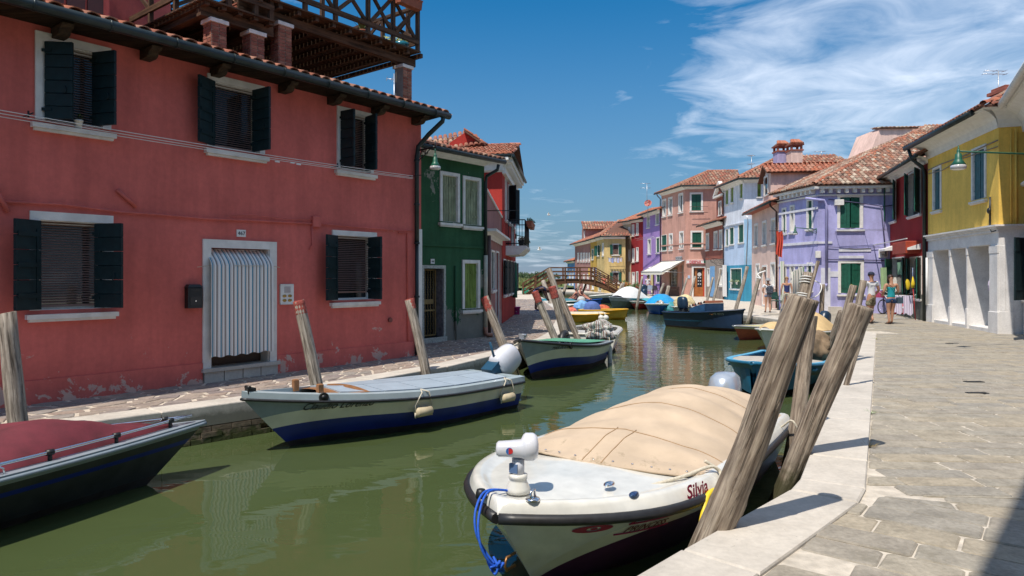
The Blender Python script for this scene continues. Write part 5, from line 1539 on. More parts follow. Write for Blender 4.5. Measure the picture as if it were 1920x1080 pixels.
for k in range(3):
 for j in range(2): xx = a2+w_*(.40+.2*j); zz = .95+.25*k; m.box((xx,.11,zz),(xx+.09,.1145,zz+.09))
m.tube([(a2+w_*.55,.11,1.75),(a2+w_*.55,.1145,1.75)], .16, 14); m.build('stickers', plain('white stickers', (.55,.55,.55), .6), SD)
H7.finish(); H7.roof(M_tilemix, o=.45, ridge_pts=[(16.6,58,10.55),(19.0,57.5,10.5)], h0=.5, h1=.5, sp=.24, step=.4)
H7.pipe(0, 1239.5, M_rustpipe); H7.pipe(1, 1330, M_rustpipe, top=5)
m = MB(F7a.M); m.box((0,-.05,4.15),(F7a.L,0,4.25)); m.build('string_course', M_salm, H7.root); m = MB(F7b.M); m.box((-.04,-.05,4.15),(F7b.L,0,4.25)); m.build('string_course', M_salm, H7.root)
m = MB(F7b.M); m.box((F7b.s_(1292),-.45,F7b.z_(1292,400)),(F7b.s_(1326),-.42,F7b.z_(1292,399))); m.box((F7b.s_(1292),-.45,F7b.z_(1292,389)),(F7b.s_(1326),-.43,F7b.z_(1292,388.4))); m.build('window_rail', M_rustpipe, H7.root)
# awning
t = thing('shop_awning', 'cream shop awning stretched out from the salmon corner house', 'awning', (12.8,57,2.9))
M_awn = plain('cream awning cloth', (.70,.66,.56), .85, var=.06)
A0, A1 = F7a.p(.15,-.05,2.85), F7a.p(F7a.L-.1,-.05,2.85); B0, B1 = F7a.p(.15,-1.9,1.98), F7a.p(F7a.L-.1,-1.9,1.98)
m = MB(); m.grid(lambda u, v: A0.lerp(A1,u).lerp(B0.lerp(B1,u),v)+Vector((0,0,-.06*math.sin(v*math.pi))), 8, 8)
m.grid(lambda u, v: B0.lerp(B1,u)+Vector((0,0,-.25*v-.02*math.sin(u*30)*v)), 24, 2)
m.add([A1+Vector((0,0,.0)), B1, B1+Vector((0,0,-.25)), A1+Vector((0,0,-.02))], [(0,1,2,3)])
m.build('cloth', M_awn, t)
m = MB(); m.tube([A0,B0],.03,6); m.tube([A1,B1],.03,6); m.tube([B0,B1],.035,6); m.tube([A0,A1],.05,6); m.tube([B1, F7a.p(F7a.L-.1,0,1.9)],.02,6); m.build('frame', M_alu, t)
t = thing('shop_sign', 'red and white shop sign reading DESPAR above the varnished door', 'sign', F7b.p(F7b.s_(1287),-.1,2.8))
s0_, s1_ = F7b.s_(1287), F7b.s_(1325.5); z0, z1 = F7b.z_(1287,495), F7b.z_(1287,487.5)
m = MB(F7b.M); m.cbox((s0_,-.14,z0),(s1_,-.01,z1), .02); m.build('board', M_whitew, t)
m = MB(F7b.M); m.box((s0_+.02,-.15,z0+.02),(s1_-.02,-.142,z0+.05)); m.box((s0_+.02,-.15,z1-.05),(s1_-.02,-.142,z1-.03)); m.build('red_border', plain('sign red', (.50,.02,.03), .5), t)
text('DESPAR', .26, TM(F7b, s0_+.66, -.152, z0+.07), plain('sign red', (.5,.02,.03)), 'lettering', t, bold=.006, scx=1.0)
m = MB(F7b.M); m.tube([(s1_-.15,-.155,(z0+z1)/2),(s1_-.15,-.14,(z0+z1)/2)], .12, 14); m.build('round_emblem', plain('sign green', (.02,.22,.10), .5), t)
t = thing('hanging_sign', 'small dark shop sign over the awning reading DESPAR', 'sign', F7a.p(F7a.s_(1270),-.5,3.2))
m = MB(F7a.M); a, b = F7a.s_(1269), F7a.s_(1280); z0 = F7a.z_(1275,487); m.box((a,-.1,z0),(b,-.04,z0+.26)); m.build('board', plain('grey sign', (.45,.45,.47)), t)
text('DESPAR', .24, TM(F7a, (a+b)/2, -.105, z0+.05), M_ink, 'lettering', t, scx=1.6)
t = thing('notice', 'small pale blue framed notice left of the shop door', 'notice', F7b.p(F7b.s_(1289),0,1.8))
m = MB(F7b.M); m.cbox((F7b.s_(1289.5),-.04,F7b.z_(1290,522)),(F7b.s_(1294),-.001,F7b.z_(1290,516.5)),.01); m.build('board', plain('pale blue board', (.40,.50,.66), .5), t)
# small brick rose house
H8 = House('small brick rose house with a pedimented dormer between the salmon and pale blue houses', [(14.97,52.8), (14.85,48.05)], 5.45, M_redb, D=7, wallmats=[M_greyb])
H8.win(0, 1324, 1329.8, 437.8, 469.5, 'open', .11); H8.win(0, 1338.8, 1345.8, 434, 468, 'open', .11); H8.win(0, 1348.6, 1354.8, 431.5, 467.5, 'open', .11)
H8.win(0, 1326, 1331, 503, 538, 'open', .06, sill=False); H8.win(0, 1349, 1355, 503, 536, 'open', .06)
H8.finish([[ (0,1), (2.85,0) ]]); H8.roof(M_tilemix, o=.6, rise=1.5, sp=.24, step=.4)
F8 = H8.F[0]; a, b = F8.s_(1337), F8.s_(1356)
zt = F8.z_(1341,368)
m = MB(F8.M); m.prism([(a,.25,5.4),(b,.25,5.4),(b,.25,zt),((a+b)/2,.25,zt+.85),(a,.25,zt)], (0,3.5,0)); m.build('dormer', M_redb, H8.root)
m = MB(F8.M)
for p1, p2 in (((a-.1,.12,zt-.02),((a+b)/2,.12,zt+.95)), (((a+b)/2,.12,zt+.95),(b+.1,.12,zt-.02)), ((a-.1,.12,zt-.05),(b+.1,.12,zt-.05))): m.bar(p1, p2, .25, .14)
m.build('pediment', M_white, H8.root)
for xl, xr, yt, yb in ((1341.4,1346.7,378,404),(1349.9,1354.6,374,402)):
 x0, x1 = F8.s_(xl), F8.s_(xr); z0, z1 = F8.z_(xl,yb), F8.z_(xl,yt)
 m = MB(F8.M); m.box((x0,.2,z0),(x0+.1,.249,z1)); m.box((x1-.1,.2,z0),(x1,.249,z1)); m.box((x0+.1,.2,z1-.1),(x1-.1,.249,z1)); m.box((x0-.05,.17,z0-.08),(x1+.05,.249,z0)); W = m.build('dormer_window', M_white, H8.root)
 m = MB(F8.M); m.box((x0+.1,.235,z0),(x1-.1,.248,z1-.1)); m.build('pane', M_glass, W)
m = MB(F8.M); a, b = F8.s_(1332), F8.s_(1340); m.box((a,-.04,.1),(b,-.0,2.35)); m.build('blue_door', plain('light blue door', (.16,.36,.62), .6), H8.root)
# pale blue house
H9 = House('white and pale blue corner house with a turquoise ground floor', [(14.9,48.0), (14.99,44.1), (15.95,43.7)], 7.85, M_pblue, P2e=(23,42.7), P3=(23.4,50), wallmats=[M_lblue, M_turq, M_pwhite])
H9.win(0, 1360.6, 1365.9, 357, 384.5, 'closed', .02, M_olive); H9.win(0, 1370.4, 1375.7, 352, 380.6, 'closed', .02, M_olive); H9.win(0, 1387.5, 1393, 343.6, 373, 'closed', .02, M_olive)
H9.win(1, 1419.3, 1427.5, 339.8, 369.7, 'closed', .02, M_olive)
H9.win(0, 1361, 1366, 429.5, 461.5, 'closed', .03); H9.win(0, 1368, 1376.5, 426.5, 459, 'closed', .04); H9.win(0, 1384.5, 1395, 421, 456, 'closed', .05)
H9.win(0, 1370, 1391, 503, 541.5, 'closed', .05)
H9.finish([[(0,2),(2.35,0),(5.15,3)], [(0,2),(2.35,1),(5.3,3)]])
H9.roof(M_tilemix, o=.5, ridge_pts=[(18.6,48,9.95),(22.4,47.5,9.95)], h0=.5, h1=.5, sp=.22, step=.38)
H9.pipe(0, 1358, M_rustpipe)
F9 = H9.F[0]
m = MB(F9.M); m.box((0,-.04,5.0),(F9.L,0,5.08)); m.box((0,-.08,5.08),(F9.L,0,5.14)); m.build('string_course', M_pwhite, H9.root)
M_sc = stripe_mat('pale striped cloth', [(0,(.66,.64,.62)),(.3,(.45,.44,.44)),(.36,(.66,.64,.62)),(.7,(.40,.40,.42)),(.78,(.66,.64,.62))], rep=5)
def hang_cloth(name, label, cat, F, x0, x1, z0, z1, y, mat, folds=12, amp=.05, nu=40, nv=10, taper=0, group=None, reps=1):
 m = MB(F.M)
 def f(u, v):
  k = 1 - taper*(1-v)
  return (x0+(x1-x0)*(.5+(u-.5)*k), y+amp*math.sin(u*folds)+.5*amp*math.sin(u*folds*2.3+1)+.02*(1-v), z0+(z1-z0)*v+.02*math.sin(u*folds+1)*(1-v))
 m.grid(f, nu, nv); q = F.p((x0+x1)/2, y, z0)
 ob = m.build(name, mat, None, label, cat, group, org=q); cloth_uv(ob, lambda i: ((i//(nv+1))/nu*reps, 0)); return ob
hang_cloth('door_curtain', 'pale grey striped curtain over the doorway of the turquoise ground floor', 'curtain', F9, F9.s_(1356.5), F9.s_(1366.5), .2, 2.4, -.12, M_sc)
m = MB(F9.M); 
t = thing('iron_sign_bracket', 'ornate black iron sign bracket on the pale blue house above the doorway', 'bracket', F9.p(F9.s_(1358),-.3,2.7))
m = MB(F9.M); x = F9.s_(1358); m.tube([(x,0,2.75),(x+.3,-1.4,2.95)], .02, 5); m.tube([(x,0,2.3),(x+.15,-.6,2.4),(x+.25,-1.2,2.85)], .015, 5)
for k in range(3): m.tube([(x+.06+.05*k,-.3-.3*k+.12*math.cos(a_),2.6+.12*math.sin(a_)+.05*k) for a_ in [i*.7 for i in range(9)]], .012, 4)
m.build('iron', M_black, t)
m = MB(H9.F[1].M); a = H9.F[1].s_(1399); m.tube([(a,-.05,2.4),(a+.1,-.05,5.2),(a+.02,-.05,5.6)], .03, 5); m.build('conduit', M_alu, H9.root)
# chimneys
def chimney(root, x, y, z0, z1, w, mat):
 m = MB(); m.box((x-w/2,y-w/2,z0),(x+w/2,y+w/2,z1)); c = m.build('chimney', mat, root)
 m = MB()
 for dx in (-1,1):
  for dy in (-1,1): m.box((x+dx*(w/2-.06)-.06,y+dy*(w/2-.06)-.06,z1),(x+dx*(w/2-.06)+.06,y+dy*(w/2-.06)+.06,z1+.28))
 m.box((x-w/2-.06,y-w/2-.06,z1-.08),(x+w/2+.06,y+w/2+.06,z1-.001)); m.box((x-w/2-.08,y-w/2-.08,z1+.28),(x+w/2+.08,y+w/2+.08,z1+.34)); m.build('chimney_top', M_redb, c)
 m = MB(); zt_ = z1+.34
 m.add([(x-w*.62,y-w*.62,zt_),(x+w*.62,y-w*.62,zt_),(x+w*.62,y+w*.62,zt_),(x-w*.62,y+w*.62,zt_),(x-w*.2,y,zt_+.3),(x+w*.2,y,zt_+.3)], [(0,1,5,4),(1,2,5),(2,3,4,5),(3,0,4)]); m.build('chimney_cap', M_under, c)
 n = 6
 m = MB()
 for k in range(n):
  xx = x-w*.55+w*1.1*(k+.5)/n; m.tube([(xx,y-w*.66,zt_+.03),(xx*.6+x*.4,y-.05,zt_+.32)], .09, 6)
 m.build('cap_tiles', M_tile, c)
q = at(1464,300,45.5); chimney(H9.root, q.x, q.y, 8.3, at(1464,284,45.5).z, .75, M_lav)
q = at(1489.5,300,44.5); chimney(H9.root, q.x, q.y, 8.0, at(1489,282,44.5).z, .75, M_peach)
# peach house
H10 = House('peach house with a roof dormer left of the periwinkle house', [(14.12,40.2), (13.12,33.6)], 5.25, M_peach, D=8)
for xl, xr, yt, yb in ((1415.2,1421.6,420,462.7),(1430,1438,415,460.6),(1446.3,1454.8,410,457.6),(1417.6,1424.5,494,540.5),(1445.4,1454.3,491.7,539)): H10.win(0, xl, xr, yt, yb, 'open', .11, pane=plain('grey shutter slats', (.16,.17,.19), .6))
H10.door(0, 1429.4, 1438.8, 497, 568, plain('grey door', (.30,.30,.31), .5), .11)
H10.finish(); H10.roof(M_tile, o=.45, rise=1.35, corn=.0, soff=M_redb, sp=.22, step=.38)
H10.pipe(0, 1458.5, M_rustpipe)
F10 = H10.F[0]; a, b = F10.s_(1427), F10.s_(1441.5)
a = F10.s_(1427.5); zl = F10.z_(1427,345)
m = MB(F10.M); zt = F10.z_(1436,313)
m.add([(a,.1,5.2),(b,.1,5.2),(b,.1,zt-.35),((a+b)/2,.1,zt),(a,.1,zt-.6),(a,6.5,5.2),(b,6.5,5.2),(b,6.5,zt-.35),((a+b)/2,6.5,zt),(a,6.5,zt-.6)], [(0,1,2,3,4),(1,6,7,2),(0,4,9,5)]); m.build('dormer', M_peach, H10.root)
P_ = lambda s_, y, z: F10.p(s_, y, z)
tiles('dormer_tiles', [P_(b+.25,-.15,zt-.42), P_(b+.25,6.5,zt-.42), P_((a+b)/2,6.5,zt+.10), P_((a+b)/2,-.15,zt+.10)], M_tile, H10.root, .22, .36)
tiles('dormer_tiles', [P_(a-.2,6.5,zt-.7), P_(a-.2,-.15,zt-.7), P_((a+b)/2,-.15,zt+.10), P_((a+b)/2,6.5,zt+.10)], M_tile, H10.root, .22, .36)
x0, x1 = F10.s_(1430), F10.s_(1437.8); z0, z1 = F10.z_(1430,370), F10.z_(1430,332)
m = MB(F10.M); m.box((x0,.05,z0),(x0+.1,.099,z1)); m.box((x1-.1,.05,z0),(x1,.099,z1)); m.box((x0+.1,.05,z1-.1),(x1-.1,.099,z1)); m.box((x0,.05,z0),(x1,.099,z0+.08)); W = m.build('dormer_window', M_white, H10.root)
m = MB(F10.M); m.box((x0+.1,.09,z0+.08),(x1-.1,.098,z1-.1)); m.build('pane', M_glass, W)
# periwinkle corner house
H11 = House('periwinkle blue corner house with white window frames and dark green shutters', [(13.1,33.5), (13.62,30.45), (16.4,30.05)], 5.62, M_peri, P2e=(22.5,29.3), P3=(22.4,34.5))
M_wb = plain('white bluish frame', (.62,.62,.68), .7)
for xl, xr, yt, yb in ((1466.5,1475,390,439),(1481.5,1490.7,385,436.7),(1513,1525,373.7,431)): H11.win(0, xl, xr, yt, yb, 'closed' if xl != 1481.5 else 'open', .09)
H11.win(0, 1466.5, 1475, 497, 556, 'closed', .07); H11.win(0, 1481.5, 1491, 496, 572, 'open', .08, sill=False); H11.win(0, 1498, 1507, 496, 575, 'open', .08, sill=False); H11.win(0, 1513.5, 1524, 492, 545, 'closed', .08)
H11.win(1, 1569.6, 1618, 365, 431, 'half', .12); H11.win(1, 1571, 1619.5, 488.5, 552.6, 'half', .12)
H11.finish()
H11.roof(M_tileold, o=.35, ridge_pts=[(23.0,38,9.95),(28,37.3,9.95)], h0=.5, h1=.5, corn=0, gut=False, vis=(0,1), sp=.20, step=.34)
F11a, F11b = H11.F
# hip line is left of the big roof plane: rebuild the big plane explicitly
for F in (F11a, F11b):
 m = MB(F.M); L = F.L
 m.box((-.02,-.30,5.50),(L+.30 if F is F11a else L,0,5.60)); m.box((0,-.10,5.20),(L,0,5.26)); m.build('cornice', M_white, H11.root)
 n = int(L/.34)
 mm = MB(F.M)
 for k in range(n): s_ = .1+k*.34; mm.box((s_,-.24,5.32),(s_+.13,0,5.50))
 mm.build('cornice_brackets', M_white, H11.root, kind='stuff')
m = MB(F11a.M); m.box((0,-.05,4.62),(F11a.L+.05,0,4.72)); m.box((0,-.05,3.08),(F11a.L+.05,0,3.2)); m.box((0,-.05,2.10),(F11a.L+.05,0,2.20)); m.build('string_course', M_wb, H11.root)
m = MB(F11b.M); m.box((-.05,-.04,3.08),(F11b.s_(1560),0,3.18)); m.box((.15,-.02,.0),(.55,.0,2.0)); m.box((.55,-.02,1.6),(1.0,.0,1.85)); m.box((.9,-.03,2.72),(2.25,0,2.86)); m.box((.9,-.03,2.42),(1.95,0,2.54)); m.build('white_patches', M_wb, H11.root)
m = MB(F11b.M); m.box((.45,-.35,0),(.95,0,.28)); m.build('step', M_kerb, H11.root)
m = MB(F11b.M); x = F11b.s_(1548); m.tube([(x-.9,-.15,5.1),(x-.1,-.12,5.0),(x,-.10,4.8),(x,-.10,1.3)], .055, 8); m.tube([(x,-.10,1.3),(x,-.10,1.15)], [.06,.02], 8); m.build('downpipe', M_peri, H11.root)
m = MB(F11b.M)
m.tube([(x+.1,-.06,5.05),(x+1.5,-.06,4.85),(x+2.4,-.06,4.7),(x+2.8,-.06,4.75)], .02, 5); m.tube([(x+2.3,-.06,4.7),(x+2.5,-.06,2.6)], .03, 5); m.tube([(x,-.05,2.38),(x+2.6,-.05,2.32)], .02, 5); m.tube([(x,-.05,2.95),(x+1.2,-.05,2.85),(x+2.6,-.05,2.9)], .012, 5)
m.build('cables', plain('dark blue cable', (.05,.05,.12), .6), H11.root)
m = MB(F11b.M); m.cbox((x+.35,-.18,4.78),(x+.72,-.01,5.02),.01); m.build('flood_light', M_white, H11.root)
m = MB(F11b.M); m.cbox((x-.45,-.15,2.45),(x-.25,-.01,2.75),.01); m.build('meter_box', M_white, H11.root)
t = thing('street_sign', 'white painted street name panel on the periwinkle house by the crimson house', 'sign', F11b.p(F11b.s_(1653),0,2.2))
a, b = F11b.s_(1647), F11b.s_(1664); z0, z1 = F11b.z_(1647,483), F11b.z_(1647,467); m = MB(F11b.M); m.box((a,-.03,z0),(b,-.001,z1)); m.build('panel', M_whitew, t)
text('C', .12, TM(F11b, b-.08, -.033, z0+.2), M_ink, 'lettering', t); text('TER', .14, TM(F11b, (a+b)/2+.04, -.033, z0+.05), M_ink, 'lettering', t)
s_ = F11a.s_(1531); q0 = F11a.p(F11a.L-.05,-.03,3.72); q1 = at(1491, 403, 30.2)
wall_lamp('street_lamp', 'green street lamp on a scrolled arm at the periwinkle house corner', q0, (q1.x, q1.y, 3.78), .28, .11, group='g')
# washing line across first floor window
m = MB(F11b.M); 
for dz in (0,.06): m.tube([(F11b.s_(1566),-.35,3.62+dz),(F11b.s_(1658),-.30,3.62+dz)], .008, 4)
for xx in (F11b.s_(1566), F11b.s_(1620)): m.tube([(xx,0,3.62),(xx,-.4,3.62)], .012, 5)
m.build('washing_line', M_alu, H11.root)
# house behind with a pale gable
HB = thing('house', 'peach gabled house rising behind the big weathered roof', 'house', (26,44,0), group='houses along the canal')
q = [at(1630,290,44), at(1650,240,44), at(1792,238,44), at(1792,330,44), at(1630,330,44)]
m = MB(); m.prism([(p.x,44,p.z) for p in q], (0,3,0)); m.box((q[0].x+.05,44.05,-.02),(q[3].x,47,q[3].z)); m.build('wall', M_peach, HB)
tiles('roof_tiles', [(q[1].x-.1,43.85,q[1].z-.02),(q[2].x+.2,43.85,q[2].z-.02),(q[2].x+.2,44.8,q[2].z+.12),(q[1].x-.1,44.8,q[1].z+.12)], M_tileold, HB, .26, .4)
# crimson house
H12 = House('crimson house with open green shutters between the periwinkle and yellow houses', [(16.9,30.9), (15.05,24.7)], 5.95, M_crim, D=9)
H12.win(0, 1664, 1680.5, 345, 419, 'tips', .06, tips=(1658,1674)); H12.win(0, 1704, 1727.5, 326, 408, 'tips', .06, tips=(1695,1715))
H12.win(0, 1674, 1697, 483, 556, 'tips', .05, tips=(1660,1692)); H12.win(0, 1707, 1729, 482, 559, 'tips', .05, tips=(1699,1718))
H12.finish(); H12.roof(M_tileold, o=.42, rise=2.7, sp=.20, step=.34)
F12 = H12.F[0]
m = MB(F12.M); m.box((0,-.03,-.01),(F12.L,0,.95)); m.build('plinth', plain('grey green render', (.11,.12,.10), .9, var=.3), H12.root)
m = MB(F12.M)
for x0, x1 in ((1663,1681),(1704,1727)): a, b = F12.s_(x0), F12.s_(x1); z = F12.z_(x0,482)+.25; m.prism([(a,0,z),(a,-.45,z-.02),(a,-.45,z+.06),(a,0,z+.22)], (b-a,0,0))
m.build('door_canopy', M_whitew, H12.root)
a, b = F12.s_(1690), F12.s_(1725); z = F12.z_(1700,472)
m = MB(F12.M); m.cbox((F12.s_(1699),-.5,F12.z_(1699,477)),(F12.s_(1726),-.0,F12.z_(1699,456)), .02); m.build('air_conditioner_case', plain('orange red case', (.36,.05,.02), .6), H12.root)
m = MB(F12.M); z = F12.z_(1655,461); m.box((-.1,-.7,z-.03),(F12.L,-.66,z)); m.build('awning_bar', M_white, H12.root)
H12.pipe(0, 1737, M_rustpipe, r=.06)
# yellow house with white stone ground floor
H13 = House('yellow house with white stone piers and cornice on the ground floor', [(15.05,24.7), (13.83,19.4), (14.2,19.25)], 6.2, M_yellow, P2e=(17.5,18.2), P3=(22,24), wallmats=[M_pillar])
F13, F13b = H13.F
H13.win(0, 1749.7, 1766, 314, 398, 'closed', .10, M_bsh, depth=.22); H13.win(0, 1822.8, 1850, 280, 380, 'closed', .10, M_bsh, depth=.22)
# timber shutters standing inside the deep reveals
ZL = 3.02
for xl, xr, yt, yb in ((1750.8,1781.7,470,603),(1784,1814,466.7,613),(1816,1857.5,462.5,621.7)):
 a, b = F13.s_(xl), F13.s_(xr); z1 = F13.z_(xl,yt); F13.holes.append((a,b,.10,z1,1.1))
HW = H13.finish([[(0,1),(ZL,0)],[(0,1),(ZL,0)]])
for k, (xl, xr) in enumerate(((1750.8,1781.7),(1784,1814),(1816,1857.5))):
 a, b = F13.s_(xl), F13.s_(xr); m = MB(F13.M); m.box((a,1.0,.1),(b,1.05,2.5)); m.build('inner_wall', M_pillar, H13.root)
 m = MB(F13.M); m.box((b-.12,.35,.1),(b-.002,.42,2.45)); m.build('door_jamb', plain('orange varnished wood', (.34,.13,.03), .5), H13.root)
prs = [(0, F13.s_(1750.8)), (F13.s_(1781.7), F13.s_(1784)), (F13.s_(1814), F13.s_(1816)), (F13.s_(1857.5), F13.L)]
for a, b in prs:
 m = MB(F13.M); 
 m.cbox((a-.02,-.06,0),(b+.02+(0.05 if b > F13.L-.1 else 0),-.002,.62),.01); m.build('pier_base', M_pillar, H13.root)
 m = MB(F13.M); m.box((a,-.035,.62),(b,-.002,2.30)); m.cbox((a-.015,-.045,2.30),(b+.015,-.002,2.52),.008); m.build('pier', M_pillar, H13.root)
m = MB(F13.M); m.box((0,-.10,ZL-.03),(F13.L+.10,0,ZL+.03)); m.box((0,-.16,ZL+.03),(F13.L+.16,0,ZL+.08)); m.box((0,-.05,ZL-.12),(F13.L+.05,0,ZL-.03)); m.build('ledge', M_pillar, H13.root)
m = MB(F13b.M); m.box((-.0,-.10,ZL-.03),(F13b.L,0,ZL+.03)); m.box((-.0,-.16,ZL+.03),(F13b.L,0,ZL+.08)); m.build('ledge', M_pillar, H13.root)
m = MB(F13b.M); m.cbox((.03,-.02,.65),(.16,-.001,2.5),.005); m.cbox((.17,-.02,.65),(.34,-.001,2.5),.005); m.cbox((.0,-.04,0),(.35,-.001,.64),.01); m.build('stone_panel', M_pillar, H13.root)
m = MB(F13.M)
for x0, y0_ in ((1800,585),): pass
# coved eaves
prof = [(0,5.86),(-.03,5.86),(-.05,5.96),(-.10,6.08),(-.20,6.18),(-.36,6.26),(-.52,6.30),(-.55,6.36),(0,6.36)]
m = MB(F13.M); vs = [(-.02,y,z) for y, z in prof] + [(F13.L+.35*(-y)/.5,y,z) for y, z in prof]; n = len(prof)
m.add(vs, [tuple(range(n)), tuple(reversed(range(n,2*n)))] + [(i,n+i,n+(i+1)%n,(i+1)%n) for i in range(n)], 0, False); m.build('cornice', M_whitew, H13.root)
m = MB(F13b.M); vs = [(-.35*(-y)/.5,y,z) for y, z in prof] + [(F13b.L,y,z) for y, z in prof]
m.add(vs, [tuple(range(n)), tuple(reversed(range(n,2*n)))] + [(i,n+i,n+(i+1)%n,(i+1)%n) for i in range(n)], 0, False); m.build('cornice', M_whitew, H13.root)
zt_, H13.zt = H13.zt, 6.34
H13.roof(M_tilemix, o=.62, par=0, ridge_pts=[(17.2,24.5,7.9),(18.0,21.5,7.9)], h0=.5, h1=.5, corn=0, sp=.21, step=.35, gut=False)
m = MB(F13.M); m.tube([(-.3,-.66,6.32),(F13.L-.05,-.66,6.32)], .085, 10); m.tube([(-.1,-.6,6.25),(-.1,-.5,5.9),(-.06,-.15,5.6),(-.06,-.1,5.3),(-.06,-.1,.02)], .06, 8); m.build('gutter', M_gutter, H13.root)
m = MB(F13.M); m.tube([(.12,-.08,.6),(.12,-.08,2.3)], .035, 8); m.build('white_pipe', M_whitew, H13.root)
m = MB(F13.M); m.tube([(.1,-.03,5.45),(1.2,-.03,5.48),(3,-.03,5.45),(F13.L,-.03,5.5)], .02, 5); m.tube([(.1,-.03,5.32),(1.4,-.03,5.25),(2.9,-.03,5.38),(F13.L,-.03,5.32)], .015, 5); m.build('cables', M_greyb, H13.root)
m = MB(F13.M); a = F13.s_(1860); z = F13.z_(1860,395); m.tube([(a,-.05,z-.55),(a,-.05,z+.4)], .03, 6); m.blobmesh((a,-.08,z),(.09,.05,.09)); m.tube([(a,-.05,z-.5),(a+.1,-.05,z-.62),(F13.L-.02,-.05,z-.6)], .018, 5); m.build('iron_fitting', M_black, H13.root)
m = MB(F13b.M); m.tube([(.28,-.05,ZL+.1),(.28,-.05,5.8)], .02, 6); m.tube([(.40,-.05,ZL+.1),(.40,-.05,5.8)], .035, 6); m.build('pipes', M_yellow, H13.root)
q = at(1890,190,20.5); m = MB(); m.box((q.x-.3,q.y-.3,6.2),(q.x+.3,q.y+.3,at(1890,176,20.5).z)); C_ = m.build('chimney', M_lav, H13.root); zc_ = at(1890,176,20.5).z; m = MB(); m.cbox((q.x-.38,q.y-.38,zc_),(q.x+.38,q.y+.38,zc_+.10),.01); m.cbox((q.x-.3,q.y-.3,zc_+.10),(q.x+.3,q.y+.3,zc_+.2),.01); m.build('chimney_top', M_redb, C_)
numplate(F13, 1815, 468, .10, .12, '5', 'small white number plate on the yellow house stone piers', .06)
# plain brick and white house at the right edge of view
M_bw = plaster('plaster off white', (.56,.54,.50))
H14 = House('white corniced brick house on the right, only its near edge in view', [(14.35,19.1), (10.3,11.8)], 6.35, M_redb, D=7)
F14 = H14.F[0]
H14.win(0, 1912, 1935, 236, 350, 'open', .08); H14.win(0, 1916, 1944, 450, 560, 'tips', .05, M_darksh, tips=(1899,None), ang=(150,150))
H14.finish()
m = MB(F14.M); m.box((0,-.03,0),(F14.L,0,2.2)); m.build('plinth', M_pillar, H14.root)
prof = [(0,5.7),(-.04,5.7),(-.08,5.95),(-.2,6.15),(-.45,6.28),(-.5,6.38),(0,6.38)]; n = len(prof)
m = MB(F14.M); vs = [(-.35,y,z) for y, z in prof] + [(F14.L,y,z) for y, z in prof]; m.add(vs, [tuple(range(n)), tuple(reversed(range(n,2*n)))] + [(i,n+i,n+(i+1)%n,(i+1)%n) for i in range(n)]); m.build('cornice', M_whitew, H14.root)
H14.roof(M_tileold, o=.5, rise=2.2, corn=0, gut=False)
m = MB(F14.M); m.tube([(-.3,-.60,6.38),(F14.L,-.60,6.38)], .10, 10); m.build('gutter', M_white, H14.root)
# the house right beside the camera (out of view; it throws the shadow at the lower right)
k = Vector((.67,.742)); n_ = Vector((.742,-.67)); p0 = n_*1.0
A_ = p0 + k*3.5; B_ = p0 - k*9
HN = House('tall ochre shuttered house at the near end of the right pavement, out of view', [(A_.x,A_.y),(B_.x,B_.y)], 7.9, M_ochre, D=7)
FN = HN.F[0]
for s_ in (1.2, 3.6, 6.0, 8.4):
 for z0 in (.9, 4.3): HN.win_sz(FN, s_, s_+.95, z0, z0+1.5, 'closed', .1)
HN.finish(); HN.roof(M_tilemix, o=1.07, rise=1.8, corn=.2)
# lamp reaching in from the right edge
q0 = F14.p(1.3,-.05,0); 
tp = at(1797,282,14.2); b0 = F14.p(F14.s_(1990),-.05,0)
wall_lamp('street_lamp', 'green street lamp on a long horizontal arm in front of the yellow house', (b0.x, b0.y, tp.z+.05), (tp.x, tp.y, tp.z-.02), .33, .145, group='g')
q = at(1872,168,21); antenna('television aerial with two horizontal combs above the yellow house', (q.x,q.y,6.6), at(1872,133,21).z-6.6, [(1.0,.65,3,.12),(.93,.75,3,.12)], (-1,-.05,0))
q = at(1213,380,60); antenna('television aerial above the violet house roof', (q.x,q.y,7.8), at(1213,344,60).z-7.8, [(1.0,.9,3,.15),(.8,.9,3,.15)], (-1,0,0), .022)
q = at(1409,305,50); antenna('white aerial on the pale blue house roof', (q.x,q.y,8.9), at(1409,292,50).z-8.9, [(1.0,.5,4,.25),(.6,.4,4,.25)], (-.7,-.7,0), .02)
q = at(1540,300,46); antenna('small aerial behind the periwinkle house chimneys', (q.x,q.y,9.6), at(1540,283,46).z-9.6, [(.9,.7,5,.2)], (-1,.1,0), .02)
def dish(label, px, py, Y, r):
 q = at(px, py, Y); t = thing('satellite_dish', label, 'satellite dish', (q.x,q.y,q.z-.6))
 m = MB(); d = Vector((-.35,-.85,.4)).normalized(); M = Matrix.Translation(q) @ d.to_track_quat('Z','Y').to_matrix().to_4x4()
 m.lathe([(.001,-.10*r),(r*.5,-.07*r),(r*.85,0.02),(r,.10*r),(r*.98,.11*r),(r*.8,.05*r),(r*.4,-.03*r),(.001,-.05*r)], (0,0,0), 22, 0, M); m.build('dish', plain('brick red dish', (.42,.075,.05), .5), t)
 m = MB(); m.tube([q-d*.05, (q.x,q.y+.1,q.z-.3), (q.x,q.y+.1,q.z-1.2)], .02, 6); m.tube([q, q+d*r*.9], .012, 5); m.blobmesh(q+d*r*.9, .05, 0, 8, 5); m.build('mount', M_alu, t)
dish('brick red satellite dish on the violet house roof', 1215, 381, 60.5, .33)
dish('dark red satellite dish on the yellow house roof', 1803, 227, 24, .26)
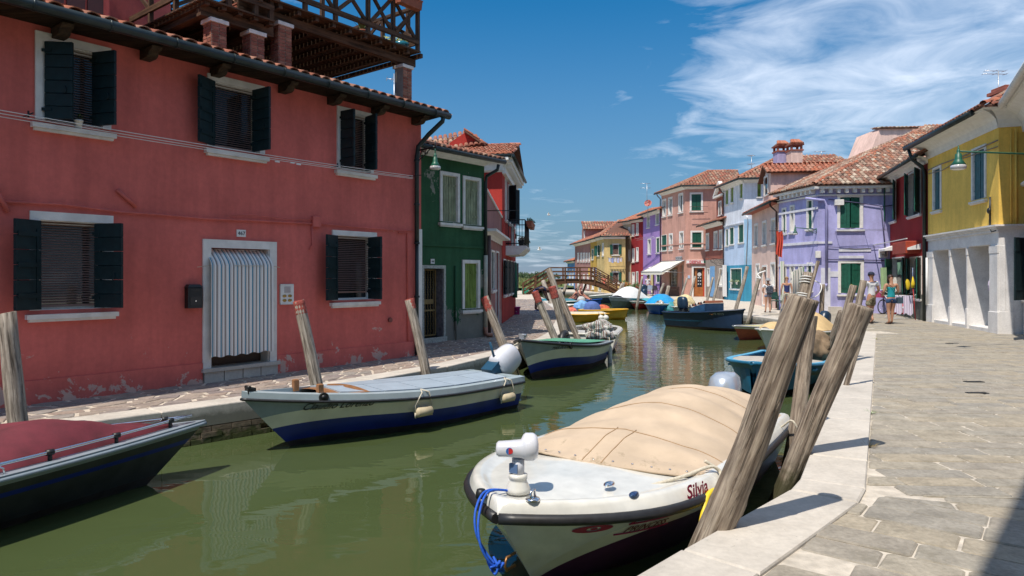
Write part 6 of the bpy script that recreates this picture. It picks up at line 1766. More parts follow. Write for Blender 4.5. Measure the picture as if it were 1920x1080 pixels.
# ================================================================== MOORING POLES
def wood_pole(label, base, top, r0, r1, mat=None, red=0.0, seed=0, fine=False, zbot=-1.6, group='mooring poles along the canal', knots=(), name='mooring_pole', bend=0.03, cap=True):
 """a driven trunk: base = where it passes the water, top = upper end"""
 base = Vector(base); top = Vector(top); d = top - base
 b0 = base + d*((zbot-base.z)/d.z) if d.z else base
 L = (top-b0).length; ax = (top-b0).normalized()
 n, m_ = (88, 110) if fine else (12, 14)
 x = ax.orthogonal().normalized(); y = ax.cross(x)
 mb = MB(); vs = []
 def rad(a, s):
  t = s/L; r = r0 + (r1-r0)*max(0, (s/L - (base-b0).length/L)/(1-(base-b0).length/L))
  P = Vector((math.cos(a)*1.3, math.sin(a)*1.3, s*1.1+seed*7))
  k = 1 + .07*noise.noise(P) + .03*noise.noise(P*2.7)
  if fine:
   q = Vector((math.cos(a)*4.6, math.sin(a)*4.6, s*.55+seed*3))
   k += .030*noise.noise(q) + .022*noise.noise(Vector((q.x*2.4, q.y*2.4, q.z*1.6)))
   cr = noise.noise(Vector((math.cos(a)*3.2, math.sin(a)*3.2, s*.8+seed*5+9)))
   k -= .15*max(0, 1-abs(cr)/.075)*(.5+.5*noise.noise(Vector((0,seed,s*1.5))))
   for (ka, ks, kr) in knots:
    dd = math.hypot(((a-ka+math.pi)%(2*math.pi)-math.pi)*r0, (s-ks))
    k += .16*math.exp(-(dd/kr)**2) - .13*math.exp(-(dd/(kr*.35))**2)
  else:
   k += .05*noise.noise(Vector((math.cos(a)*3, math.sin(a)*3, s*1.5+seed)))
  return r*k
 for i in range(m_+1):
  s = L*i/m_; c = b0 + ax*s + x*(bend*noise.noise(Vector((seed*2.3, 0, s*.8)))) + y*(bend*noise.noise(Vector((0, seed*1.9, s*.8+4))))
  for k in range(n):
   a = 2*math.pi*k/n; rr_ = rad(a, s)
   off = 0
   if i == m_: off = .12*r1*math.cos(a*1)+.05*r1*noise.noise(Vector((a*2,seed,1)))
   vs.append(c + x*(math.cos(a)*rr_) + y*(math.sin(a)*rr_) + ax*off)
 fs = [(i*n+k, i*n+(k+1)%n, (i+1)*n+(k+1)%n, (i+1)*n+k) for i in range(m_) for k in range(n)]
 # sawn end: inset ring then fan
 vs2 = [vs[m_*n+k].lerp(b0+ax*L, .12) + ax*.006 for k in range(n)]; vs += vs2; q = m_*n
 cc = len(vs); vs.append(sum(vs2, Vector())/n - ax*.004)
 fs += [(q+k, q+(k+1)%n, q+n+(k+1)%n, q+n+k) for k in range(n)] + [(q+n+k, q+n+(k+1)%n, cc) for k in range(n)]
 # into a frame whose z is the trunk's axis, so that the grain follows it
 Mx = Matrix(((x.x,y.x,ax.x,base.x),(x.y,y.y,ax.y,base.y),(x.z,y.z,ax.z,base.z),(0,0,0,1)))
 Mi = Mx.inverted(); mb.add([Mi @ v for v in vs], fs, 0, True)
 t = mb.build(name, mat or M_pole)
 t.matrix_world = Mx; ORG[t.name] = Vector()
 tag(t, label, 'pole', group)
 if red > 0:
  m2 = MB(); zt = (top-base).length
  prof = []
  for i in range(9):
   z = zt-red+red*i/8 + .004; prof.append((r1*1.04*(1+.03*math.sin(i*2+seed)), z))
  m2.lathe([(r1*1.03, zt-red-.005)] + prof + [(r1*.8, zt+.012)], (0,0,0), 14)
  m2.build('painted_band', M_polered, t)
 return t
P = wood_pole
def dia(px, Y): return px*Y/FOC/2
P('grey mooring pole at the far left, behind the burgundy covered boat', (-5.02,7.05,WZ), (-5.25,7.1,1.26), .095, .085, seed=1)
P('red topped mooring pole between the striped curtain and the pale blue decked boat', (-2.62,9.62,WZ), (-3.0,9.6,1.29), .088, .078, red=.18, seed=2)
P('red topped mooring pole in front of the red house corner', (-1.38,11.7,WZ), (-1.76,11.75,1.24), .085, .075, red=.16, seed=3)
P('leaning red topped pole between the white outboard and the green decked boat', (.09,14.6,WZ), (-.60,14.75,1.18), .105, .09, red=.30, seed=4)
P('leaning red topped pole behind the green deck, nearest the pavement', (1.28,17.0,WZ), (.57,17.1,1.25), .095, .085, red=.28, seed=5)
P('thick pole with a flaking red top behind the green deck', (1.52,17.5,WZ), (1.03,17.5,1.37), .11, .10, red=.30, seed=6)
P('tall grey pole, the leftmost top of the cluster behind the green decked boat', (1.78,18.9,WZ), (1.02,19.2,1.84), .10, .085, seed=7)
P('grey pole leaning in the cluster behind the green decked boat, right of the red top', (1.95,18.4,WZ), (1.24,18.6,1.26), .095, .085, seed=8)
P('pale pole by the kerb beside the bending man', (2.45,40,WZ), (1.86,41,1.35), .15, .13, seed=9)
for lab, (bx, by), (tx, ty), Y, dpx in (
 ('pale pole in the water under the left half of the footbridge', (1055,556), (1062,532), 64, 6), ('thin pole under the footbridge, second from the left', (1078,558), (1087,533), 64, 4), ('thin pole under the footbridge near the yellow house', (1090,556), (1098,533), 62, 4),
 ('twin grey pole at the right foot of the footbridge', (1152,566), (1167,532), 55, 6), ('leaning pole at the right foot of the footbridge behind its twin', (1158,566), (1170,530), 56, 5),
 ('tall thin pole beside the white domed boat cover', (1194,582), (1204,518), 41.5, 5), ('pole beside the turquoise covered boat with its top by the awning', (1228,580), (1244,531), 41, 5), ('short stout pole right of the awning post', (1243,578), (1254,536), 42, 7),
 ('thin dark pole between the turquoise cover and the shop door', (1270,582), (1288,521), 39, 4), ('yellowish wooden pole in front of the shop door', (1286,585), (1304,518), 38, 4),
 ('thin dark pole in front of the light blue door', (1320,588), (1337,520), 35, 5), ('tall thin dark pole right of the light blue door', (1333,590), (1351,505), 34.5, 5),
 ('straight pole rising behind the dark blue boat in front of the turquoise wall', (1372,606), (1402,500), 30, 7), ('tall pole with rope round its top in front of the peach house', (1399,613), (1429,503), 27.5, 8),
 ('thin pale pole near the blonde woman', (1459,612), (1473,552), 26, 4), ('short stump between the white and turquoise covered boats', (1205,572), (1210,556), 45, 6)):
 Yb = Y; b = at(bx, by, Yb); k = (WZ-b.z)
 tpt = at(tx, ty, Yb+.3)
 bb = Vector((b.x, b.y, b.z)); dd = tpt-bb; base = bb + dd*((WZ-bb.z)/dd.z)
 P(lab, base, tpt, dpx*Yb/FOC/2*1.05, dpx*Yb/FOC/2*.9, seed=bx % 17, bend=.05)
m_y = None
P('thick pole wound with white rope at its forked top beside the striped door curtain', (9.72,23.6,WZ), (10.42,24,1.75), .19, .17, seed=12, mat=M_polefg)
P('thin stake lashed to the rope wound pole', (9.85,23.5,WZ), (10.62,23.7,2.16), .07, .06, seed=13, mat=M_polefg)
P('short upright post on the pavement corner beside the white kerb', (10.95,24.2,0), (11.02,24.2,1.34), .085, .08, seed=14, zbot=-.3, mat=M_polefg)
P('big leaning foreground trunk in front of the white motorboat', (1.33,4.46,WZ+.45), (1.90,4.40,1.50), .108, .090, mat=M_polefg, fine=True, seed=3, knots=((3.6,2.05,.05),(4.4,2.6,.03),(5.2,1.9,.05)), bend=.05)
P('second big leaning trunk with a split knotted top right of the motorboat', (2.50,6.34,WZ), (3.15,6.2,1.38), .088, .106, mat=M_polefg, fine=True, seed=8, knots=((4.2,2.85,.05),(5.0,1.6,.05)), bend=.04)
P('thinner brown trunk standing between the two big leaning trunks', (2.88,7.15,WZ), (3.22,7.3,1.22), .085, .07, mat=M_polefg, fine=True, seed=5, bend=.05)
P('thin dark stake leaning by the kerb behind the second big trunk', (4.85,10.2,WZ), (5.28,10.2,1.02), .042, .036, seed=15, mat=M_polefg)
P('pole top showing just above the second big trunk, left one', (6.15,13.3,WZ), (6.66,13.3,1.46), .075, .07, seed=16, mat=M_polefg)
P('pole top showing just above the second big trunk, right one beside the man', (6.3,13.0,WZ), (6.74,13.1,1.56), .065, .06, seed=17, mat=M_polefg)
P('low grey stake by the kerb left of the second big trunk', (7.05,15.6,WZ), (7.28,15.1,.86), .07, .06, seed=18, mat=M_polefg)
def rope(label, pts, r=.012, mat=None, name='mooring_rope', cat='rope', sag=0, twist=False, smooth=True):
 P_ = [Vector(p) for p in pts]; out = []
 for i in range(len(P_)-1):
  p0 = P_[max(0,i-1)]; p1 = P_[i]; p2 = P_[i+1]; p3 = P_[min(len(P_)-1,i+2)]
  for k in range(6):
   t = k/6; out.append(.5*((2*p1)+(-p0+p2)*t+(2*p0-5*p1+4*p2-p3)*t*t+(-p0+3*p1-3*p2+p3)*t**3))
 out.append(P_[-1]); m = MB(); m.tube(out, r, 7)
 return m.build(name, mat or M_rope, None, label, cat, None, org=P_[0])
def coil(c, ax, r, turns, pitch, n=14):
 ax = Vector(ax).normalized(); x = ax.orthogonal().normalized(); y = ax.cross(x); c = Vector(c)
 return [c + x*(math.cos(2*math.pi*k/n)*r) + y*(math.sin(2*math.pi*k/n)*r) + ax*(pitch*k/n) for k in range(int(turns*n)+1)]
ax_ = Vector((.7,.4,2.2)).normalized(); c_ = Vector((9.72,23.6,WZ)) + ax_*1.9
rope('white rope wound loosely round the thick pole by the door curtain', coil(c_, ax_, .22, 3, .10, 10) + [c_+Vector((.5,-.1,.0)), c_+Vector((.35,-.2,-.35))] + coil(c_-ax_*.5, ax_, .23, 2, .08, 10), .018, M_whitew)
rope('white rope hanging from the big pole top near the peach house', [at(1429,508,27.5)+Vector((.1,-.1,0)), at(1421,514,27.4), at(1426,522,27.3), at(1418,520,27.3)], .03, M_whitew)

# ================================================================== BOATS
M_hullw = plain('white gelcoat', (.66,.65,.60), .26, var=.10, scale=7, coat=.4)
M_hullcream = plain('cream hull paint', (.68,.66,.55), .32, var=.12, scale=3, coat=.2)
M_hullblue = plain('royal blue hull', (.010,.026,.20), .3, var=.2, scale=3)
M_hullnavy = plain('navy hull', (.012,.028,.065), .35, var=.25, scale=3)
M_antif = plain('dark antifouling', (.028,.026,.024), .8, var=.4, scale=6, bmp=.2)
M_antibr = plain('brown antifouling', (.055,.032,.024), .8, var=.4, scale=6)
M_aub = plain('aubergine hull', (.085,.025,.085), .3, var=.2, coat=.2)
M_rubber = plain('black rubber', (.018,.018,.020), .45, var=.3, scale=20)
M_greyhull = plain('blue grey hull', (.24,.29,.33), .35, var=.12, coat=.2)
M_ltblue = plain('pale blue deck', (.34,.41,.48), .4, var=.08)
M_dkgrey = plain('dark grey hull', (.035,.04,.042), .45, var=.3)
M_tealdeck = plain('green deck boards', (.09,.30,.19), .6, var=.25, scale=8)
M_tarpburg = plain('burgundy canvas', (.125,.016,.026), .8, var=.3, scale=5, bmp=.25, bscale=180)
def canvas_tan():
 m, nt, b = base_mat('tan canvas')
 v = coords(nt); sp = nd(nt, 'ShaderNodeSeparateXYZ'); nt.links.new(v, sp.inputs[0])
 c = mixc(nt, 1.0, (.52,.41,.30), ramp(nt, [(.3,.86),(.7,1.1)], nz(nt, v, 3, 6)).outputs[0], 'MULTIPLY')
 k = mth(nt, 'ADD', nz(nt, v, 6, 9, .75), mth(nt, 'MULTIPLY', mth(nt, 'SUBTRACT', sp.outputs[0], 3.05), .22))
 c = mixc(nt, ramp(nt, [(.56,0),(.72,.75)], k).outputs[0], c, (.14,.11,.06))
 nt.links.new(c, b.inputs['Base Color']); b.inputs['Roughness'].default_value = .85; b.inputs['Specular IOR Level'].default_value = .2
 bump(nt, b, nz(nt, v, 260, 2), .15, .004); return m
M_tan = canvas_tan()
M_sack = plain('brown sacking', (.20,.14,.085), .9, var=.3, bmp=.4, bscale=90)
M_cyan = plain('cyan tarpaulin', (.02,.30,.62), .45, var=.15)
M_tealtarp = plain('teal tarpaulin', (.04,.25,.28), .6, var=.3)
M_cream = plain('cream cloth', (.60,.50,.28), .8, var=.2)
M_yel = plain('yellow gelcoat', (.68,.36,.02), .35, var=.1)
M_orange = plain('orange varnish', (.42,.13,.03), .5, var=.25)
M_silver = plain('silver outboard cowl', (.42,.47,.54), .22, .35, var=.05, coat=.5)
M_cowlw = plain('white outboard cowl', (.62,.63,.68), .3, var=.05, coat=.3)
M_navyplastic = plain('navy plastic', (.01,.03,.06), .35, var=.1)
M_bluehull = plain('bright blue hull', (.010,.075,.33), .35, var=.12)
M_medblue = plain('sea blue paint', (.012,.12,.22), .4, var=.2)
M_varn = plain('varnished wood', (.26,.12,.05), .4, var=.3, scale=20)
class Boat:
 def __init__(s, label, stern, dirv, L, B, hb, hs, bands, rub=None, Lw=.84, t0=.4, p=2.0, ws=.86, chine=.68, name='boat', group='boats moored along the canal', rubr=.028, transom=None, flare=.0, gun=None, cat='boat', NU=26, bulge=.0, tipw=0.0, sheerp=2.0, bd=0.0, bs=.66):
  d = Vector(dirv).normalized(); s.d = d; s.L = L; s.B = B; s.hb = hb; s.hs = hs; s.Lw = Lw; s.t0 = t0; s.p = p; s.ws = ws; s.chine = chine; s.flare = flare; s.sheerp = sheerp
  s.rz = math.atan2(d.y, d.x)
  s.root = thing(name, label, cat, (stern[0], stern[1], WZ), s.rz, group, local=True)
  s.bd = bd
  mb = MB(); lv = [0.0, .2] + sorted({b[0] for b in bands}); s.lv = lv
  vsr = []
  for i in range(NU+1):
   t = i/NU; t = 1-(1-t)**1.25
   for v in lv: vsr.append(s.pt(t, v if v > .98 or v <= .2 else v*(1-bd*max(0, (t-bs)/(1-bs))**2), 1))
  nv = len(lv)
  def bandof(v):
   for k, b in enumerate(bands):
    if v <= b[0]+1e-6: return k
   return len(bands)-1
  for side in (1, -1):
   vs = [Vector((q.x, q.y*side, q.z)) for q in vsr]
   for j in range(nv-1):
    fs = []
    for i in range(NU):
     f = (i*nv+j, (i+1)*nv+j, (i+1)*nv+j+1, i*nv+j+1)
     fs.append(f if side == -1 else tuple(reversed(f)))
    used = sorted({x for f in fs for x in f}); mp2 = {x: k for k, x in enumerate(used)}
    mb.add([vs[x] for x in used], [tuple(mp2[x] for x in f) for f in fs], bandof(lv[j+1]), True)
  # transom
  for j in range(nv-1):
   a, b = s.pt(0, lv[j], 1), s.pt(0, lv[j+1], 1)
   mb.add([(a.x,a.y,a.z),(a.x,-a.y,a.z),(b.x,-b.y,b.z),(b.x,b.y,b.z)], [(0,1,2,3)], bandof(lv[j+1]) if transom is None else transom)
  s.hull = mb.build('hull', [b[1] for b in bands], s.root)
  if rub:
   m = MB(); pts = [s.pt(1-(1-k/30)**1.3, 1, 1) for k in range(31)]
   for side in (1,-1): m.tube([(q.x+.0, q.y*side+side*.008, q.z-.02) for q in pts], rubr, 8)
   a = s.pt(0,1,1); m.tube([(a.x-.01,-a.y,a.z-.02),(a.x-.01,a.y,a.z-.02)], rubr, 8)
   m.build('rubbing_strake', rub, s.root)
 def w(s, t):
  k = max(0.0, (t-s.t0)/(1-s.t0)); a = s.ws + (1-s.ws)*min(1, t/s.t0)**.8
  return a*max(0.0, 1-k**s.p)
 def h(s, t): return s.hs + (s.hb-s.hs)*t**s.sheerp
 def pt(s, t, v, side=1, ins=0.0, dz=0.0):
  zk = -.22; h = s.h(t); z = zk + (h-zk)*v
  b = s.B/2*s.w(t)
  lowk = s.chine*(1-.55*max(0, (t-.45)/.55)**1.2)
  if v <= .2: f = lowk*(v/.2)**.8
  else: f = lowk + (1-lowk)*((v-.2)/.8)**(.8+s.flare)
  x = t*(s.L*s.Lw + s.L*(1-s.Lw)*max(0,v)**.9)
  y = max(0, b*f-ins)
  return Vector((x, y*side, z+dz))
 def on_hull(s, x, z, side, off=.006):
  h = s.h(x/s.L); v = (z+.22)/(h+.22)
  t = x/(s.L*s.Lw + s.L*(1-s.Lw)*v**.9)
  h = s.h(t); v = (z+.22)/(h+.22); t = x/(s.L*s.Lw + s.L*(1-s.Lw)*v**.9)
  q = s.pt(t, v, side); q.y += side*off; return q
 def deck(s, mat, t0=0, t1=1, z=-.03, camber=.03, ins=.02, name='deck', nu=24, nv=8):
  m = MB()
  def f(u, v):
   t = t0+(t1-t0)*u; a = s.pt(t, 1, 1, ins); y = a.y*(2*v-1)
   return (a.x, y, a.z+z+camber*(1-(2*v-1)**2)*min(1, a.y*3))
  m.grid(f, nu, nv); return m.build(name, mat, s.root)
 def gunwale(s, mat, wd=.08, z=.005, t0=0, t1=1, name='gunwale', thick=.03):
  m = MB(); n = 28
  for side in (1,-1):
   vs = []
   for i in range(n+1):
    t = t0+(t1-t0)*(1-(1-i/n)**1.3); a = s.pt(t,1,side); b = s.pt(t,1,side,wd)
    o = .012*side
    vs += [(a.x,a.y+o,a.z+z-thick),(a.x,a.y+o,a.z+z),(b.x,b.y,b.z+z),(b.x,b.y,b.z+z-thick)]
   fs = []
   for i in range(n):
    for k in range(3): f = (i*4+k,(i+1)*4+k,(i+1)*4+k+1,i*4+k+1); fs.append(f)
   m.add(vs, fs, 0, False)
  a = s.pt(0,1,1); m.box((-.01,-a.y,a.z+z-thick),(wd,a.y,a.z+z+.001)); 
  return m.build(name, mat, s.root)
 def inside(s, mat, t0=0.02, t1=.97, floor=.12, thw=(), tmat=None):
  m = MB(); n = 18; rows = []
  for i in range(n+1):
   t = t0+(t1-t0)*i/n; zf = floor
   a = s.pt(t,1,1,.05); z1 = a.z; bt = a.y; bb = max(0, bt*.82-.02)
   rows.append([(a.x,-bt,z1),(a.x,-bb,zf),(a.x,0,zf),(a.x,bb,zf),(a.x,bt,z1)])
  vs = [q for r_ in rows for q in r_]
  m.add(vs, [(i*5+k,(i+1)*5+k,(i+1)*5+k+1,i*5+k+1) for i in range(n) for k in range(4)], 0, False)
  r0 = rows[0]; m.add(r0, [(0,1,2,3,4)]); m.build('interior', mat, s.root)
  for t in thw:
   a = s.pt(t,1,1,.04); m = MB(); m.box((a.x-.13,-a.y,a.z-.12),(a.x+.13,a.y,a.z-.085)); m.build('thwart', tmat or mat, s.root)
 def cover(s, mat, t0, t1, fn, name='canvas_cover', ins=.0, nu=40, nv=20, drape=.05, edge=True):
  m = MB()
  def f(u, v):
   t = t0+(t1-t0)*u; a = s.pt(t,1,1,ins); k = 2*v-1; y = a.y*k
   e = 1-abs(k)**2.2
   z = a.z + .012 + fn(u, k)*e
   if abs(k) > .97: z -= drape*0
   return (a.x, y, z)
  m.grid(f, nu, nv); ob = m.build(name, mat, s.root)
  return ob
 def motor(s, cowl, y=0, tilt=0, z=None, sc=1.0, leg=None, kind=0, x=-.12, name='outboard_motor'):
  h = s.h(0) if z is None else z
  M = Matrix.Translation((x, y, h)) @ Matrix.Rotation(R(-tilt), 4, 'Y') @ Matrix.Scale(sc, 4)
  m = MB(M)
  prof = [(0.0,.62),(.10,.61),(.155,.56),(.175,.46),(.185,.30),(.175,.16),(.15,.10),(.0,.08)]
  vs = []; n = 18
  for i, (r, z_) in enumerate(reversed(prof)):
   for k in range(n):
    a = 2*math.pi*k/n; ex = 1.35; sx = math.copysign(abs(math.cos(a))**.8, math.cos(a)); sy = math.copysign(abs(math.sin(a))**.8, math.sin(a))
    vs.append((sx*r*ex-.08-(z_-.3)*.10, sy*r*.95, z_))
  fs = [(i*n+k, i*n+(k+1)%n, (i+1)*n+(k+1)%n, (i+1)*n+k) for i in range(len(prof)-1) for k in range(n)]
  m.add(vs, fs, 0, True); mo = m.build(name, cowl, s.root)
  m = MB(M); m.prism([(-.20,-.05,.10),(.02,-.05,.10),(0,-.04,-.45),(-.13,-.04,-.45)], (0,.10,0)); m.box((-.20,-.10,-.02),(.0,.10,.09)); m.tube([(-.28,0,-.62),(.03,0,-.62)], [.035,.05], 10); m.prism([(-.16,-.02,-.40),(.0,-.02,-.40),(-.03,-.02,-.78),(-.10,-.02,-.78)], (0,.04,0)); m.box((-.30,-.11,-.47),(.0,.11,-.455))
  m.build('motor_leg', leg or M_dkgrey, mo)
  m = MB(M)
  for k in range(3):
   a = k*2.094; m.prism([(-.29,math.cos(a)*.03-.0,-.62+math.sin(a)*.03),(-.31,math.cos(a+.5)*.13,-.62+math.sin(a+.5)*.13),(-.29,math.cos(a-.3)*.13,-.62+math.sin(a-.3)*.13)], (-.012,0,0))
  m.build('propeller', M_dkgrey, mo)
  m = MB(M); m.box((.0,-.12,-.10),(.10,.12,.12)); m.tube([(.05,0,.14),(.42,.03,.20)], [.022,.018], 8); m.build('clamp', leg or M_dkgrey, mo)
  return mo
 def P(s, x, y, z):   # boat frame -> world
  c, n_ = math.cos(s.rz), math.sin(s.rz); l = s.root.location
  return Vector((l.x + c*x - n_*y, l.y + n_*x + c*y, WZ + z))
 def writing(s, body, size, x, z, side, mat, slant=.25, rise=0, scx=1.0, off=.008, bold=.0, name='lettering'):
  # reading from the outside
  sg = -1 if side > 0 else 1
  def fn(c): 
   q = s.on_hull(x + sg*c.x, z + c.y + rise*c.x, side, off); q.y += side*c.z*.5; return q
  return text(body, size, None, mat, name, s.root, ext=.001, shear=slant, fn=fn, scx=scx, bold=bold)

# ---- white motorboat in the foreground
d4 = Vector((-.55,-.835)); bow4 = Vector((-.09,4.27)); L4 = 4.6
B4 = Boat('white motorboat with a tan canvas cover and dark aubergine bottom beside the big leaning trunks', bow4 - d4*L4, d4, L4, 1.86, .60, .46, [(.80, M_aub), (.97, M_hullcream), (1.0, M_hullw)], rub=M_rubber, Lw=.86, t0=.46, p=4.6, ws=.90, rubr=.036, chine=.74, NU=48, sheerp=1.6, bd=.62, bs=.78)
# moulded deck: coaming ridge and flat foredeck
m = MB()
def deck4(u, v):
 t = 1-(1-u)**1.25; a = B4.pt(t, 1, 1, .0); k = 2*v-1; e = 1-abs(k)
 y = a.y*k; d = a.y*e
 # distance to the bow edge as well
 db = (B4.L - a.x)*.9; d = min(d, db)
 z = a.z + .005 + .085*min(1, d/.05)**.6 - .030*max(0, min(1, (d-.12)/.05)) + .035*max(0, min(1,(d-.2)/.5))
 return (a.x, y*.995, z)
m.grid(deck4, 60, 44); m.build('deck', M_hullw, B4.root)
# canvas over its hoops
def cv4(u, k):
 # u: 0 stern .. 1 front
 hoop = [0.30, .40, .43, .38, .20, .0]
 x = (u)*5; i = min(4, int(x)); f = x-i; a = [.27,.37,.37,.29,.17,.01][i]; b = [.27,.37,.37,.29,.17,.01][i+1]
 z = a+(b-a)*f - .022*math.sin(f*math.pi)*(1 if i < 4 else -.3)
 w_ = .010*noise.noise(Vector((u*9, k*5, 1))) + .012*math.sin((u*14+k*3.1))*abs(k)
 return z + w_
m = MB()
def cov4(u, v):
 t = .03 + (.74-.03)*u; a = B4.pt(t,1,1,.085); k = 2*v-1
 ang = k*math.pi/2; x = a.x - (.10*(1-k*k) if u > .9 else 0)*(u-.9)*8
 kk = math.copysign(abs(math.sin(ang))**.95, k)
 front = max(0,(u-.82)/.18)
 x += -.28*front*abs(k)**2
 y = a.y*(.35*kk+.65*k); z = a.z + .075 + cv4(u, k)*(1-abs(k)**1.7)
 # folds running from the hoops to the eyelets at the rim
 z += .024*math.sin(u*46+2*k)*abs(k)*(1-abs(k))*2.2
 z += .010*max(0, noise.noise(Vector((u*22, k*2.2, 3.3))))
 return (x, y, z)
m.grid(cov4, 110, 44); CV4 = m.build('canvas_cover', M_tan, B4.root)
# seams, hem and eyelets
M_seam = plain('dark canvas seam', (.36,.24,.14), .9)
for u in (.24, .50, .76):
 m = MB(); m.tube([Vector(cov4(u+.012*math.sin(v*3), v))+Vector((0,0,.003)) for v in [i/30 for i in range(31)]], .0045, 5); m.build('seam', M_seam, CV4)
for kk in (.46,.54):
 m = MB(); m.tube([Vector(cov4(.76+.24*i/14, kk))+Vector((0,0,.003)) for i in range(15)], .004, 5); m.build('seam', M_seam, CV4)
m = MB()
for v in (0, 1): m.tube([Vector(cov4(i/60, v))+Vector((0,0,.0)) for i in range(61)], .010, 6)
m.tube([Vector(cov4(1, i/40))+Vector((0,0,.0)) for i in range(41)], .011, 6); m.build('hem', M_tan, CV4)
for i in range(1,12):
 q = Vector(cov4(.99, i/12)); m = MB(); m.blobmesh(q+Vector((-.03,0,.012)), (.011,.011,.006), 0, 8, 4); m.build('eyelet', M_chrome, CV4)
# silver outboard
mo = B4.motor(M_silver, sc=1.10, x=-.20, z=.24, tilt=0)
m = MB(); 
for y in (-.06,.06): m.prism([(-.50,y-.022,.62),(-.44,y-.022,1.02),(-.36,y-.022,1.09),(-.28,y-.022,1.10),(-.34,y-.022,1.0),(-.42,y-.022,.70)], (0,.044,0))
mo2 = (lambda *a: None)('cowl_ribs', plain('pale cowl rib', (.62,.66,.72), .2), mo)
# bow electric motor on its pedestal
def bx4(x, y, z): return (x, y, z)
xb, yb_, zb = L4-.30, -.04, B4.h(.93)+.10
m = MB(); m.lathe([(.085,0),(.08,.03),(.06,.07),(.055,.09),(.062,.09),(.062,.115),(.04,.12)], (xb,yb_,zb-.02), 20); TM4 = m.build('bow_motor', M_hullw, B4.root)
m = MB(); m.tube([(xb,yb_,zb+.09),(xb,yb_,zb+.20)], .042, 16); m.build('shaft', plain('pale plastic', (.52,.54,.60), .3), TM4)
m = MB(); m.box((xb+.02,yb_-.044,zb+.11),(xb+.0435,yb_+.02,zb+.17)); m.build('blue_label', plain('blue label', (.10,.17,.32), .4), TM4)
hd = Matrix.Translation((xb,yb_,zb+.265)) @ Matrix.Rotation(R(125), 4, 'Z')
m = MB(hd)
vs = []; n = 20
for i, (x, ry, rz_) in enumerate([(-.15,.0,.0),(-.145,.05,.035),(-.13,.062,.048),(-.05,.066,.052),(0.02,.07,.058),(.035,.085,.08),(.05,.095,.092),(.10,.095,.092),(.125,.075,.075),(.135,.03,.03),(.137,0,0)]):
 for k in range(n):
  a = 2*math.pi*k/n; e = .7 if i < 5 else 1.0
  vs.append((x, math.copysign(abs(math.cos(a))**e, math.cos(a))*ry, math.copysign(abs(math.sin(a))**e, math.sin(a))*rz_ + (0 if i < 5 else .012)))
m.add(vs, [(i*n+k, i*n+(k+1)%n, (i+1)*n+(k+1)%n, (i+1)*n+k) for i in range(10) for k in range(n)], 0, True); m.build('motor_head', M_cowlw, TM4)
m = MB(hd); c_ = Vector((-.06,-.0665,.0))
m.tube([(-.06,-.063,0),(-.06,-.0675,0)], .023, 16); em = m.build('emblem', plain('emblem blue', (.02,.14,.45), .4), TM4)
m = MB(hd); m.box((-.065,-.0685,-.019),(-.055,-.0678,.019)); m.add([(-.055,-.0684,-.02),(-.04,-.0684,-.012),(-.037,-.0684,0),(-.04,-.0684,.012),(-.055,-.0684,.02)], [(0,1,2,3,4)]); m.build('emblem_red', plain('emblem red', (.6,.03,.03), .4), TM4)
# deck fittings
m = MB(); q = Vector((L4-.16,.16,B4.h(.97)+.09)); m.tube([q+Vector((-.03,0,0)), q+Vector((-.02,0,.06)), q+Vector((.02,0,.06)), q+Vector((.03,0,0))], .009, 8); m.lathe([(.05,0),(.045,.012),(.01,.015)], q, 12); m.build('cleat', M_chrome, B4.root)
m = MB(); q = Vector((L4-.10,-.20,B4.h(.97)+.055)); m.lathe([(.035,0),(.035,.03),(.028,.055),(.01,.06)], q, 12); m.build('nav_light', M_black, B4.root)
m = MB(); q = Vector((L4-.75,.36+.05,B4.h(.85)+.105)); m.blobmesh(q+Vector((0,0,.0)), (.06,.035,.02), 0, 12, 6); m.build('vent', M_chrome, B4.root)
m = MB(); q = Vector((L4-1.02,-.58,B4.h(.8)+.10)); 
q = Vector((L4-.98,.50,B4.h(.8)+.10)); m.blobmesh((L4-.66,.63,B4.h(.85)+.10), (.055,.028,.018), 0, 12, 6); m.build('deck_vent', plain('blue chrome', (.08,.14,.28), .1, .8), B4.root)
# right-hand side of the picture is the boat's left (port, +y) side
sideN = 1
M_mag = plain('magenta lettering', (.35,.005,.06), .4)
M_brn = plain('brown lettering', (.13,.035,.035), .5)
def dk(c):   # lettering on the raised coaming near the rail
 q = B4.on_hull(3.05 - c.x, .40 + c.y*.0, 1, 0); t = q
 zz = B4.h(q.x/L4)
 return Vector((q.x, B4.pt(q.x/L4,1,1).y + .002 - c.y*.42, zz + .015 + c.y*.80))
text('Silvia', .15, None, M_mag, 'lettering', B4.root, ext=.001, shear=.25, fn=lambda c: Vector((3.42-c.x, B4.pt((3.42-c.x)/L4,1,1).y+.010-c.y*.18, B4.h((3.42-c.x)/L4)+.022+c.y*.80)), bold=.004)
B4.writing('PRINCESS', .066, 3.80, .405, 1, M_brn, slant=.2, bold=.001, scx=1.1)
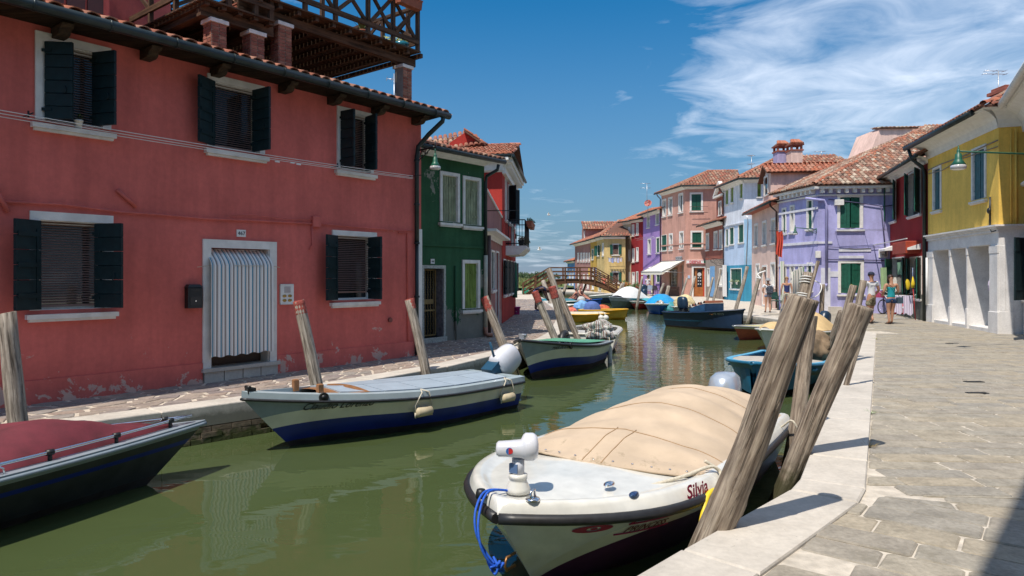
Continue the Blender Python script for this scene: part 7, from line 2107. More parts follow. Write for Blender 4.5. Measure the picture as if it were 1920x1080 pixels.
# crown and eye above the name
m = MB(); cw = [(-.16,0),(-.13,.075),(-.07,.04),(-.03,.10),(0,.055),(.05,.10),(.07,.04),(.15,.085),(.14,0)]
pts = [B4.on_hull(3.80-a, .475+b*.62, 1, .008) for a, b in cw]
for i in range(len(pts)-1): m.tube([pts[i], pts[i+1]], .006, 5)
pts = [B4.on_hull(3.86-a, .37+b, 1, .008) for a, b in [(-.20,-.01),(.19,-.01)]]
m.tube([B4.on_hull(3.80+.20-.40*i/8, .395, 1, .008) for i in range(9)], .005, 5); m.tube([B4.on_hull(3.80+.17-.34*i/8, .475, 1, .008) for i in range(9)], .005, 5); m.build('crown_emblem', M_mag, B4.root)
m = MB(); ring = []
c0 = B4.on_hull(4.13,.44,1,.006)
for r0_, r1_ in ((.085,.038),):
 P0 = [B4.on_hull(4.16+.10*math.cos(a), .47+.030*math.sin(a), 1, .007) for a in [i*math.pi/10 for i in range(20)]]
 P1 = [B4.on_hull(4.16+.035*math.cos(a), .47+.018*math.sin(a), 1, .008) for a in [i*math.pi/10 for i in range(20)]]
 m.add(P0+P1, [(k,(k+1)%20,20+(k+1)%20,20+k) for k in range(20)])
 P2 = [B4.on_hull(4.16+.018*math.cos(a), .47+.010*math.sin(a), 1, .009) for a in [i*math.pi/6 for i in range(12)]]
 m.add(P2, [tuple(range(12))])
m.build('eye_emblem', M_mag, B4.root)
# ropes of the foreground boat
bt = B4.P
rope('blue rope looped over the bow of the white motorboat with a knot at its end', [bt(L4-.30,-.10,.66), bt(L4-.10,-.16,.70), bt(L4+.04,-.14,.62), bt(L4+.09,-.10,.50), bt(L4+.05,-.06,.38), bt(L4+.03,-.0,.31)], .008, M_ropeb)
rope('second strand of blue rope hanging from the white motorboat bow', [bt(L4-.30,-.06,.66), bt(L4-.08,-.12,.71), bt(L4+.06,-.10,.60), bt(L4+.12,-.05,.46), bt(L4+.09,.0,.34), bt(L4+.04,.03,.30)], .008, M_ropeb)
rq = random.Random(6); c_ = bt(L4+.04,.02,.30)
rope('tangled blue rope knot at the stem of the white motorboat', [c_+Vector((rq.uniform(-.07,.07),rq.uniform(-.05,.05),rq.uniform(-.05,.05))) for _ in range(18)], .008, M_ropeb)
m = MB(); c_ = (L4-.12,0,.26)
m.tube([(L4-.20,.0,.30),(L4-.10,.0,.30),(L4-.08,.0,.26),(L4-.10,0,.22),(L4-.2,0,.22)], .010, 6); m.build('stem_ring', plain('rusty brass', (.30,.15,.06), .4, .7), B4.root)
pp = Vector((1.36,4.40,.28)); q0 = bt(2.95,.80,.60)
rope('pale mooring rope from the motorboat rim to the big foreground trunk', [bt(3.55,.55,.60), bt(3.25,.72,.63), bt(2.98,.86,.66), bt(3.0,.95,.56), q0.lerp(pp,.6)+Vector((0,0,-.12)), pp+Vector((.05,.05,-.05))], .013, M_rope)
rope('second turn of pale rope knotted on the motorboat rim', [bt(3.0,.80,.70), bt(2.95,.90,.62), bt(3.05,.93,.55), bt(2.95,.96,.60), bt(3.02,.98,.50)], .013, M_rope)
rope('yellow hose hanging in a loop behind the big foreground trunk', [bt(3.0,.96,.52), at(1330,925,4.85), at(1318,965,4.72), at(1314,1000,4.6), at(1326,1030,4.5), Vector((1.42,4.72,-.15)), Vector((1.62,4.9,-.1))], .020, M_yhose, name='hose', cat='hose')
q1 = bt(.55,.80,.50); rope('thin rope from the motorboat stern to the brown middle trunk', [bt(.45,.55,.62), q1, Vector((2.90,7.05,.15)), Vector((2.98,7.0,-.1)), Vector((2.72,6.4,.0))], .010, M_rope)

# ---- long pale blue decked boat under the red house
d2 = Vector((-.664,-.747)); S2 = Vector((-.26,11.20))
B2 = Boat('long cream and blue boat with a pale blue hatch covered deck below the red house', S2, d2, 4.35, 1.42, .68, .44, [(.42,M_antif),(.70,M_hullblue),(.92,M_hullcream),(1.0,M_greyhull)], rub=M_rubber, Lw=.80, t0=.35, p=2.2, rubr=.018, NU=36, sheerp=2.4, bd=.25)
M_g2 = plain('pale grey blue gelcoat', (.36,.43,.46), .35, var=.08, coat=.2)
m = MB()
for side in (1,-1):
 vs = []
 n = 34
 for i in range(n+1):
  t = 1-(1-i/n)**1.3; a = B2.pt(t,1,side); b = B2.pt(t,1,side,.10); up = .07
  vs += [(a.x,a.y,a.z-.005),(a.x,a.y*.985,a.z+up),(b.x,b.y,b.z+up+.01),(b.x,b.y,b.z-.03)]
 m.add(vs, [(i*4+k,(i+1)*4+k,(i+1)*4+k+1,i*4+k+1) for i in range(n) for k in range(3)], 0, False)
a = B2.pt(0,1,1); m.box((-.01,-a.y,a.z-.005),(.12,a.y,a.z+.07)); m.build('gunwale', M_g2, B2.root)
B2.deck(M_g2, .0, .97, z=-.0, ins=.05)
for i in range(5):
 t0_, t1_ = .07+.135*i, .07+.135*(i+1)
 for sd_ in (1,-1):
  m = MB(); a, b = B2.pt(t0_,1,1,.13), B2.pt(t1_,1,1,.13); z = a.z+.105
  q = [(a.x+.008,.006*sd_,z+.015),(b.x-.008,.006*sd_,z+.015+(b.z-a.z)),(b.x-.008,b.y*sd_,b.z+.09),(a.x+.008,a.y*sd_,a.z+.09)]
  vs = q + [(x,y,zz-.05) for x,y,zz in q]; m.add(vs, [(0,1,2,3) if sd_ < 0 else (3,2,1,0),(4,5,6,7),(0,4,5,1),(1,5,6,2),(2,6,7,3),(3,7,4,0)])
  m.build('hatch', M_ltblue, B2.root)
m = MB(); zb = B2.h(.82)+.09
for y in (-.28,.28): m = MB(); m.cbox((B2.L*.80-.03,y-.03,zb-.06),(B2.L*.80+.04,y+.03,zb+.09),.01); m.build('bollard', M_varn, B2.root)
m = MB(); m.grid(lambda u, v: (B2.L*(.66+.12*u), (v-.5)*.95*(1-.2*u), B2.h(.7)+.075+.04*math.sin(v*math.pi)), 4, 14); m.build('bow_plank', M_varn, B2.root)
m = MB(); q = Vector((B2.L-.06,0,B2.h(1)+.07)); m.box((q.x-.10,-.04,q.z-.03),(q.x+.0,.04,q.z+.03)); m.tube([(q.x-.02,-.05,q.z+.04),(q.x-.02,.05,q.z+.04)], .022, 8); m.build('bow_roller', M_black, B2.root)
side2 = 1
q = B2.on_hull(3.50, B2.h(.8)+.0, side2, .004)
for (xx, lab) in ((3.5,'fairlead'),):
 c = B2.pt(xx/B2.L,1,side2); m = MB(Matrix.Translation((c.x,c.y+.0,c.z+.035)) @ Matrix.Rotation(R(90),4,'X') @ Matrix.Rotation(R(-18*side2),4,'Y'))
 m.lathe([(.05,-.01),(.06,-.012),(.06,.012),(.05,.01)], (0,0,0), 16); m.lathe([(.03,-.016),(.03,.016)], (0,0,0), 10); m.build(lab, M_black, B2.root)
B2.writing('Claudio Lorenzo', .13, 3.30, .46, side2, M_ink, slant=.5, scx=.95, rise=-.02, bold=.001)
B2.motor(M_cowlw, tilt=55, z=.56, x=.10, sc=1.0, leg=plain('blue outboard leg', (.015,.07,.13), .35))
def fender(label, boat, x, side, ln=.29, r=.068, mat=None, vert=False, drop=.20):
 top = boat.pt(x/boat.L,1,side); z = top.z-drop; h = boat.on_hull(x, z, side, r+.01)
 t = thing('fender', label, 'fender', boat.P(h.x,h.y,h.z))
 a, b = (boat.P(x-ln/2,h.y,z), boat.P(x+ln/2,h.y,z)) if not vert else (boat.P(h.x,h.y,z-ln/2), boat.P(h.x,h.y,z+ln/2))
 m = MB(); d = (b-a); pr = [a, a+d*.06, a+d*.14, a+d*.86, a+d*.94, b]; m.tube(pr, [r*.4,r*.8,r,r,r*.8,r*.4], 12); m.build('float', mat or plain('worn cork fender', (.50,.42,.28), .8, var=.2), t)
 m = MB(); tp = boat.P(x, top.y*.9, top.z+.09)
 if not vert:
  for e, k in ((a,-.05),(b,.05)):
   m.tube([e, e+Vector((0,0,.10)), boat.P(x+k*1.2, top.y+.03*side, top.z+.06), tp], .009, 6); m.tube([e-Vector((0,0,.0)), e-Vector((.0,0,.07))], .012, 6)
  m.tube([a,b], .009, 5)
 else: m.tube([b, tp], .009, 6)
 m.build('cord', M_rope, t); return t
fender('tan cylinder fender on the side of the pale blue decked boat, amidships', B2, 2.15, side2)
fender('tan cylinder fender near the stern of the pale blue decked boat', B2, .45, side2)

# ---- cream and blue boat with a green deck
d3 = Vector((-.42,-.905)); S3 = Vector((1.80,16.85))
B3 = Boat('cream and blue boat with a green boarded deck moored under the leaning poles', S3, d3, 3.9, 1.62, .86, .52, [(.46,M_antibr),(.68,M_hullblue),(.90,M_hullcream),(1.0,M_greyhull)], rub=M_rubber, Lw=.80, t0=.35, p=2.4, rubr=.028, NU=34, bd=.30)
B3.gunwale(M_greyhull, .10, .01)
B3.deck(M_greyhull, .66, .97, z=-.02, name='foredeck')
for k in range(11):
 y0_ = -.68+.124*k; m = MB(); n = 10; vs = []
 for i in range(n+1):
  t = .10+.60*i/n; a = B3.pt(t,1,1,.10); y_ = max(-a.y, min(a.y, y0_)); y2_ = max(-a.y, min(a.y, y0_+.118)); vs += [(a.x,y_,a.z+.05),(a.x,y2_,a.z+.05)]
 m.add(vs, [(i*2,i*2+2,i*2+3,i*2+1) for i in range(n)] ); m.build('deck_board', M_tealdeck, B3.root)
B3.writing('MAR IN IDEA', .10, 2.95, .60, 1, M_ink, slant=.3, scx=.8)
c = B3.pt(.70,1,1); m = MB(Matrix.Translation((c.x,c.y,c.z-.03)) @ Matrix.Rotation(R(90),4,'X')); m.lathe([(.05,-.02),(.07,-.02),(.07,.02),(.05,.02)], (0,0,0), 14); m.build('fairlead', M_black, B3.root)
m = MB(); q = Vector((B3.L-.12,0,B3.h(.97)+.02)); m.box((q.x-.05,-.05,q.z),(q.x+.05,.05,q.z+.09)); m.tube([(q.x,-.08,q.z+.07),(q.x,.08,q.z+.07)], .03, 8); m.build('bow_bollard', M_alu, B3.root)
fender('long white fender hanging at the stern corner of the green decked boat', B3, .06, 1, ln=.48, r=.055, vert=True, drop=.35, mat=plain('white fender', (.62,.60,.55), .5))
def bundle(label, c, r, mat, seed, name='tarpaulin_bundle', cat='tarpaulin', amp=.35, n=40, m_=24, uvrep=6):
 mb = MB(); vs = []; c = Vector(c)
 for i in range(m_+1):
  th = math.pi*i/m_*.92
  for k in range(n):
   a = 2*math.pi*k/n; d = Vector((math.sin(th)*math.cos(a), math.sin(th)*math.sin(a), math.cos(th)))
   w_ = 1 + amp*.5*noise.noise(d*1.5+Vector((seed,0,0))) + .10*amp*2*math.sin(a*9+3*noise.noise(d*2+Vector((0,seed,0)))*3)*math.sin(th)
   vs.append(c + Vector((d.x*r[0]*w_, d.y*r[1]*w_, d.z*r[2]*w_)))
 mb.add(vs, [(i*n+k,(i+1)*n+k,(i+1)*n+(k+1)%n,i*n+(k+1)%n) for i in range(m_) for k in range(n)], 0, True)
 ob = mb.build(name, mat, None, label, cat, None, org=c); cloth_uv(ob, lambda i: ((i % n)/n*uvrep/6, 0)); return ob
M_tstripe = stripe_mat('striped tarpaulin', [(0,(.50,.48,.45)),(.2,(.10,.15,.10)),(.34,(.44,.42,.40)),(.44,(.16,.09,.07)),(.58,(.48,.46,.44)),(.74,(.22,.15,.12)),(.88,(.30,.32,.33))], rep=6)
q = B3.P(.42,.0,.78); bundle('crumpled striped tarpaulin heaped on the stern of the green decked boat', at(1122,621,17.2), (.38,.32,.27), M_tstripe, 3, amp=.8, uvrep=12)
rope('pale rope from the green decked boat bow to the leaning red topped pole', [B3.P(3.75,-.05,.80), B3.P(3.85,-.2,.70), Vector((-.05,14.55,.05)), Vector((-.16,14.62,-.02))], .014)

# ---- dark boat with a burgundy cover, lower left
d1 = Vector((.61,.79)); tip1 = Vector((-3.30,7.32)); L1 = 5.0
B1 = Boat('dark grey boat with a burgundy canvas cover at the lower left', tip1-d1*L1, d1, L1, 1.7, .54, .50, [(.40,M_antif),(.74,M_dkgrey),(.80,M_hullblue),(.90,M_dkgrey),(1.0,M_greyhull)], rub=M_greyhull, Lw=.82, t0=.30, p=1.7, rubr=.022, NU=34, chine=.6)
B1.gunwale(M_greyhull, .11, .015)
def cv1(u, k):
 a = .13+.17*math.exp(-((u-.42)/.13)**2)+.16*math.exp(-((u-.72)/.11)**2)*.9 + .10*math.exp(-((u-.1)/.2)**2)
 return a*(1-max(0,(u-.82)/.18)**1.2*.85) + .02*noise.noise(Vector((u*7,k*3,2))) + .022*math.sin(k*7+u*19)*abs(k)*(1-abs(k))*2 + .03*noise.noise(Vector((u*16,k*2.5,5)))
B1.cover(M_tarpburg, .02, .93, cv1, ins=.13, nu=60, nv=26)
for side in (1,-1):
 m = MB(); m.tube([B1.pt(.42+.55*i/14,1,side,.10,.085) for i in range(15)], .016, 8); ra = m.build('rail', M_chrome, B1.root)
 for i in range(5):
  a = B1.pt(.44+.12*i,1,side,.10,.085); b = B1.pt(.44+.12*i,1,side,.10,.0); m = MB(); m.tube([a,b], .018, 8); m.tube([a+Vector((-.03,0,.0)), a+Vector((.03,0,0))], .026, 8); m.build('rail_clamp', M_black, ra)
for t in (.20,.36,.60):
 a = B1.pt(t,1,-1,.05,.01); m = MB(); m.tube([a+Vector((-.035,0,0)), a+Vector((-.03,0,.05)), a+Vector((0,0,.07)), a+Vector((.03,0,.05)), a+Vector((.035,0,0))], .008, 6); m.build('eye_bolt', M_chrome, B1.root)

# ---- the rest of the fleet
def simple(label, tip, dirb, L, B, hb, hs, bands, **k):
 """tip: where the bow points to; dirb: direction stern -> bow"""
 d = Vector(dirb).normalized(); return Boat(label, Vector(tip)-d*L, d, L, B, hb, hs, bands, **k)
b5 = simple('sea blue wooden boat with a sack covered outboard behind the big leaning trunks', (3.98,11.35), (-.54,-.84), 4.1, 1.75, .66, .44, [(.45,M_antif),(.70,M_medblue),(.78,M_hullnavy),(1.0,M_medblue)], rub=M_medblue, t0=.4, p=2.6, Lw=.88)
b5.gunwale(plain('light blue rim', (.10,.38,.58), .4), .10, .012); b5.inside(M_medblue, thw=(.3,.62), tmat=plain('light blue thwart', (.10,.38,.58)))
b5.deck(plain('weathered pale boards', (.42,.38,.33), .8, var=.2), .42, .93, z=-.0, name='foredeck')
c5 = at(1526,652,13.6); bundle('brown sacking bundle over the outboard of the sea blue boat', c5, (.30,.32,.34), M_sack, 5, name='sacking_cover', cat='sacking', amp=.5)
b5.motor(M_navyplastic, sc=.8)
b6 = simple('white boat with a beige domed canvas behind the sea blue boat', (6.75,18.55), (-.75,-.66), 3.6, 1.75, .66, .50, [(.35,M_antif),(.95,M_hullw),(1.0,M_hullw)], rub=M_hullw, t0=.4, p=2.4, Lw=.86)
M_beige = plain('beige canvas', (.56,.40,.20), .8, var=.1)
b6.deck(M_hullw, 0, .98); b6.cover(M_beige, .05, .52, lambda u,k: .12+.42*math.sin(min(1,u*1.25)*math.pi)**.7, ins=.1); b6.cover(M_beige, .60, .93, lambda u,k: .05+.16*math.sin(u*math.pi), ins=.1, name='bow_cover')
b6.writing('VE 6', .12, 3.1, .42, 1, M_ink, slant=0)
b6.motor(M_navyplastic, sc=.9, tilt=20)
b7 = simple('flat red sided boat with pale yellow deck boards by the far kerb', (7.15,22.0), (-.72,-.69), 3.6, 1.5, .50, .34, [(.30,M_antif),(.86,plain('brick red hull', (.36,.075,.045), .5, var=.2)),(1.0,M_hullw)], rub=M_alu, t0=.35, p=2.2, Lw=.84)
b7.gunwale(plain('worn white rim', (.55,.53,.48), .6), .08)
for k in range(8):
 y0_ = -.62+.155*k; m = MB(); vs = []
 for i in range(9):
  t = .1+.75*i/8; a = b7.pt(t,1,1,.09); vs += [(a.x,max(-a.y,min(a.y,y0_)),a.z-.005),(a.x,max(-a.y,min(a.y,y0_+.148)),a.z-.005)]
 m.add(vs, [(i*2,i*2+2,i*2+3,i*2+1) for i in range(8)]); m.build('deck_board', plain('pale yellow boards', (.56,.52,.28), .7, var=.12), b7.root)
b7.motor(M_navyplastic, sc=.85, x=-.05, z=.42)
b8 = simple('dark blue wooden boat with a blue cuddy and striped cushion', (8.66,25.4), (.50,-.866), 3.7, 1.6, .86, .62, [(.34,plain('brown waterline', (.10,.06,.05), .8, var=.3)),(.60,M_hullnavy),(.63,M_medblue),(1.0,M_hullnavy)], rub=M_hullnavy, t0=.45, p=2.6, Lw=.90)
b8.gunwale(M_hullnavy, .09, .015); b8.inside(M_hullnavy, thw=(.35,.7), tmat=M_varn)
m = MB(); m.prism([(1.4,-.52,.45),(2.2,-.52,.45),(2.2,-.52,1.02),(1.75,-.52,.92),(1.4,-.52,.80)], (0,1.04,0)); CU = m.build('cuddy', plain('cuddy blue', (.02,.075,.17), .5, var=.2), b8.root)
m = MB(); 
for k in range(6): m.grid(lambda u, v, k=k: (1.34+.15*k+.12*u, -.5+1.0*v, .86+.10*math.sin(u*math.pi)+.035*k), 5, 6, k % 2)
m.build('striped_cushion', [plain('white stripe canvas', (.60,.56,.50)), plain('rust stripe canvas', (.24,.08,.04))], CU)
b8.motor(M_navyplastic, sc=1.0, x=.35, z=.62, y=.2)
b8.writing('VE 4015', .11, 2.9, .62, -1, M_alu, slant=.1)
b9 = simple('grey white boat with a pale yellow cloth cover beside the dark blue boat', (7.85,33.0), (-.62,-.78), 3.8, 1.6, .62, .5, [(.35,M_antif),(1.0,plain('grey white hull', (.42,.45,.43), .4, var=.1))], rub=M_hullw, t0=.4, p=2.4)
b9.deck(M_hullw, .2, .98); c = b9.P(1.9,-.35,.72); bundle('pale yellow cloth heaped on the grey white boat', c, (.50,.40,.40), M_cream, 7, cat='cloth', name='cloth_bundle')
for k, x in enumerate((3.0,2.4)): fender('small white fender on the grey white boat, %s' % ('nearer the bow','further aft')[k], b9, x, 1, ln=.3, r=.06, vert=True, drop=.2, mat=M_hullw)
b10 = simple('blue boat under a bright cyan tarpaulin', (7.85,36.3), (-.25,-.97), 4.0, 1.8, .62, .5, [(.30,M_antif),(.9,M_bluehull),(1.0,M_hullw)], rub=M_hullw, t0=.4, p=2.8)
b10.cover(M_cyan, .05, .93, lambda u,k: .18+.36*math.sin(min(1,u*1.1)*math.pi)**.7+.04*noise.noise(Vector((u*6,k*3,0))), ins=.02)
b10.writing('MN 2', .16, 3.2, .34, 1, M_whitew, slant=0)
bundle('crumpled teal tarpaulin beside the cyan covered boat', at(1264,577,36.5)+Vector((0,.6,-.1)), (.62,.6,.42), M_tealtarp, 9)
b11 = simple('small red and teal boat between the white domed and cyan covered boats', (7.5,42.0), (-.5,-.86), 3.2, 1.5, .55, .45, [(.3,M_antif),(.8,plain('scarlet hull', (.45,.03,.03), .4)),(1.0,M_hullw)], rub=M_hullw, t0=.4, p=2.5)
b11.cover(plain('aqua cover', (.05,.33,.38), .6), .03, .75, lambda u,k: .14+.05*math.sin(u*6), ins=.03); b11.deck(M_hullw, .7, .98)
bundle('pinkish crumpled cloth on the small red boat', at(1221,572,42.3), (.30,.3,.30), plain('pinkish cloth', (.42,.30,.28), .9, var=.3), 11, cat='cloth', name='cloth_bundle')
b12 = simple('grey motorboat with a white domed cover', (6.05,42.6), (-.68,-.73), 3.9, 1.8, .80, .62, [(.25,M_antif),(.75,plain('grey green hull', (.16,.20,.19), .4, var=.2)),(1.0,plain('light grey hull', (.34,.38,.42), .4))], rub=M_alu, t0=.4, p=2.5)
b12.deck(plain('light grey deck', (.45,.48,.50), .5), 0, .98); b12.cover(M_whitew, .05, .78, lambda u,k: .12+.62*math.sin(min(1,u*1.02)*math.pi)**.75, ins=.12); b12.motor(M_navyplastic, sc=1.0)
b13 = simple('dark blue speedboat with a white deck under the bridge end', (5.9,52.5), (-.97,-.25), 4.2, 1.7, .55, .75, [(.75,M_hullnavy),(1.0,M_hullw)], rub=M_hullw, t0=.35, p=1.9)
b13.deck(M_hullw, 0, .98)
b13.motor(M_navyplastic, sc=1.2, tilt=20)
b14 = simple('small blue dinghy with two sunbathers in it', (6.1,46.2), (.95,-.3), 2.6, 1.3, .55, .40, [(1.0,M_bluehull)], rub=M_bluehull, t0=.4, p=2.2)
b14.inside(M_bluehull, thw=(.2,.55)); b14.gunwale(plain('blue rim', (.03,.15,.5), .4), .07)
b15 = simple('bright yellow dinghy lying across the canal', (5.55,32.6), (.93,-.36), 2.3, 1.35, .52, .46, [(1.0,M_yel)], rub=M_yel, t0=.6, p=3.2, Lw=.90)
b15.gunwale(plain('light yellow rim', (.75,.50,.06), .4), .09); b15.inside(plain('yellow inside', (.62,.36,.04), .5))
b16 = simple('yellow boat with a cream deck and two round fenders', (4.35,30.6), (.90,-.44), 2.5, 1.3, .42, .36, [(.78,M_yel),(1.0,M_yel)], rub=M_yel, t0=.45, p=2.6)
b16.deck(plain('cream deck', (.60,.52,.38), .6), .0, .98, camber=.12)
for k, x in enumerate((.05,.35)):
 q = at(1127+9*k, 596, 30.2); t = thing('fender', 'round white fender on the yellow boat with the cream deck, %s one' % ('left','right')[k], 'fender', q)
 m = MB(); m.blobmesh(q, .13, 0, 14, 9); m.build('float', M_hullw, t); m = MB(); m.tube([q+Vector((0,0,.1)), q+Vector((-.1,.2,.25))], .02, 5); m.build('cord', M_rope, t)
b17 = simple('orange varnished boat with a blue cowled outboard', (4.9,36.1), (.86,-.5), 3.0, 1.3, .50, .40, [(1.0,M_orange)], rub=M_orange, t0=.4, p=2.2)
b17.inside(M_orange, thw=(.3,.6)); b17.gunwale(M_varn, .07)
q = at(1110,580,33.6); M_cblue = plain('faded blue fabric', (.07,.13,.36), .8, var=.2)
bundle('rounded blue fabric cover over an outboard beside the orange boat', q, (.42,.30,.42), M_cblue, 2, name='outboard_cover', cat='cover', amp=.1)
bundle('crumpled light blue cloth in the orange boat', at(1092,576,35), (.42,.35,.34), plain('light blue cloth', (.16,.34,.62), .8, var=.3), 13, cat='cloth', name='cloth_bundle')
bundle('orange life jackets heaped in the orange boat', at(1131,582,35.5)+Vector((0,.3,0)), (.40,.3,.30), plain('orange cloth', (.55,.12,.05), .8, var=.4), 14, cat='life jackets', name='life_jackets')
bundle('orange and pink cushions in the boat nearest the left pavement', at(1073,584,35), (.3,.3,.22), plain('coral cloth', (.6,.15,.10), .8, var=.4), 15, cat='cushions', name='cushion_pile')
b18 = simple('white open boat just behind the green decked boat', (2.85,22.3), (.17,.985), 4.0, 1.5, .52, .55, [(.4,M_antif),(1.0,M_hullw)], rub=M_hullw, t0=.4, p=2.6)
b18.gunwale(M_hullw, .12, .02); b18.inside(plain('white interior', (.58,.57,.56), .5), floor=.15, thw=(.5,))
b18.deck(M_hullw, .62, .98, z=.0, name='foredeck')
b19 = simple('teal boat by the left pavement near the bridge', (4.2,43.6), (.8,-.6), 2.8, 1.3, .5, .42, [(1.0,plain('dark teal hull', (.02,.12,.14), .4))], rub=M_hullw, t0=.4, p=2.3)
b19.deck(plain('teal deck', (.03,.16,.20), .5), 0, .98, camber=.2)
b20 = simple('small white boat with a blue interior beside the left kerb near the bending man', (3.1,37.0), (.35,-.94), 3.0, 1.2, .5, .42, [(1.0,M_hullw)], rub=M_hullw, t0=.4, p=2.3)
b20.inside(M_bluehull); b20.gunwale(M_hullw, .07)
b21 = simple('white and blue skiff beyond the orange boat', (4.1,39.5), (.8,-.6), 3.0, 1.3, .45, .4, [(1.0,plain('sky white hull', (.45,.55,.62), .4))], rub=M_hullw, t0=.4, p=2.3)
b21.inside(M_hullw, thw=(.4,)); b21.gunwale(M_hullw, .07)
bundle('light grey cover on an outboard beyond the orange boat', at(1090,563,40), (.24,.22,.24), plain('light grey cover', (.45,.45,.44), .7, var=.2), 16, cat='cover', name='outboard_cover', amp=.2)
# tyre fender hanging on the quay by the pole cluster
t = thing('tyre', 'black tyre hanging on the quay wall beside the pole cluster', 'tyre', (1.35,17.35,-.05))
m = MB(); ax_ = Vector((.93,-.37,0)); x_ = Vector((.37,.93,0)); pts = []
for k in range(25): a = 2*math.pi*k/24; pts.append(Vector((1.33,17.35,-.05)) + x_*math.cos(a)*.24 + Vector((0,0,math.sin(a)*.24)))
m.tube(pts, .085, 10, caps=False); m.build('rubber', M_rubber, t)
# ================================================================== FOOTBRIDGE
def bridge():
 t = thing('footbridge', 'arched brown timber footbridge with slatted handrails across the canal', 'bridge', (5.4,61.5,0))
 Y0, Y1 = 60.4, 62.8
 prof = [(1.1,.06),(3.3,1.20),(3.8,1.33),(4.6,1.38),(5.4,1.40),(6.4,1.38),(7.2,1.32),(7.9,1.10),(9.9,.06)]
 def zt(x):
  for (a, za), (b, zb) in zip(prof, prof[1:]):
   if a <= x <= b: return za+(zb-za)*(x-a)/(b-a)
  return .06
 def zu(x):   # underside of the arched beams
  k = (x-5.5)/4.3; return max(-.40, .98 - 1.25*k*k) if abs(k) < 1.05 else -.4
 for y in (Y0, (Y0+Y1)/2, Y1):
  m = MB(); n = 40; vs = []
  for i in range(n+1):
   x = 1.3+8.4*i/n; a, b = zt(x)-.06, min(zu(x), zt(x)-.30); vs += [(x,y-.09,b),(x,y-.09,a),(x,y+.09,a),(x,y+.09,b)]
  m.add(vs, [(i*4+k,(i+1)*4+k,(i+1)*4+(k+1)%4,i*4+(k+1)%4) for i in range(n) for k in range(4)] + [(0,1,2,3),(n*4+3,n*4+2,n*4+1,n*4)]); m.build('arch_beam', M_beam, t)
 x = 1.15; bm_ = MB(); bm_.box((-.075,Y0-.16-61.5,-.02),(.075,Y1+.16-61.5,.02)); me = mesh_only(bm_, 'deck_board', [M_beam])
 while x < 9.85:
  sl = (zt(x+.05)-zt(x-.05))/.1
  inst('deck_board', me, t, Matrix.Translation((x,61.5,zt(x)-.03)) @ Matrix.Rotation(0 if abs(sl) > .3 else -math.atan(sl), 4, 'Y')); x += .165
 xs = [1.0,2.1,3.4,4.7,6.0,7.3,8.5,9.65]
 for y in (Y0-.12, Y1+.12):
  def zr(x):
   if x < 3.4: return .98 + (2.38-.98)*(x-1.0)/2.4
   if x > 7.3: return 2.38 - (2.38-1.05)*(x-7.3)/2.35
   return 2.38
  for x in xs:
   m = MB(); m.cbox((x-.07,y-.07,zt(x)-.45),(x+.07,y+.07,zr(x)), .01); m.build('post', M_beam, t)
  for dz, w_, h_ in ((0.0,.14,.08),(-.36,.05,.12),(-.72,.05,.12)):
   for a, b in zip(xs, xs[1:]):
    m = MB(); m.bar((a,y+(0 if dz == 0 else .07),zr(a)+dz),(b,y+(0 if dz == 0 else .07),zr(b)+dz), w_, h_); m.build('rail', M_beam, t)
 for k in range(4):
  m = MB(); m.cbox((.35+.22*k,Y0-.1,-.01),(.60+.22*k,Y1+.1,.04+.0*k+.001*k), .01); m.build('landing_stone', M_kerb, t)
bridge()

# ================================================================== PEOPLE
M_skin = plain('tanned skin', (.42,.22,.14), .55, var=.08)
M_skinr = plain('sunburnt skin', (.48,.20,.13), .5, var=.08)
M_hairb = plain('dark brown hair', (.045,.018,.012), .5, var=.3)
M_hairf = plain('fair hair', (.30,.19,.08), .6, var=.3)
def cam_mat(name, cols, sc=14):
 m, nt, b = base_mat(name); v = coords(nt); f = nz(nt, v, sc, 3, .6)
 nt.links.new(ramp(nt, [(.0, cols[0]), (.46, cols[1]), (.54, cols[2]), (.62, cols[0])], f, 'CONSTANT').outputs[0], b.inputs['Base Color']); b.inputs['Roughness'].default_value = .9
 return m
M_camo = cam_mat('camouflage cloth', [(.22,.19,.12),(.10,.085,.05),(.30,.27,.18)], 9)
M_denim = plain('denim', (.02,.055,.14), .85, var=.25, scale=25)
M_tee = plain('white cotton', (.62,.63,.66), .85, var=.06)
M_tealtop = plain('teal jersey', (.005,.24,.28), .8, var=.12)
M_navytop = plain('navy jersey', (.012,.02,.10), .8, var=.15)
M_bag = cam_mat('dark patterned cloth', [(.02,.025,.04),(.04,.05,.08),(.12,.13,.16)], 22)
M_sole = plain('dark sandal', (.03,.022,.02), .7)
def skin(name, V, E, rad, mat, parent, M, H, sub=2, label=None, extra=None):
 """one continuous surface grown over a skeleton"""
 me = bpy.data.meshes.new('sk'); me.from_pydata([Vector(v)*H for v in V], E, []); ob = bpy.data.objects.new('sk', me); COL.objects.link(ob)
 md = ob.modifiers.new('skin', 'SKIN'); md.use_smooth_shade = True; md.branch_smoothing = .6
 sv = me.skin_vertices[0].data
 for i, r in enumerate(rad):
  sv[i].radius = (r[0]*H, r[1]*H) if isinstance(r, tuple) else (r*H, r*H); sv[i].use_root = (i == 0)
 ms = ob.modifiers.new('sub', 'SUBSURF'); ms.levels = sub; ms.render_levels = sub
 dg = bpy.context.evaluated_depsgraph_get(); out = bpy.data.meshes.new_from_object(ob.evaluated_get(dg))
 bpy.data.objects.remove(ob); bpy.data.meshes.remove(me)
 mb = MB(M); mb.add([v.co.copy() for v in out.vertices], [tuple(p.vertices) for p in out.polygons], 0, True)
 bpy.data.meshes.remove(out)
 if extra: extra(mb)
 return mb.build(name, mat, parent)
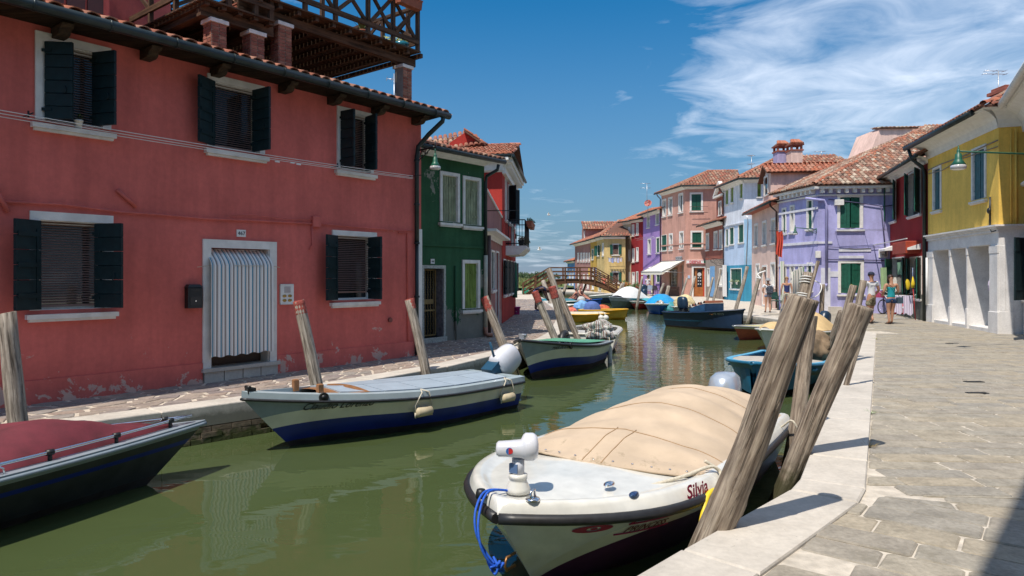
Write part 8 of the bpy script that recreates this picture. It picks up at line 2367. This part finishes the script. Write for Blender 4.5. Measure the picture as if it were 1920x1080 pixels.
def person(label, pos, heading, H, J=None, top=M_tee, bottom=M_denim, hair=M_hairb, hairlong=0, sleeve=.5, leg=.45, skinm=M_skin, shoes=M_sole, hat=None, topless=False, hips_w=1.0, cap=None, name='person', tank=False):
 """J overrides joints (in body heights): x right, y forward, z up from the feet"""
 j = dict(pel=(0,0,.52), sp=(0,0,.61), ch=(0,.0,.72), nk=(0,-.005,.825), hb=(0,.0,.865), hc=(0,.008,.925), ht=(0,.0,.975),
    shl=(-.105,0,.80), shr=(.105,0,.80), ell=(-.145,-.01,.63), elr=(.145,-.01,.63), wrl=(-.15,.03,.49), wrr=(.15,.03,.49), hal=(-.15,.045,.455), har=(.15,.045,.455),
    hil=(-.052,0,.50), hir=(.052,0,.50), knl=(-.06,.015,.285), knr=(.06,.015,.285), anl=(-.06,-.01,.045), anr=(.06,-.01,.045), tol=(-.068,.095,.015), tor=(.068,.095,.015))
 if J: j.update(J)
 t = thing(name, label, 'person', pos, heading, None, local=True)
 K = list(j); idx = {k: i for i, k in enumerate(K)}
 rd = dict(pel=(.085*hips_w,.062), sp=(.070,.055), ch=(.088,.062), nk=.032, hb=.034, hc=(.045,.052), ht=(.030,.034), shl=.038, shr=.038, ell=.026, elr=.026, wrl=.017, wrr=.017, hal=(.018,.012), har=(.018,.012),
    hil=.058*hips_w, hir=.058*hips_w, knl=.036, knr=.036, anl=.021, anr=.021, tol=(.022,.012), tor=(.022,.012))
 E = [('pel','sp'),('sp','ch'),('ch','nk'),('nk','hb'),('hb','hc'),('hc','ht'),('ch','shl'),('ch','shr'),('shl','ell'),('ell','wrl'),('wrl','hal'),('shr','elr'),('elr','wrr'),('wrr','har'),
   ('pel','hil'),('pel','hir'),('hil','knl'),('knl','anl'),('anl','tol'),('hir','knr'),('knr','anr'),('anr','tor')]
 Mx = Matrix.Identity(4)
 def fingers(mb):
  for sd, h_, w_ in (('l','hal','wrl'),('r','har','wrr')):
   h0 = Vector(j[h_])*H; d = (Vector(j[h_])-Vector(j[w_])).normalized(); s_ = Vector((0,1,0)) if abs(d.y) < .8 else Vector((1,0,0)); s_ = (s_-d*s_.dot(d)).normalized()
   cu = d.cross(s_)*(-1 if sd == 'l' else 1)
   for q, L in zip((-1.5,-.5,.5,1.5), (.034,.042,.044,.038)):
    a = h0 + s_*q*.0085*H; mb.tube([a-d*.01*H, a+d*L*.5*H, a+d*L*H*.85-cu*.012*H], [.0052*H,.0048*H,.004*H], 6)
   a = h0 - d*.02*H + s_*.017*H; mb.tube([a, a+s_*.014*H+d*.014*H, a+s_*.016*H+d*.030*H], [.006*H,.0055*H,.0045*H], 6)
  # nose and ears
  hc = Vector(j['hc'])*H; f = Vector((0,1,0)); up = (Vector(j['ht'])-Vector(j['hb'])).normalized(); rt = f.cross(up).normalized() if f.cross(up).length > .1 else Vector((1,0,0)); f = up.cross(rt)
  mb.blobmesh(hc+f*.052*H-up*.008*H, .010*H, 0, 8, 6)
  for s2 in (1,-1): mb.blobmesh(hc+rt*.045*H*s2-up*.006*H, (.008*H,.012*H,.018*H), 0, 8, 6)
  mb.tube([hc+f*.050*H-up*.028*H-rt*.014*H, hc+f*.052*H-up*.028*H+rt*.014*H], .004*H, 5)
 skin('body', [j[k] for k in K], [(idx[a], idx[b]) for a, b in E], [rd[k] for k in K], skinm, t, Mx, H, extra=fingers)
 def L(a, b, f): return tuple(Vector(j[a]).lerp(Vector(j[b]), f))
 if not topless:
  sl = sleeve; V = [j['sp'], j['ch'], L('ch','nk',.55), L('sp','pel',.8), j['shl'], j['shr'], L('shl','ell',sl), L('shr','elr',sl)]
  r_ = [(.078,.062),(.094,.069),(.062,.045),(.090*hips_w,.068), .044,.044, .036,.036]
  Ed = [(0,1),(1,2),(0,3),(1,4),(1,5),(4,6),(5,7)]
  if tank: V = V[:4] + [L('ch','shl',.7), L('ch','shr',.7)]; r_ = r_[:4] + [.040,.040]; Ed = [(0,1),(1,2),(0,3),(1,4),(1,5)]; r_[2] = (.040,.040)
  skin('shirt', V, Ed, r_, top, t, Mx, H)
 V = [j['pel'], L('pel','sp',.35), j['hil'], j['hir'], L('hil','knl',leg), L('hir','knr',leg), L('hil','knl',max(.1,leg-.25)), L('hir','knr',max(.1,leg-.25))]
 skin('trousers', V, [(0,1),(0,2),(0,3),(2,6),(3,7),(6,4),(7,5)], [(.094*hips_w,.074),(.084*hips_w,.064),.068*hips_w,.068*hips_w,.056,.056,.062,.062], bottom, t, Mx, H)
 hc = Vector(j['hc'])*H; up = (Vector(j['ht'])-Vector(j['hb'])).normalized()
 Mh = Matrix.Translation(hc) @ up.to_track_quat('Z','Y').to_matrix().to_4x4()
 if hair:
  m = MB(Mh); n, k_ = 20, 12; vs = []
  for i in range(k_+1):
   th = math.pi*.62*i/k_
   for k in range(n):
    a = 2*math.pi*k/n; fr = math.sin(a)
    th2 = th*(1 if fr < .2 else 1-.45*(fr-.2)/.8)
    r_ = .058*H*(1+.05*noise.noise(Vector((math.cos(a)*3, math.sin(a)*3, th*3+H))))
    vs.append((math.cos(a)*math.sin(th2)*r_*.95, math.sin(a)*math.sin(th2)*r_*1.08-.004*H, math.cos(th2)*r_*1.12+.006*H))
  m.add(vs, [(i*n+k,(i+1)*n+k,(i+1)*n+(k+1)%n,i*n+(k+1)%n) for i in range(k_) for k in range(n)], 0, True)
  if hairlong: m.tube([(0,-.055*H,.03*H),(0,-.085*H,.0),(0,-.078*H,-.05*H),(0,-.070*H,-hairlong*H)], [.018*H,.026*H,.026*H,.010*H], 10)
  m.build('hair', hair, t)
 if cap:
  m = MB(Mh); m.lathe([(.056*H,.010*H),(.060*H,.02*H),(.056*H,.045*H),(.035*H,.064*H),(.002,.070*H)], (0,0,0), 18); m.prism([(-.04*H,.045*H,.012*H),(.04*H,.045*H,.012*H),(.030*H,.10*H,.008*H),(-.030*H,.10*H,.008*H)], (0,0,.006*H)); m.build('cap', cap, t)
 if hat:
  m = MB(Mh); m.lathe([(.105*H,-.004*H),(.10*H,.004*H),(.062*H,.016*H),(.060*H,.035*H),(.050*H,.06*H),(.02*H,.068*H),(.002,.068*H)], (0,0,0), 22); m.build('hat', hat, t)
 for sd, a_, to in (('l','anl','tol'),('r','anr','tor')):
  a = Vector(j[a_])*H; b = Vector(j[to])*H; d = (b-a); d.z *= 1; m = MB()
  hl = a - Vector((d.x,d.y,0)).normalized()*.03*H; s_ = Vector((-d.y,d.x,0)).normalized()*.026*H
  z = Vector((0,0,-.012*H)); b2 = b+Vector((d.x,d.y,0)).normalized()*.025*H; hb_ = Vector((hl.x,hl.y,a.z-.045*H)); bb = Vector((b2.x,b2.y,b.z-.015*H))
  m.prism([hb_-s_*.8, hb_+s_*.8, bb+s_, bb-s_], (0,0,.012*H)); m.tube([bb*.75+hb_*.25-s_+Vector((0,0,.01*H)), bb*.72+hb_*.28+Vector((0,0,.042*H)), bb*.75+hb_*.25+s_+Vector((0,0,.01*H))], .006*H, 5); m.build('sandal', shoes, t)
 return t, j, H
def hd_(px_dir): return px_dir
# man in white shirt, walking away
q = G(1634,606.5)
tm_, jj, H_ = person('man in navy cap, white T-shirt and camouflage shorts walking past the big trunks', q, R(8), 1.80, dict(
 knl=(-.055,.02,.29), anl=(-.06,-.13,.085), tol=(-.065,-.05,.02), knr=(.055,.07,.285), anr=(.06,.08,.045), tor=(.07,.17,.015), ell=(-.15,.03,.64), wrl=(-.125,.12,.56), hal=(-.12,.15,.55), elr=(.155,.0,.64), wrr=(.15,.10,.55), har=(.14,.13,.55)),
 top=M_tee, bottom=M_camo, hair=M_hairb, sleeve=.55, leg=.78, cap=plain('navy cap', (.012,.02,.05), .8), skinm=M_skin)
text('BERLINO', .075, Matrix.Translation((0,-.142,1.385)) @ Matrix.Rotation(R(90),4,'X'), plain('blue print', (.08,.22,.40), .8), 'shirt_print', tm_, ext=.002, bold=.001)
q = G(1671,607.5)
person('woman in teal tank top and denim shorts walking beside the drying rack', q, R(-6), 1.70, dict(
 knl=(-.045,.02,.29), anl=(-.05,-.03,.045), tol=(-.06,.06,.015), knr=(.045,.05,.285), anr=(.035,.05,.045), tor=(.045,.14,.015), ell=(-.14,.0,.65), wrl=(-.135,.09,.575), hal=(-.12,.13,.57), elr=(.14,.01,.65), wrr=(.12,.11,.62), har=(.10,.14,.64), hc=(-.01,.012,.925)),
 top=M_tealtop, bottom=M_denim, hair=M_hairb, hairlong=.09, tank=True, leg=.42, hips_w=1.08, skinm=M_skin)
q = G(1671,607.5); t = thing('shoulder_bag', 'dark shoulder bag at the hip of the woman in the teal top', 'bag', (q.x+.30,q.y+.05,.78))
m = MB(); m.cbox((q.x+.20,q.y-.06,.70),(q.x+.38,q.y+.08,.92),.03); m.build('pouch', plain('slate cloth bag', (.04,.07,.10), .8), t)
m = MB(); m.tube([(q.x+.26,q.y-.05,.92),(q.x+.12,q.y-.13,1.08),(q.x-.02,q.y-.13,1.25),(q.x-.13,q.y-.06,1.38),(q.x-.10,q.y+.05,1.39)], .008, 5); m.build('strap', M_black, t)
q = G(1440,585.5)
person('woman in grey sun hat and white top with backpack by the peach house', q, R(-12), 1.56, dict(knl=(-.055,.01,.29), anl=(-.07,-.02,.045), knr=(.055,.03,.285), anr=(.05,-.04,.05), wrl=(-.12,.08,.56), hal=(-.11,.10,.56), wrr=(.12,.08,.56), har=(.11,.10,.57)),
 top=M_tee, bottom=plain('light denim', (.14,.17,.25), .85), hair=M_hairb, leg=.35, sleeve=.6, hat=plain('grey hat', (.28,.29,.31), .8), skinm=M_skin)
t = thing('backpack', 'dark patterned backpack worn by the woman in the sun hat', 'backpack', (q.x+.03,q.y-.16,.98))
m = MB(); 
def bpf(u, v):
 a = u*2*math.pi; th = v*math.pi; return (q.x+.02+math.copysign(abs(math.cos(a))**.6,math.cos(a))*.155*math.sin(th)**.6, q.y-.17+math.copysign(abs(math.sin(a))**.7,math.sin(a))*.085*math.sin(th)**.6, 1.0+.20*math.cos(th))
m.grid(bpf, 24, 12); m.build('pack', M_bag, t)
m = MB()
for s_ in (-1,1): m.tube([(q.x+.02+.08*s_,q.y-.14,.95),(q.x+.02+.13*s_,q.y-.03,1.1),(q.x+.09*s_,q.y+.02,1.29),(q.x+.05*s_,q.y-.09,1.22)], .017, 6)
m.build('strap', M_black, t)
m = MB(); m.cbox((q.x-.07,q.y-.27,.88),(q.x+.11,q.y-.235,1.0),.02); m.build('pocket', M_bag, t)
q = G(1475,583.5)
person('fair haired woman in a navy sleeveless top and pale shorts by the door curtain', q, R(-20), 1.62, dict(knl=(-.05,.03,.29), anl=(-.05,.06,.045), tol=(-.055,.15,.015), knr=(.05,.01,.285), anr=(.055,-.08,.055), tor=(.06,.0,.015)),
 top=M_navytop, bottom=plain('pale print shorts', (.42,.42,.34), .85, var=.4, scale=30), hair=M_hairf, tank=True, leg=.38, skinm=M_skin)
# bending man on the left pavement
q = G(1005,582.5)
person('man in a dark blue shirt and pale shorts bending over at the left kerb', q, R(-78), 1.75, dict(
 sp=(0,.06,.59), ch=(0,.17,.62), nk=(0,.26,.60), hb=(0,.29,.58), hc=(0,.335,.55), ht=(0,.37,.52), shl=(-.10,.22,.61), shr=(.10,.22,.61), ell=(-.11,.26,.46), elr=(.11,.26,.46), wrl=(-.08,.31,.33), wrr=(.08,.31,.33), hal=(-.07,.33,.295), har=(.07,.33,.295),
 pel=(0,-.03,.53), hil=(-.052,-.03,.50), hir=(.052,-.03,.50)),
 top=plain('dark blue shirt', (.012,.02,.055), .85), bottom=plain('lilac grey shorts', (.30,.30,.44), .85), hair=M_hairb, leg=.7, shoes=plain('blue trainers', (.05,.18,.42), .7), skinm=plain('brown skin', (.16,.075,.05), .5), sleeve=.6)
# sunbathers in the blue dinghy
seat = dict(pel=(0,0,.0+.06), sp=(0,-.02,.16), ch=(0,-.03,.27), nk=(0,-.02,.375), hb=(0,-.01,.415), hc=(0,0,.475), ht=(0,0,.525), shl=(-.105,-.02,.35), shr=(.105,-.02,.35), hil=(-.05,.02,.06), hir=(.05,.02,.06), knl=(-.08,.22,.13), knr=(.08,.22,.13), anl=(-.07,.40,.03), anr=(.07,.40,.03), tol=(-.075,.46,.05), tor=(.075,.46,.05),
   ell=(-.15,.06,.22), elr=(.15,.06,.22), wrl=(-.09,.20,.16), wrr=(.09,.20,.16), hal=(-.08,.23,.16), har=(.08,.23,.16))
q = b14.P(.75,.22,.34); person('sunbather with dark hair sitting in the small blue dinghy, left one', q, R(60), 1.70, seat, topless=True, bottom=plain('dark trunks', (.04,.02,.03), .8), skinm=M_skinr, leg=.35)
q = b14.P(1.15,-.18,.44); person('bald sunbather with bare chest sitting in the small blue dinghy, right one', q, R(-120), 1.75, seat, topless=True, bottom=plain('blue trunks', (.02,.06,.3), .8), skinm=M_skinr, leg=.35, hair=None)
# figure by the violet house and one seated on the bridge end
q = G(1214.5,551.5); person('dark haired person in white clothes standing by the violet house', (q.x,q.y,0), R(150), 1.68, dict(), top=M_tee, bottom=plain('pale skirt', (.5,.4,.38), .8), hair=M_hairb, leg=.6, sleeve=.6)
q = Vector((8.25,61.2,.80)); person('person in a coral top sitting on the right hand steps of the footbridge', q, R(175), 1.7, seat, top=plain('coral top', (.60,.14,.09), .8), bottom=plain('coral skirt', (.55,.16,.12), .8), hair=M_hairb, leg=.75, sleeve=.5)
# ================================================================== SMALL THINGS
# striped curtain at the periwinkle house, billowing
F = F11a
M_gstripe = stripe_mat('green striped curtain cloth', [(0,(.66,.64,.58)),(.20,(.12,.30,.18)),(.32,(.66,.64,.58)),(.52,(.55,.45,.12)),(.60,(.66,.64,.58)),(.78,(.20,.33,.42)),(.86,(.66,.64,.58))], rep=5)
c0 = at(1484, 510, 29.4); c1 = at(1508, 499, 30.6); b0_ = at(1483, 569, 29.4)
m = MB(); nu, nv = 44, 16
def bc(u, v):
 top = c0.lerp(c1, u); z = top.z - (top.z-.35)*v*(1-.05*u)
 bl = math.sin(v*math.pi*.9)*.25*(1-u)
 x = top.x + .05*math.sin(u*30+v*2) - bl*.3 + (v*.0) - .35*u*max(0,v-.35); y = top.y - bl + .04*math.cos(u*25)
 return (x, y, z)
m.grid(bc, nu, nv); ob = m.build('door_curtain', M_gstripe, None, 'green and white striped curtain billowing out of the periwinkle house door', 'curtain', org=c0); cloth_uv(ob, lambda i: ((i//(nv+1))/nu, 0))
hang_cloth('door_curtain', 'narrow yellow and green striped curtain at the far door of the periwinkle house', 'curtain', F, F.s_(1467), F.s_(1476), .3, 2.35, -.14, M_gstripe, nu=30)
# red cloth hanging between the peach and periwinkle houses
M_redcl = plain('orange red cloth', (.55,.07,.04), .8, var=.15, scale=8)
q0 = at(1455,434,31.5)
m = MB(); 
def rc(u, v): return (q0.x+ (u-.0)*.32+.03*math.sin(v*5), q0.y-.02+.05*math.sin(u*17)+.1*u, q0.z - 1.22*v*(.86+.14*u) + .02*math.sin(u*9))
m.grid(rc, 24, 14); ob = m.build('hanging_cloth', M_redcl, None, 'orange red cloth hanging from the wall between the peach and periwinkle houses', 'cloth', org=q0)
m = MB(); m.tube([q0+Vector((-.3,.05,.03)), q0+Vector((.5,0,.03))], .015, 5); m.build('cloth_bracket', M_black, ob)
# washing under the window of the pale yellow house
F = H3.F[1]; cols = [(.62,.62,.70),(.30,.36,.60),(.66,.64,.64),(.5,.5,.66),(.64,.6,.62)]
for k in range(5):
 x0 = F.s_(1141.5) + k*(F.s_(1168)-F.s_(1141.5))/5*.98
 hang_cloth('washing', 'pale washing below the pale yellow house window, %s piece from the left' % ('first','second','third','fourth','fifth')[k], 'washing', F, x0, x0+.24, F.z_(1141,491)-.1*(k%2), F.z_(1141,484), -.55, plain('washing %d' % k, cols[k], .8), folds=6, nu=8, nv=3, group='washing under the pale yellow house window')
m = MB(F.M); 
for y in (-.55,-.4): m.tube([(F.s_(1139),y,F.z_(1141,484)),(F.s_(1168.5),y,F.z_(1141,484)+.03)], .012, 4)
for x in (F.s_(1141), F.s_(1167)): m.tube([(x,0,F.z_(1141,482)),(x,-.6,F.z_(1141,484))], .015, 4)
m.build('clothes_rail', M_alu, H3.root)
F = H3b.F[0]
for k in range(4): hang_cloth('washing', '%s garment hanging in front of the ochre house' % ('golden','cream','white','blue')[k], 'washing', F, .4+k*1.1, 1.1+k*1.1, 1.55, 2.5, -.35, plain('garment %d' % k, [(.7,.45,.05),(.65,.63,.6),(.64,.63,.62),(.15,.25,.45)][k], .8), folds=6, nu=6, nv=3, group='washing in front of the ochre house')
# drying rack with laundry before the crimson house
q = G(1690, 598); t = thing('drying_rack', 'white folding drying rack set out before the crimson house', 'drying rack', q)
m = MB()
def rk(x, y, z): return (q.x-.42+x, q.y-.1+y, z)
for y in (0,.5):
 m.tube([rk(0,y,.0),rk(.84,y,.88)], .014, 6); m.tube([rk(.84,y,.0),rk(.0,y,.88)], .014, 6)
for k in range(8): m.tube([rk(.84*k/7,0,.89),rk(.84*k/7,.5,.89)], .006, 5)
m.tube([rk(0,0,.89),rk(.84,0,.89)], .012, 6); m.tube([rk(0,.5,.89),rk(.84,.5,.89)], .012, 6); m.tube([rk(-.35,0,1.12),rk(0,0,.89)], .01, 5); m.tube([rk(-.35,.5,1.12),rk(0,.5,.89)], .01, 5); m.tube([rk(1.25,0,1.12),rk(.84,0,.89)], .01, 5); m.tube([rk(1.25,.5,1.12),rk(.84,.5,.89)], .01, 5); m.tube([rk(1.25,0,1.12),rk(1.25,.5,1.12)], .01, 5); m.tube([rk(-.35,0,1.12),rk(-.35,.5,1.12)], .01, 5)
m.tube([rk(.05,0,.03),rk(.8,0,.03)], .012, 5); m.build('frame', M_whitew, t)
M_lil = stripe_mat('lilac striped cloth', [(0,(.55,.50,.66)),(.5,(.66,.64,.68)),(.7,(.42,.34,.55)),(.8,(.62,.58,.68))], rep=4)
for k, (x, w, zb, mt, lab) in enumerate(((.02,.36,.22,M_lil,'lilac striped cloth hanging on the drying rack, left piece'), (.42,.36,.18,M_lil,'pale lilac cloth hanging on the drying rack, right piece'))):
 m = MB(); m.grid(lambda u, v: rk(x+w*u, -.03-.02*math.sin(u*25)-.02*v, .90-(.90-zb)*v*(1-.06*math.sin(u*7))), 26, 8); ob = m.build('laundry', mt, None, lab, 'laundry', org=rk(x,0,.5)); cloth_uv(ob, lambda i: ((i//9)/26, 0))
m = MB(); m.grid(lambda u, v: rk(.22+.34*u, .22+.03*math.sin(u*17), .62-.44*v), 16, 6); m.build('laundry', plain('scarlet cloth', (.55,.01,.015), .8), None, 'scarlet cloth hanging low inside the drying rack', 'laundry', org=rk(.3,.2,.4))
m = MB(); m.grid(lambda u, v: rk(.62+.12*u, .25, .5-.3*v), 6, 4); m.build('laundry', plain('black cloth', (.02,.02,.02), .8), None, 'small black garment hanging low on the drying rack', 'laundry', org=rk(.6,.2,.4))
# green towel and yellow cloths
F = F12
hang_cloth('towel', 'light green towel hanging at the crimson house doorway', 'towel', F, F.s_(1676), F.s_(1692), F.z_(1676,543), F.z_(1676,502), -.55, plain('light green towel', (.36,.50,.24), .9), nu=24)
hang_cloth('towel', 'green checked towel in the shade behind the light green one', 'towel', F, F.s_(1688), F.s_(1698), F.z_(1688,515), F.z_(1688,492), -.12, plain('muted green towel', (.20,.36,.24), .9), nu=14)
q = at(1702,533,26.2); bundle('yellow cloth hanging by the crimson house, above the drying rack', q, (.08,.06,.20), plain('yellow cloth', (.70,.50,.02), .8, var=.2), 21, name='yellow_cloth', cat='cloth')
q = G(1716.5,600); t = thing('mop', 'red handled mop with a yellow head leaning on the crimson house wall', 'mop', q)
m = MB(); m.tube([q, (q.x+.05,q.y+.25,1.25)], .012, 6); m.build('handle', plain('red plastic', (.50,.02,.02), .4), t)
m = MB(); m.tube([(q.x+.05,q.y+.25,1.2),(q.x+.05,q.y+.24,1.35),(q.x+.04,q.y+.24,1.62)], [.06,.07,.01], 8); m.build('head', plain('yellow mop', (.70,.50,.02), .8), t)
m = MB(); m.tube([(q.x+.05,q.y+.26,1.25),(q.x+.06,q.y+.28,1.95)], .01, 6); m.build('upper_handle', plain('blue grey plastic', (.25,.32,.5), .4), t)
# bicycle
q = G(1668, 590); t = thing('bicycle', 'bicycle with a pink basket behind the woman in the teal top', 'bicycle', (q.x,q.y+.6,0))
bx, by = q.x-.1, q.y+.35; d = Vector((.80,.35,0)).normalized()
def bp(x, z): return Vector((bx,by,z)) + d*x
for k, x in enumerate((0, 1.02)):
 m = MB(); pts = [bp(x+.30*math.cos(a), .32+.30*math.sin(a)) for a in [i*math.pi/14 for i in range(29)]]; m.tube(pts, .020, 8, caps=False); W = m.build('wheel', M_rubber, t)
 m = MB()
 for i in range(14): a = i*math.pi/7; m.tube([bp(x,.32), bp(x+.285*math.cos(a), .32+.285*math.sin(a))], .0025, 3)
 m.tube([bp(x+.275*math.cos(a), .32+.275*math.sin(a)) for a in [i*math.pi/14 for i in range(29)]], .008, 5, caps=False); m.build('rim', M_chrome, W)
m = MB()
for a, b in (((0,.32),(.10,.82)),((.1,.75),(.42,.32)),((.42,.32),(.62,.78)),((.10,.78),(.60,.66)),((.42,.32),(1.02,.32)),((1.02,.32),(.6,.68))): m.tube([bp(*a), bp(*b)], .014, 6)
m.build('bicycle_frame', plain('dark bike paint', (.03,.03,.06), .4), t)
m = MB(); s_ = Vector((-d.y,d.x,0)); m.tube([bp(.10,.82), bp(.12,.95)], .012, 6); m.tube([bp(.2,.98)-s_*.28, bp(.12,.96), bp(.2,.98)+s_*.28], .011, 6); m.build('handlebar', M_chrome, t)
m = MB(); m.blobmesh(bp(.64,.84), (.12,.07,.035), 0, 10, 6); m.build('saddle', M_black, t)
m = MB()
pl = [bp(-.28,.72)-s_*.13, bp(-.04,.72)-s_*.13, bp(-.04,.72)+s_*.13, bp(-.28,.72)+s_*.13]; pu = [bp(-.36,.98)-s_*.17, bp(0,.98)-s_*.17, bp(0,.98)+s_*.17, bp(-.36,.98)+s_*.17]
m.add(pl+pu, [(0,1,2,3),(0,4,5,1),(1,5,6,2),(2,6,7,3),(3,7,4,0)]); m.build('basket', plain('pink basket', (.62,.08,.20), .6), t)
# chairs
M_plch = plain('dark green plastic', (.02,.07,.06), .4)
def chair(label, p, rz, mat=M_plch, group=None):
 t = thing('chair', label, 'chair', p, rz, group, local=True)
 m = MB(); m.cbox((-.23,-.23,.42),(.23,.23,.46),.01); m.build('seat', mat, t)
 m = MB(); m.prism([(-.22,-.21,.50),(.22,-.21,.50),(.20,-.27,.86),(-.20,-.27,.86)], (0,-.03,0)); m.build('backrest', mat, t)
 for x in (-.20,.20):
  for y in (-.20,.20): m = MB(); m.tube([(x*1.1,y*1.1,0),(x,y,.42)], .018, 6); m.build('leg', mat, t)
 for x in (-.23,.23): m = MB(); m.tube([(x,-.22,.46),(x,-.24,.66),(x,.18,.66),(x,.20,.46)], .016, 6); m.build('armrest', mat, t)
 return t
chair('dark green plastic chair between the two women in front of the peach and periwinkle houses', G(1459,581), R(200))
ch_ = chair('metal cafe chair by the violet house, left one', G(1218,554.5), R(160), M_alu); chair('dark chair with a pale cloth by the violet house, right one', G(1231,555.5), R(200), plain('dark chair', (.05,.045,.06), .5))
q = G(1224,554); t = thing('table', 'small round table between the chairs by the violet house', 'table', q)
m = MB(); m.lathe([(.32,.70),(.33,.71),(.33,.73),(.0,.73)], q, 20); m.build('tabletop', M_alu, t); m = MB(); m.tube([q,(q.x,q.y,.7)], .03, 8); m.lathe([(.2,0),(.18,.03),(.03,.05)], q, 14); m.build('pedestal', M_alu, t)
F = H6.F[0]; hang_cloth('door_curtain', 'pale yellow door curtain of the violet house beneath the awning', 'curtain', F, F.s_(1222), F.s_(1227.5), .1, 2.3, -.12, plain('pale yellow curtain', (.56,.48,.24), .85), nu=16)
# pots of flowers by the pale yellow, cream and red houses
ppos = [(1171,550.5),(1176,551),(1181,551.3),(1188,551.8),(1193,552.2),(1198,552.4)]
plab = ['tall leafy pot plant against the cream house, leftmost of the row','bushy pot plant with orange flowers by the cream house','low pot plant by the corner of the cream and red houses','pot plant with a pale flower by the red house curtain','full green pot plant in front of the deep red house','pot plant at the right end of the row by the deep red house']
for k, (px, py) in enumerate(ppos):
 q = G(px,py); h = [1.0,.8,.5,.6,.9,.6][k]
 t = thing('potted_plant', plab[k], 'potted plant', q, group='pot plants along the far house fronts')
 m = MB(); m.lathe([(.16,0),(.22,.3),(.24,.3),(.24,.34),(.2,.34)], q, 12); m.build('pot', M_terra, t)
 m = MB(); foliage(m, q+Vector((0,0,.34+h*.5)), (.35,.35,h*.5), 160, .09, 60+k); 
 m.build('plant', leaf_mat('mixed leaves %d' % k, (.03,.09,.015), [(.10,.18,.03),(.55,.16,.03),(.12,.2,.04),(.5,.4,.25),(.06,.14,.03),(.4,.08,.06)][k]), t)
# window flowers in turquoise house
F = H9.F[0]
for k, px in enumerate((1375,1385)):
 s_ = F.s_(px); z = F.z_(1370,533); q = F.p(s_,-.12,z); t = thing('potted_plant', 'small flowering pot on the turquoise house windowsill, %s one' % ('left','right')[k], 'potted plant', q)
 m = MB(); m.lathe([(.06,0),(.09,.14),(.09,.16)], q, 10); m.build('pot', M_white, t); m = MB(); foliage(m, q+Vector((0,0,.22)), (.16,.12,.12), 70, .05, 80+k); m.build('plant', leaf_mat('flowers %d' % k, (.06,.14,.03), (.6,.6,.4)), t)
s_ = F11b.s_(1597); q = F11b.p(s_,.0,F11b.z_(1571,549)); t = thing('potted_plant', 'small yellow flowered plant in the lower window of the periwinkle house', 'potted plant', q)
m = MB(); m.lathe([(.06,0),(.08,.13),(.08,.15)], q, 10); m.build('pot', M_white, t); m = MB(); foliage(m, q+Vector((0,0,.26)), (.10,.08,.16), 60, .04, 90); m.build('plant', leaf_mat('yellow flowers', (.05,.12,.02), (.6,.45,.05)), t)
# cloth at the yellow house doorway
bundle('white and purple print cloth hanging in the right hand doorway of the yellow house', F13.p(F13.s_(1852),.10,F13.z_(1852,535)), (.10,.08,.22), plain('purple print cloth', (.45,.40,.50), .85, var=.5, scale=25), 30, name='print_cloth', cat='cloth')
# tufts of grass in the joint along the right kerb
for k, (px, py, s_, dry) in enumerate(((1632,775,.05,0),(1630,838,.065,1),(1641,636,.05,0))):
 q = G(px,py); m = MB(); rq = random.Random(k)
 for i in range(60):
  a = rq.uniform(0,6.28); l = s_*rq.uniform(.5,1.6); r_ = rq.uniform(0,s_*.9); b = q+Vector((math.cos(a)*r_,math.sin(a)*r_,0)); e = b+Vector((math.cos(a)*l,math.sin(a)*l,l*rq.uniform(.2,.8))); w = Vector((-math.sin(a),math.cos(a),0))*.003
  m.add([b-w,b+w,e],[(0,1,2)])
 m.build('grass_tuft', leaf_mat('dry blades','' and 0 or (.20,.14,.05),(.34,.26,.10)) if dry else M_leafy if k == 2 else leaf_mat('green blades',(.05,.14,.02),(.12,.26,.05)), None, ['green grass tuft in the joint of the right kerb','dry brown grass tuft in the joint of the right kerb','tiny weed at the far corner of the right kerb'][k], 'grass tuft', org=q)
# drain covers in the right pavement
for k, (px, py) in enumerate(((1785,644),(1826,716),(1832,737))):
 q = G(px,py); m = MB(); m.cbox((q.x-.14,q.y-.05,-.01),(q.x+.14,q.y+.05,.009),.004); m.build('drain_slot', M_black, None, ['small dark drain slot in the paving, the farthest','small dark drain slot in the paving, the middle one','small dark drain slot in the paving, the nearest'][k], 'drain', org=q)
# gulls high over the lagoon
for k, (px, py, Y) in enumerate(((1012,468,60),(1029,403,80))):
 q = at(px,py,Y); m = MB(); s_ = .35
 m.blobmesh(q, (.22,.08,.07), 0, 8, 5); m.prism([q+Vector((-.06,0,.02)), q+Vector((.08,0,.02)), q+Vector((.0,.75*s_*2,.22)), q+Vector((-.12,.7*s_*2,.2))], (0,0,.02)); m.prism([q+Vector((-.06,0,.02)), q+Vector((-.12,-.7*s_*2,.2)), q+Vector((.0,-.75*s_*2,.22)), q+Vector((.08,0,.02))], (0,0,.02))
 m.build('gull', M_whitew, None, ['tiny gull flying low right of the scarlet house balcony','tiny gull higher up over the lagoon','speck of a bird high beside the timber terrace'][k], 'bird', org=q)
# blue bucket and crates on the far left kerb near the bridge
q = G(985,551.5); t = thing('crate', 'green plastic crate by the bridge foot', 'crate', q); m = MB(); m.box((q.x-.3,q.y-.3,0),(q.x+.3,q.y+.3,.04))
for a,b in (((-.3,-.3),(.3,-.26)),((-.3,.26),(.3,.3)),((-.3,-.26),(-.26,.26)),((.26,-.26),(.3,.26))): m.box((q.x+a[0],q.y+a[1],.04),(q.x+b[0],q.y+b[1],.5))
m.build('box', plain('green plastic', (.02,.30,.18), .5), t)
print('objects', len(bpy.data.objects))
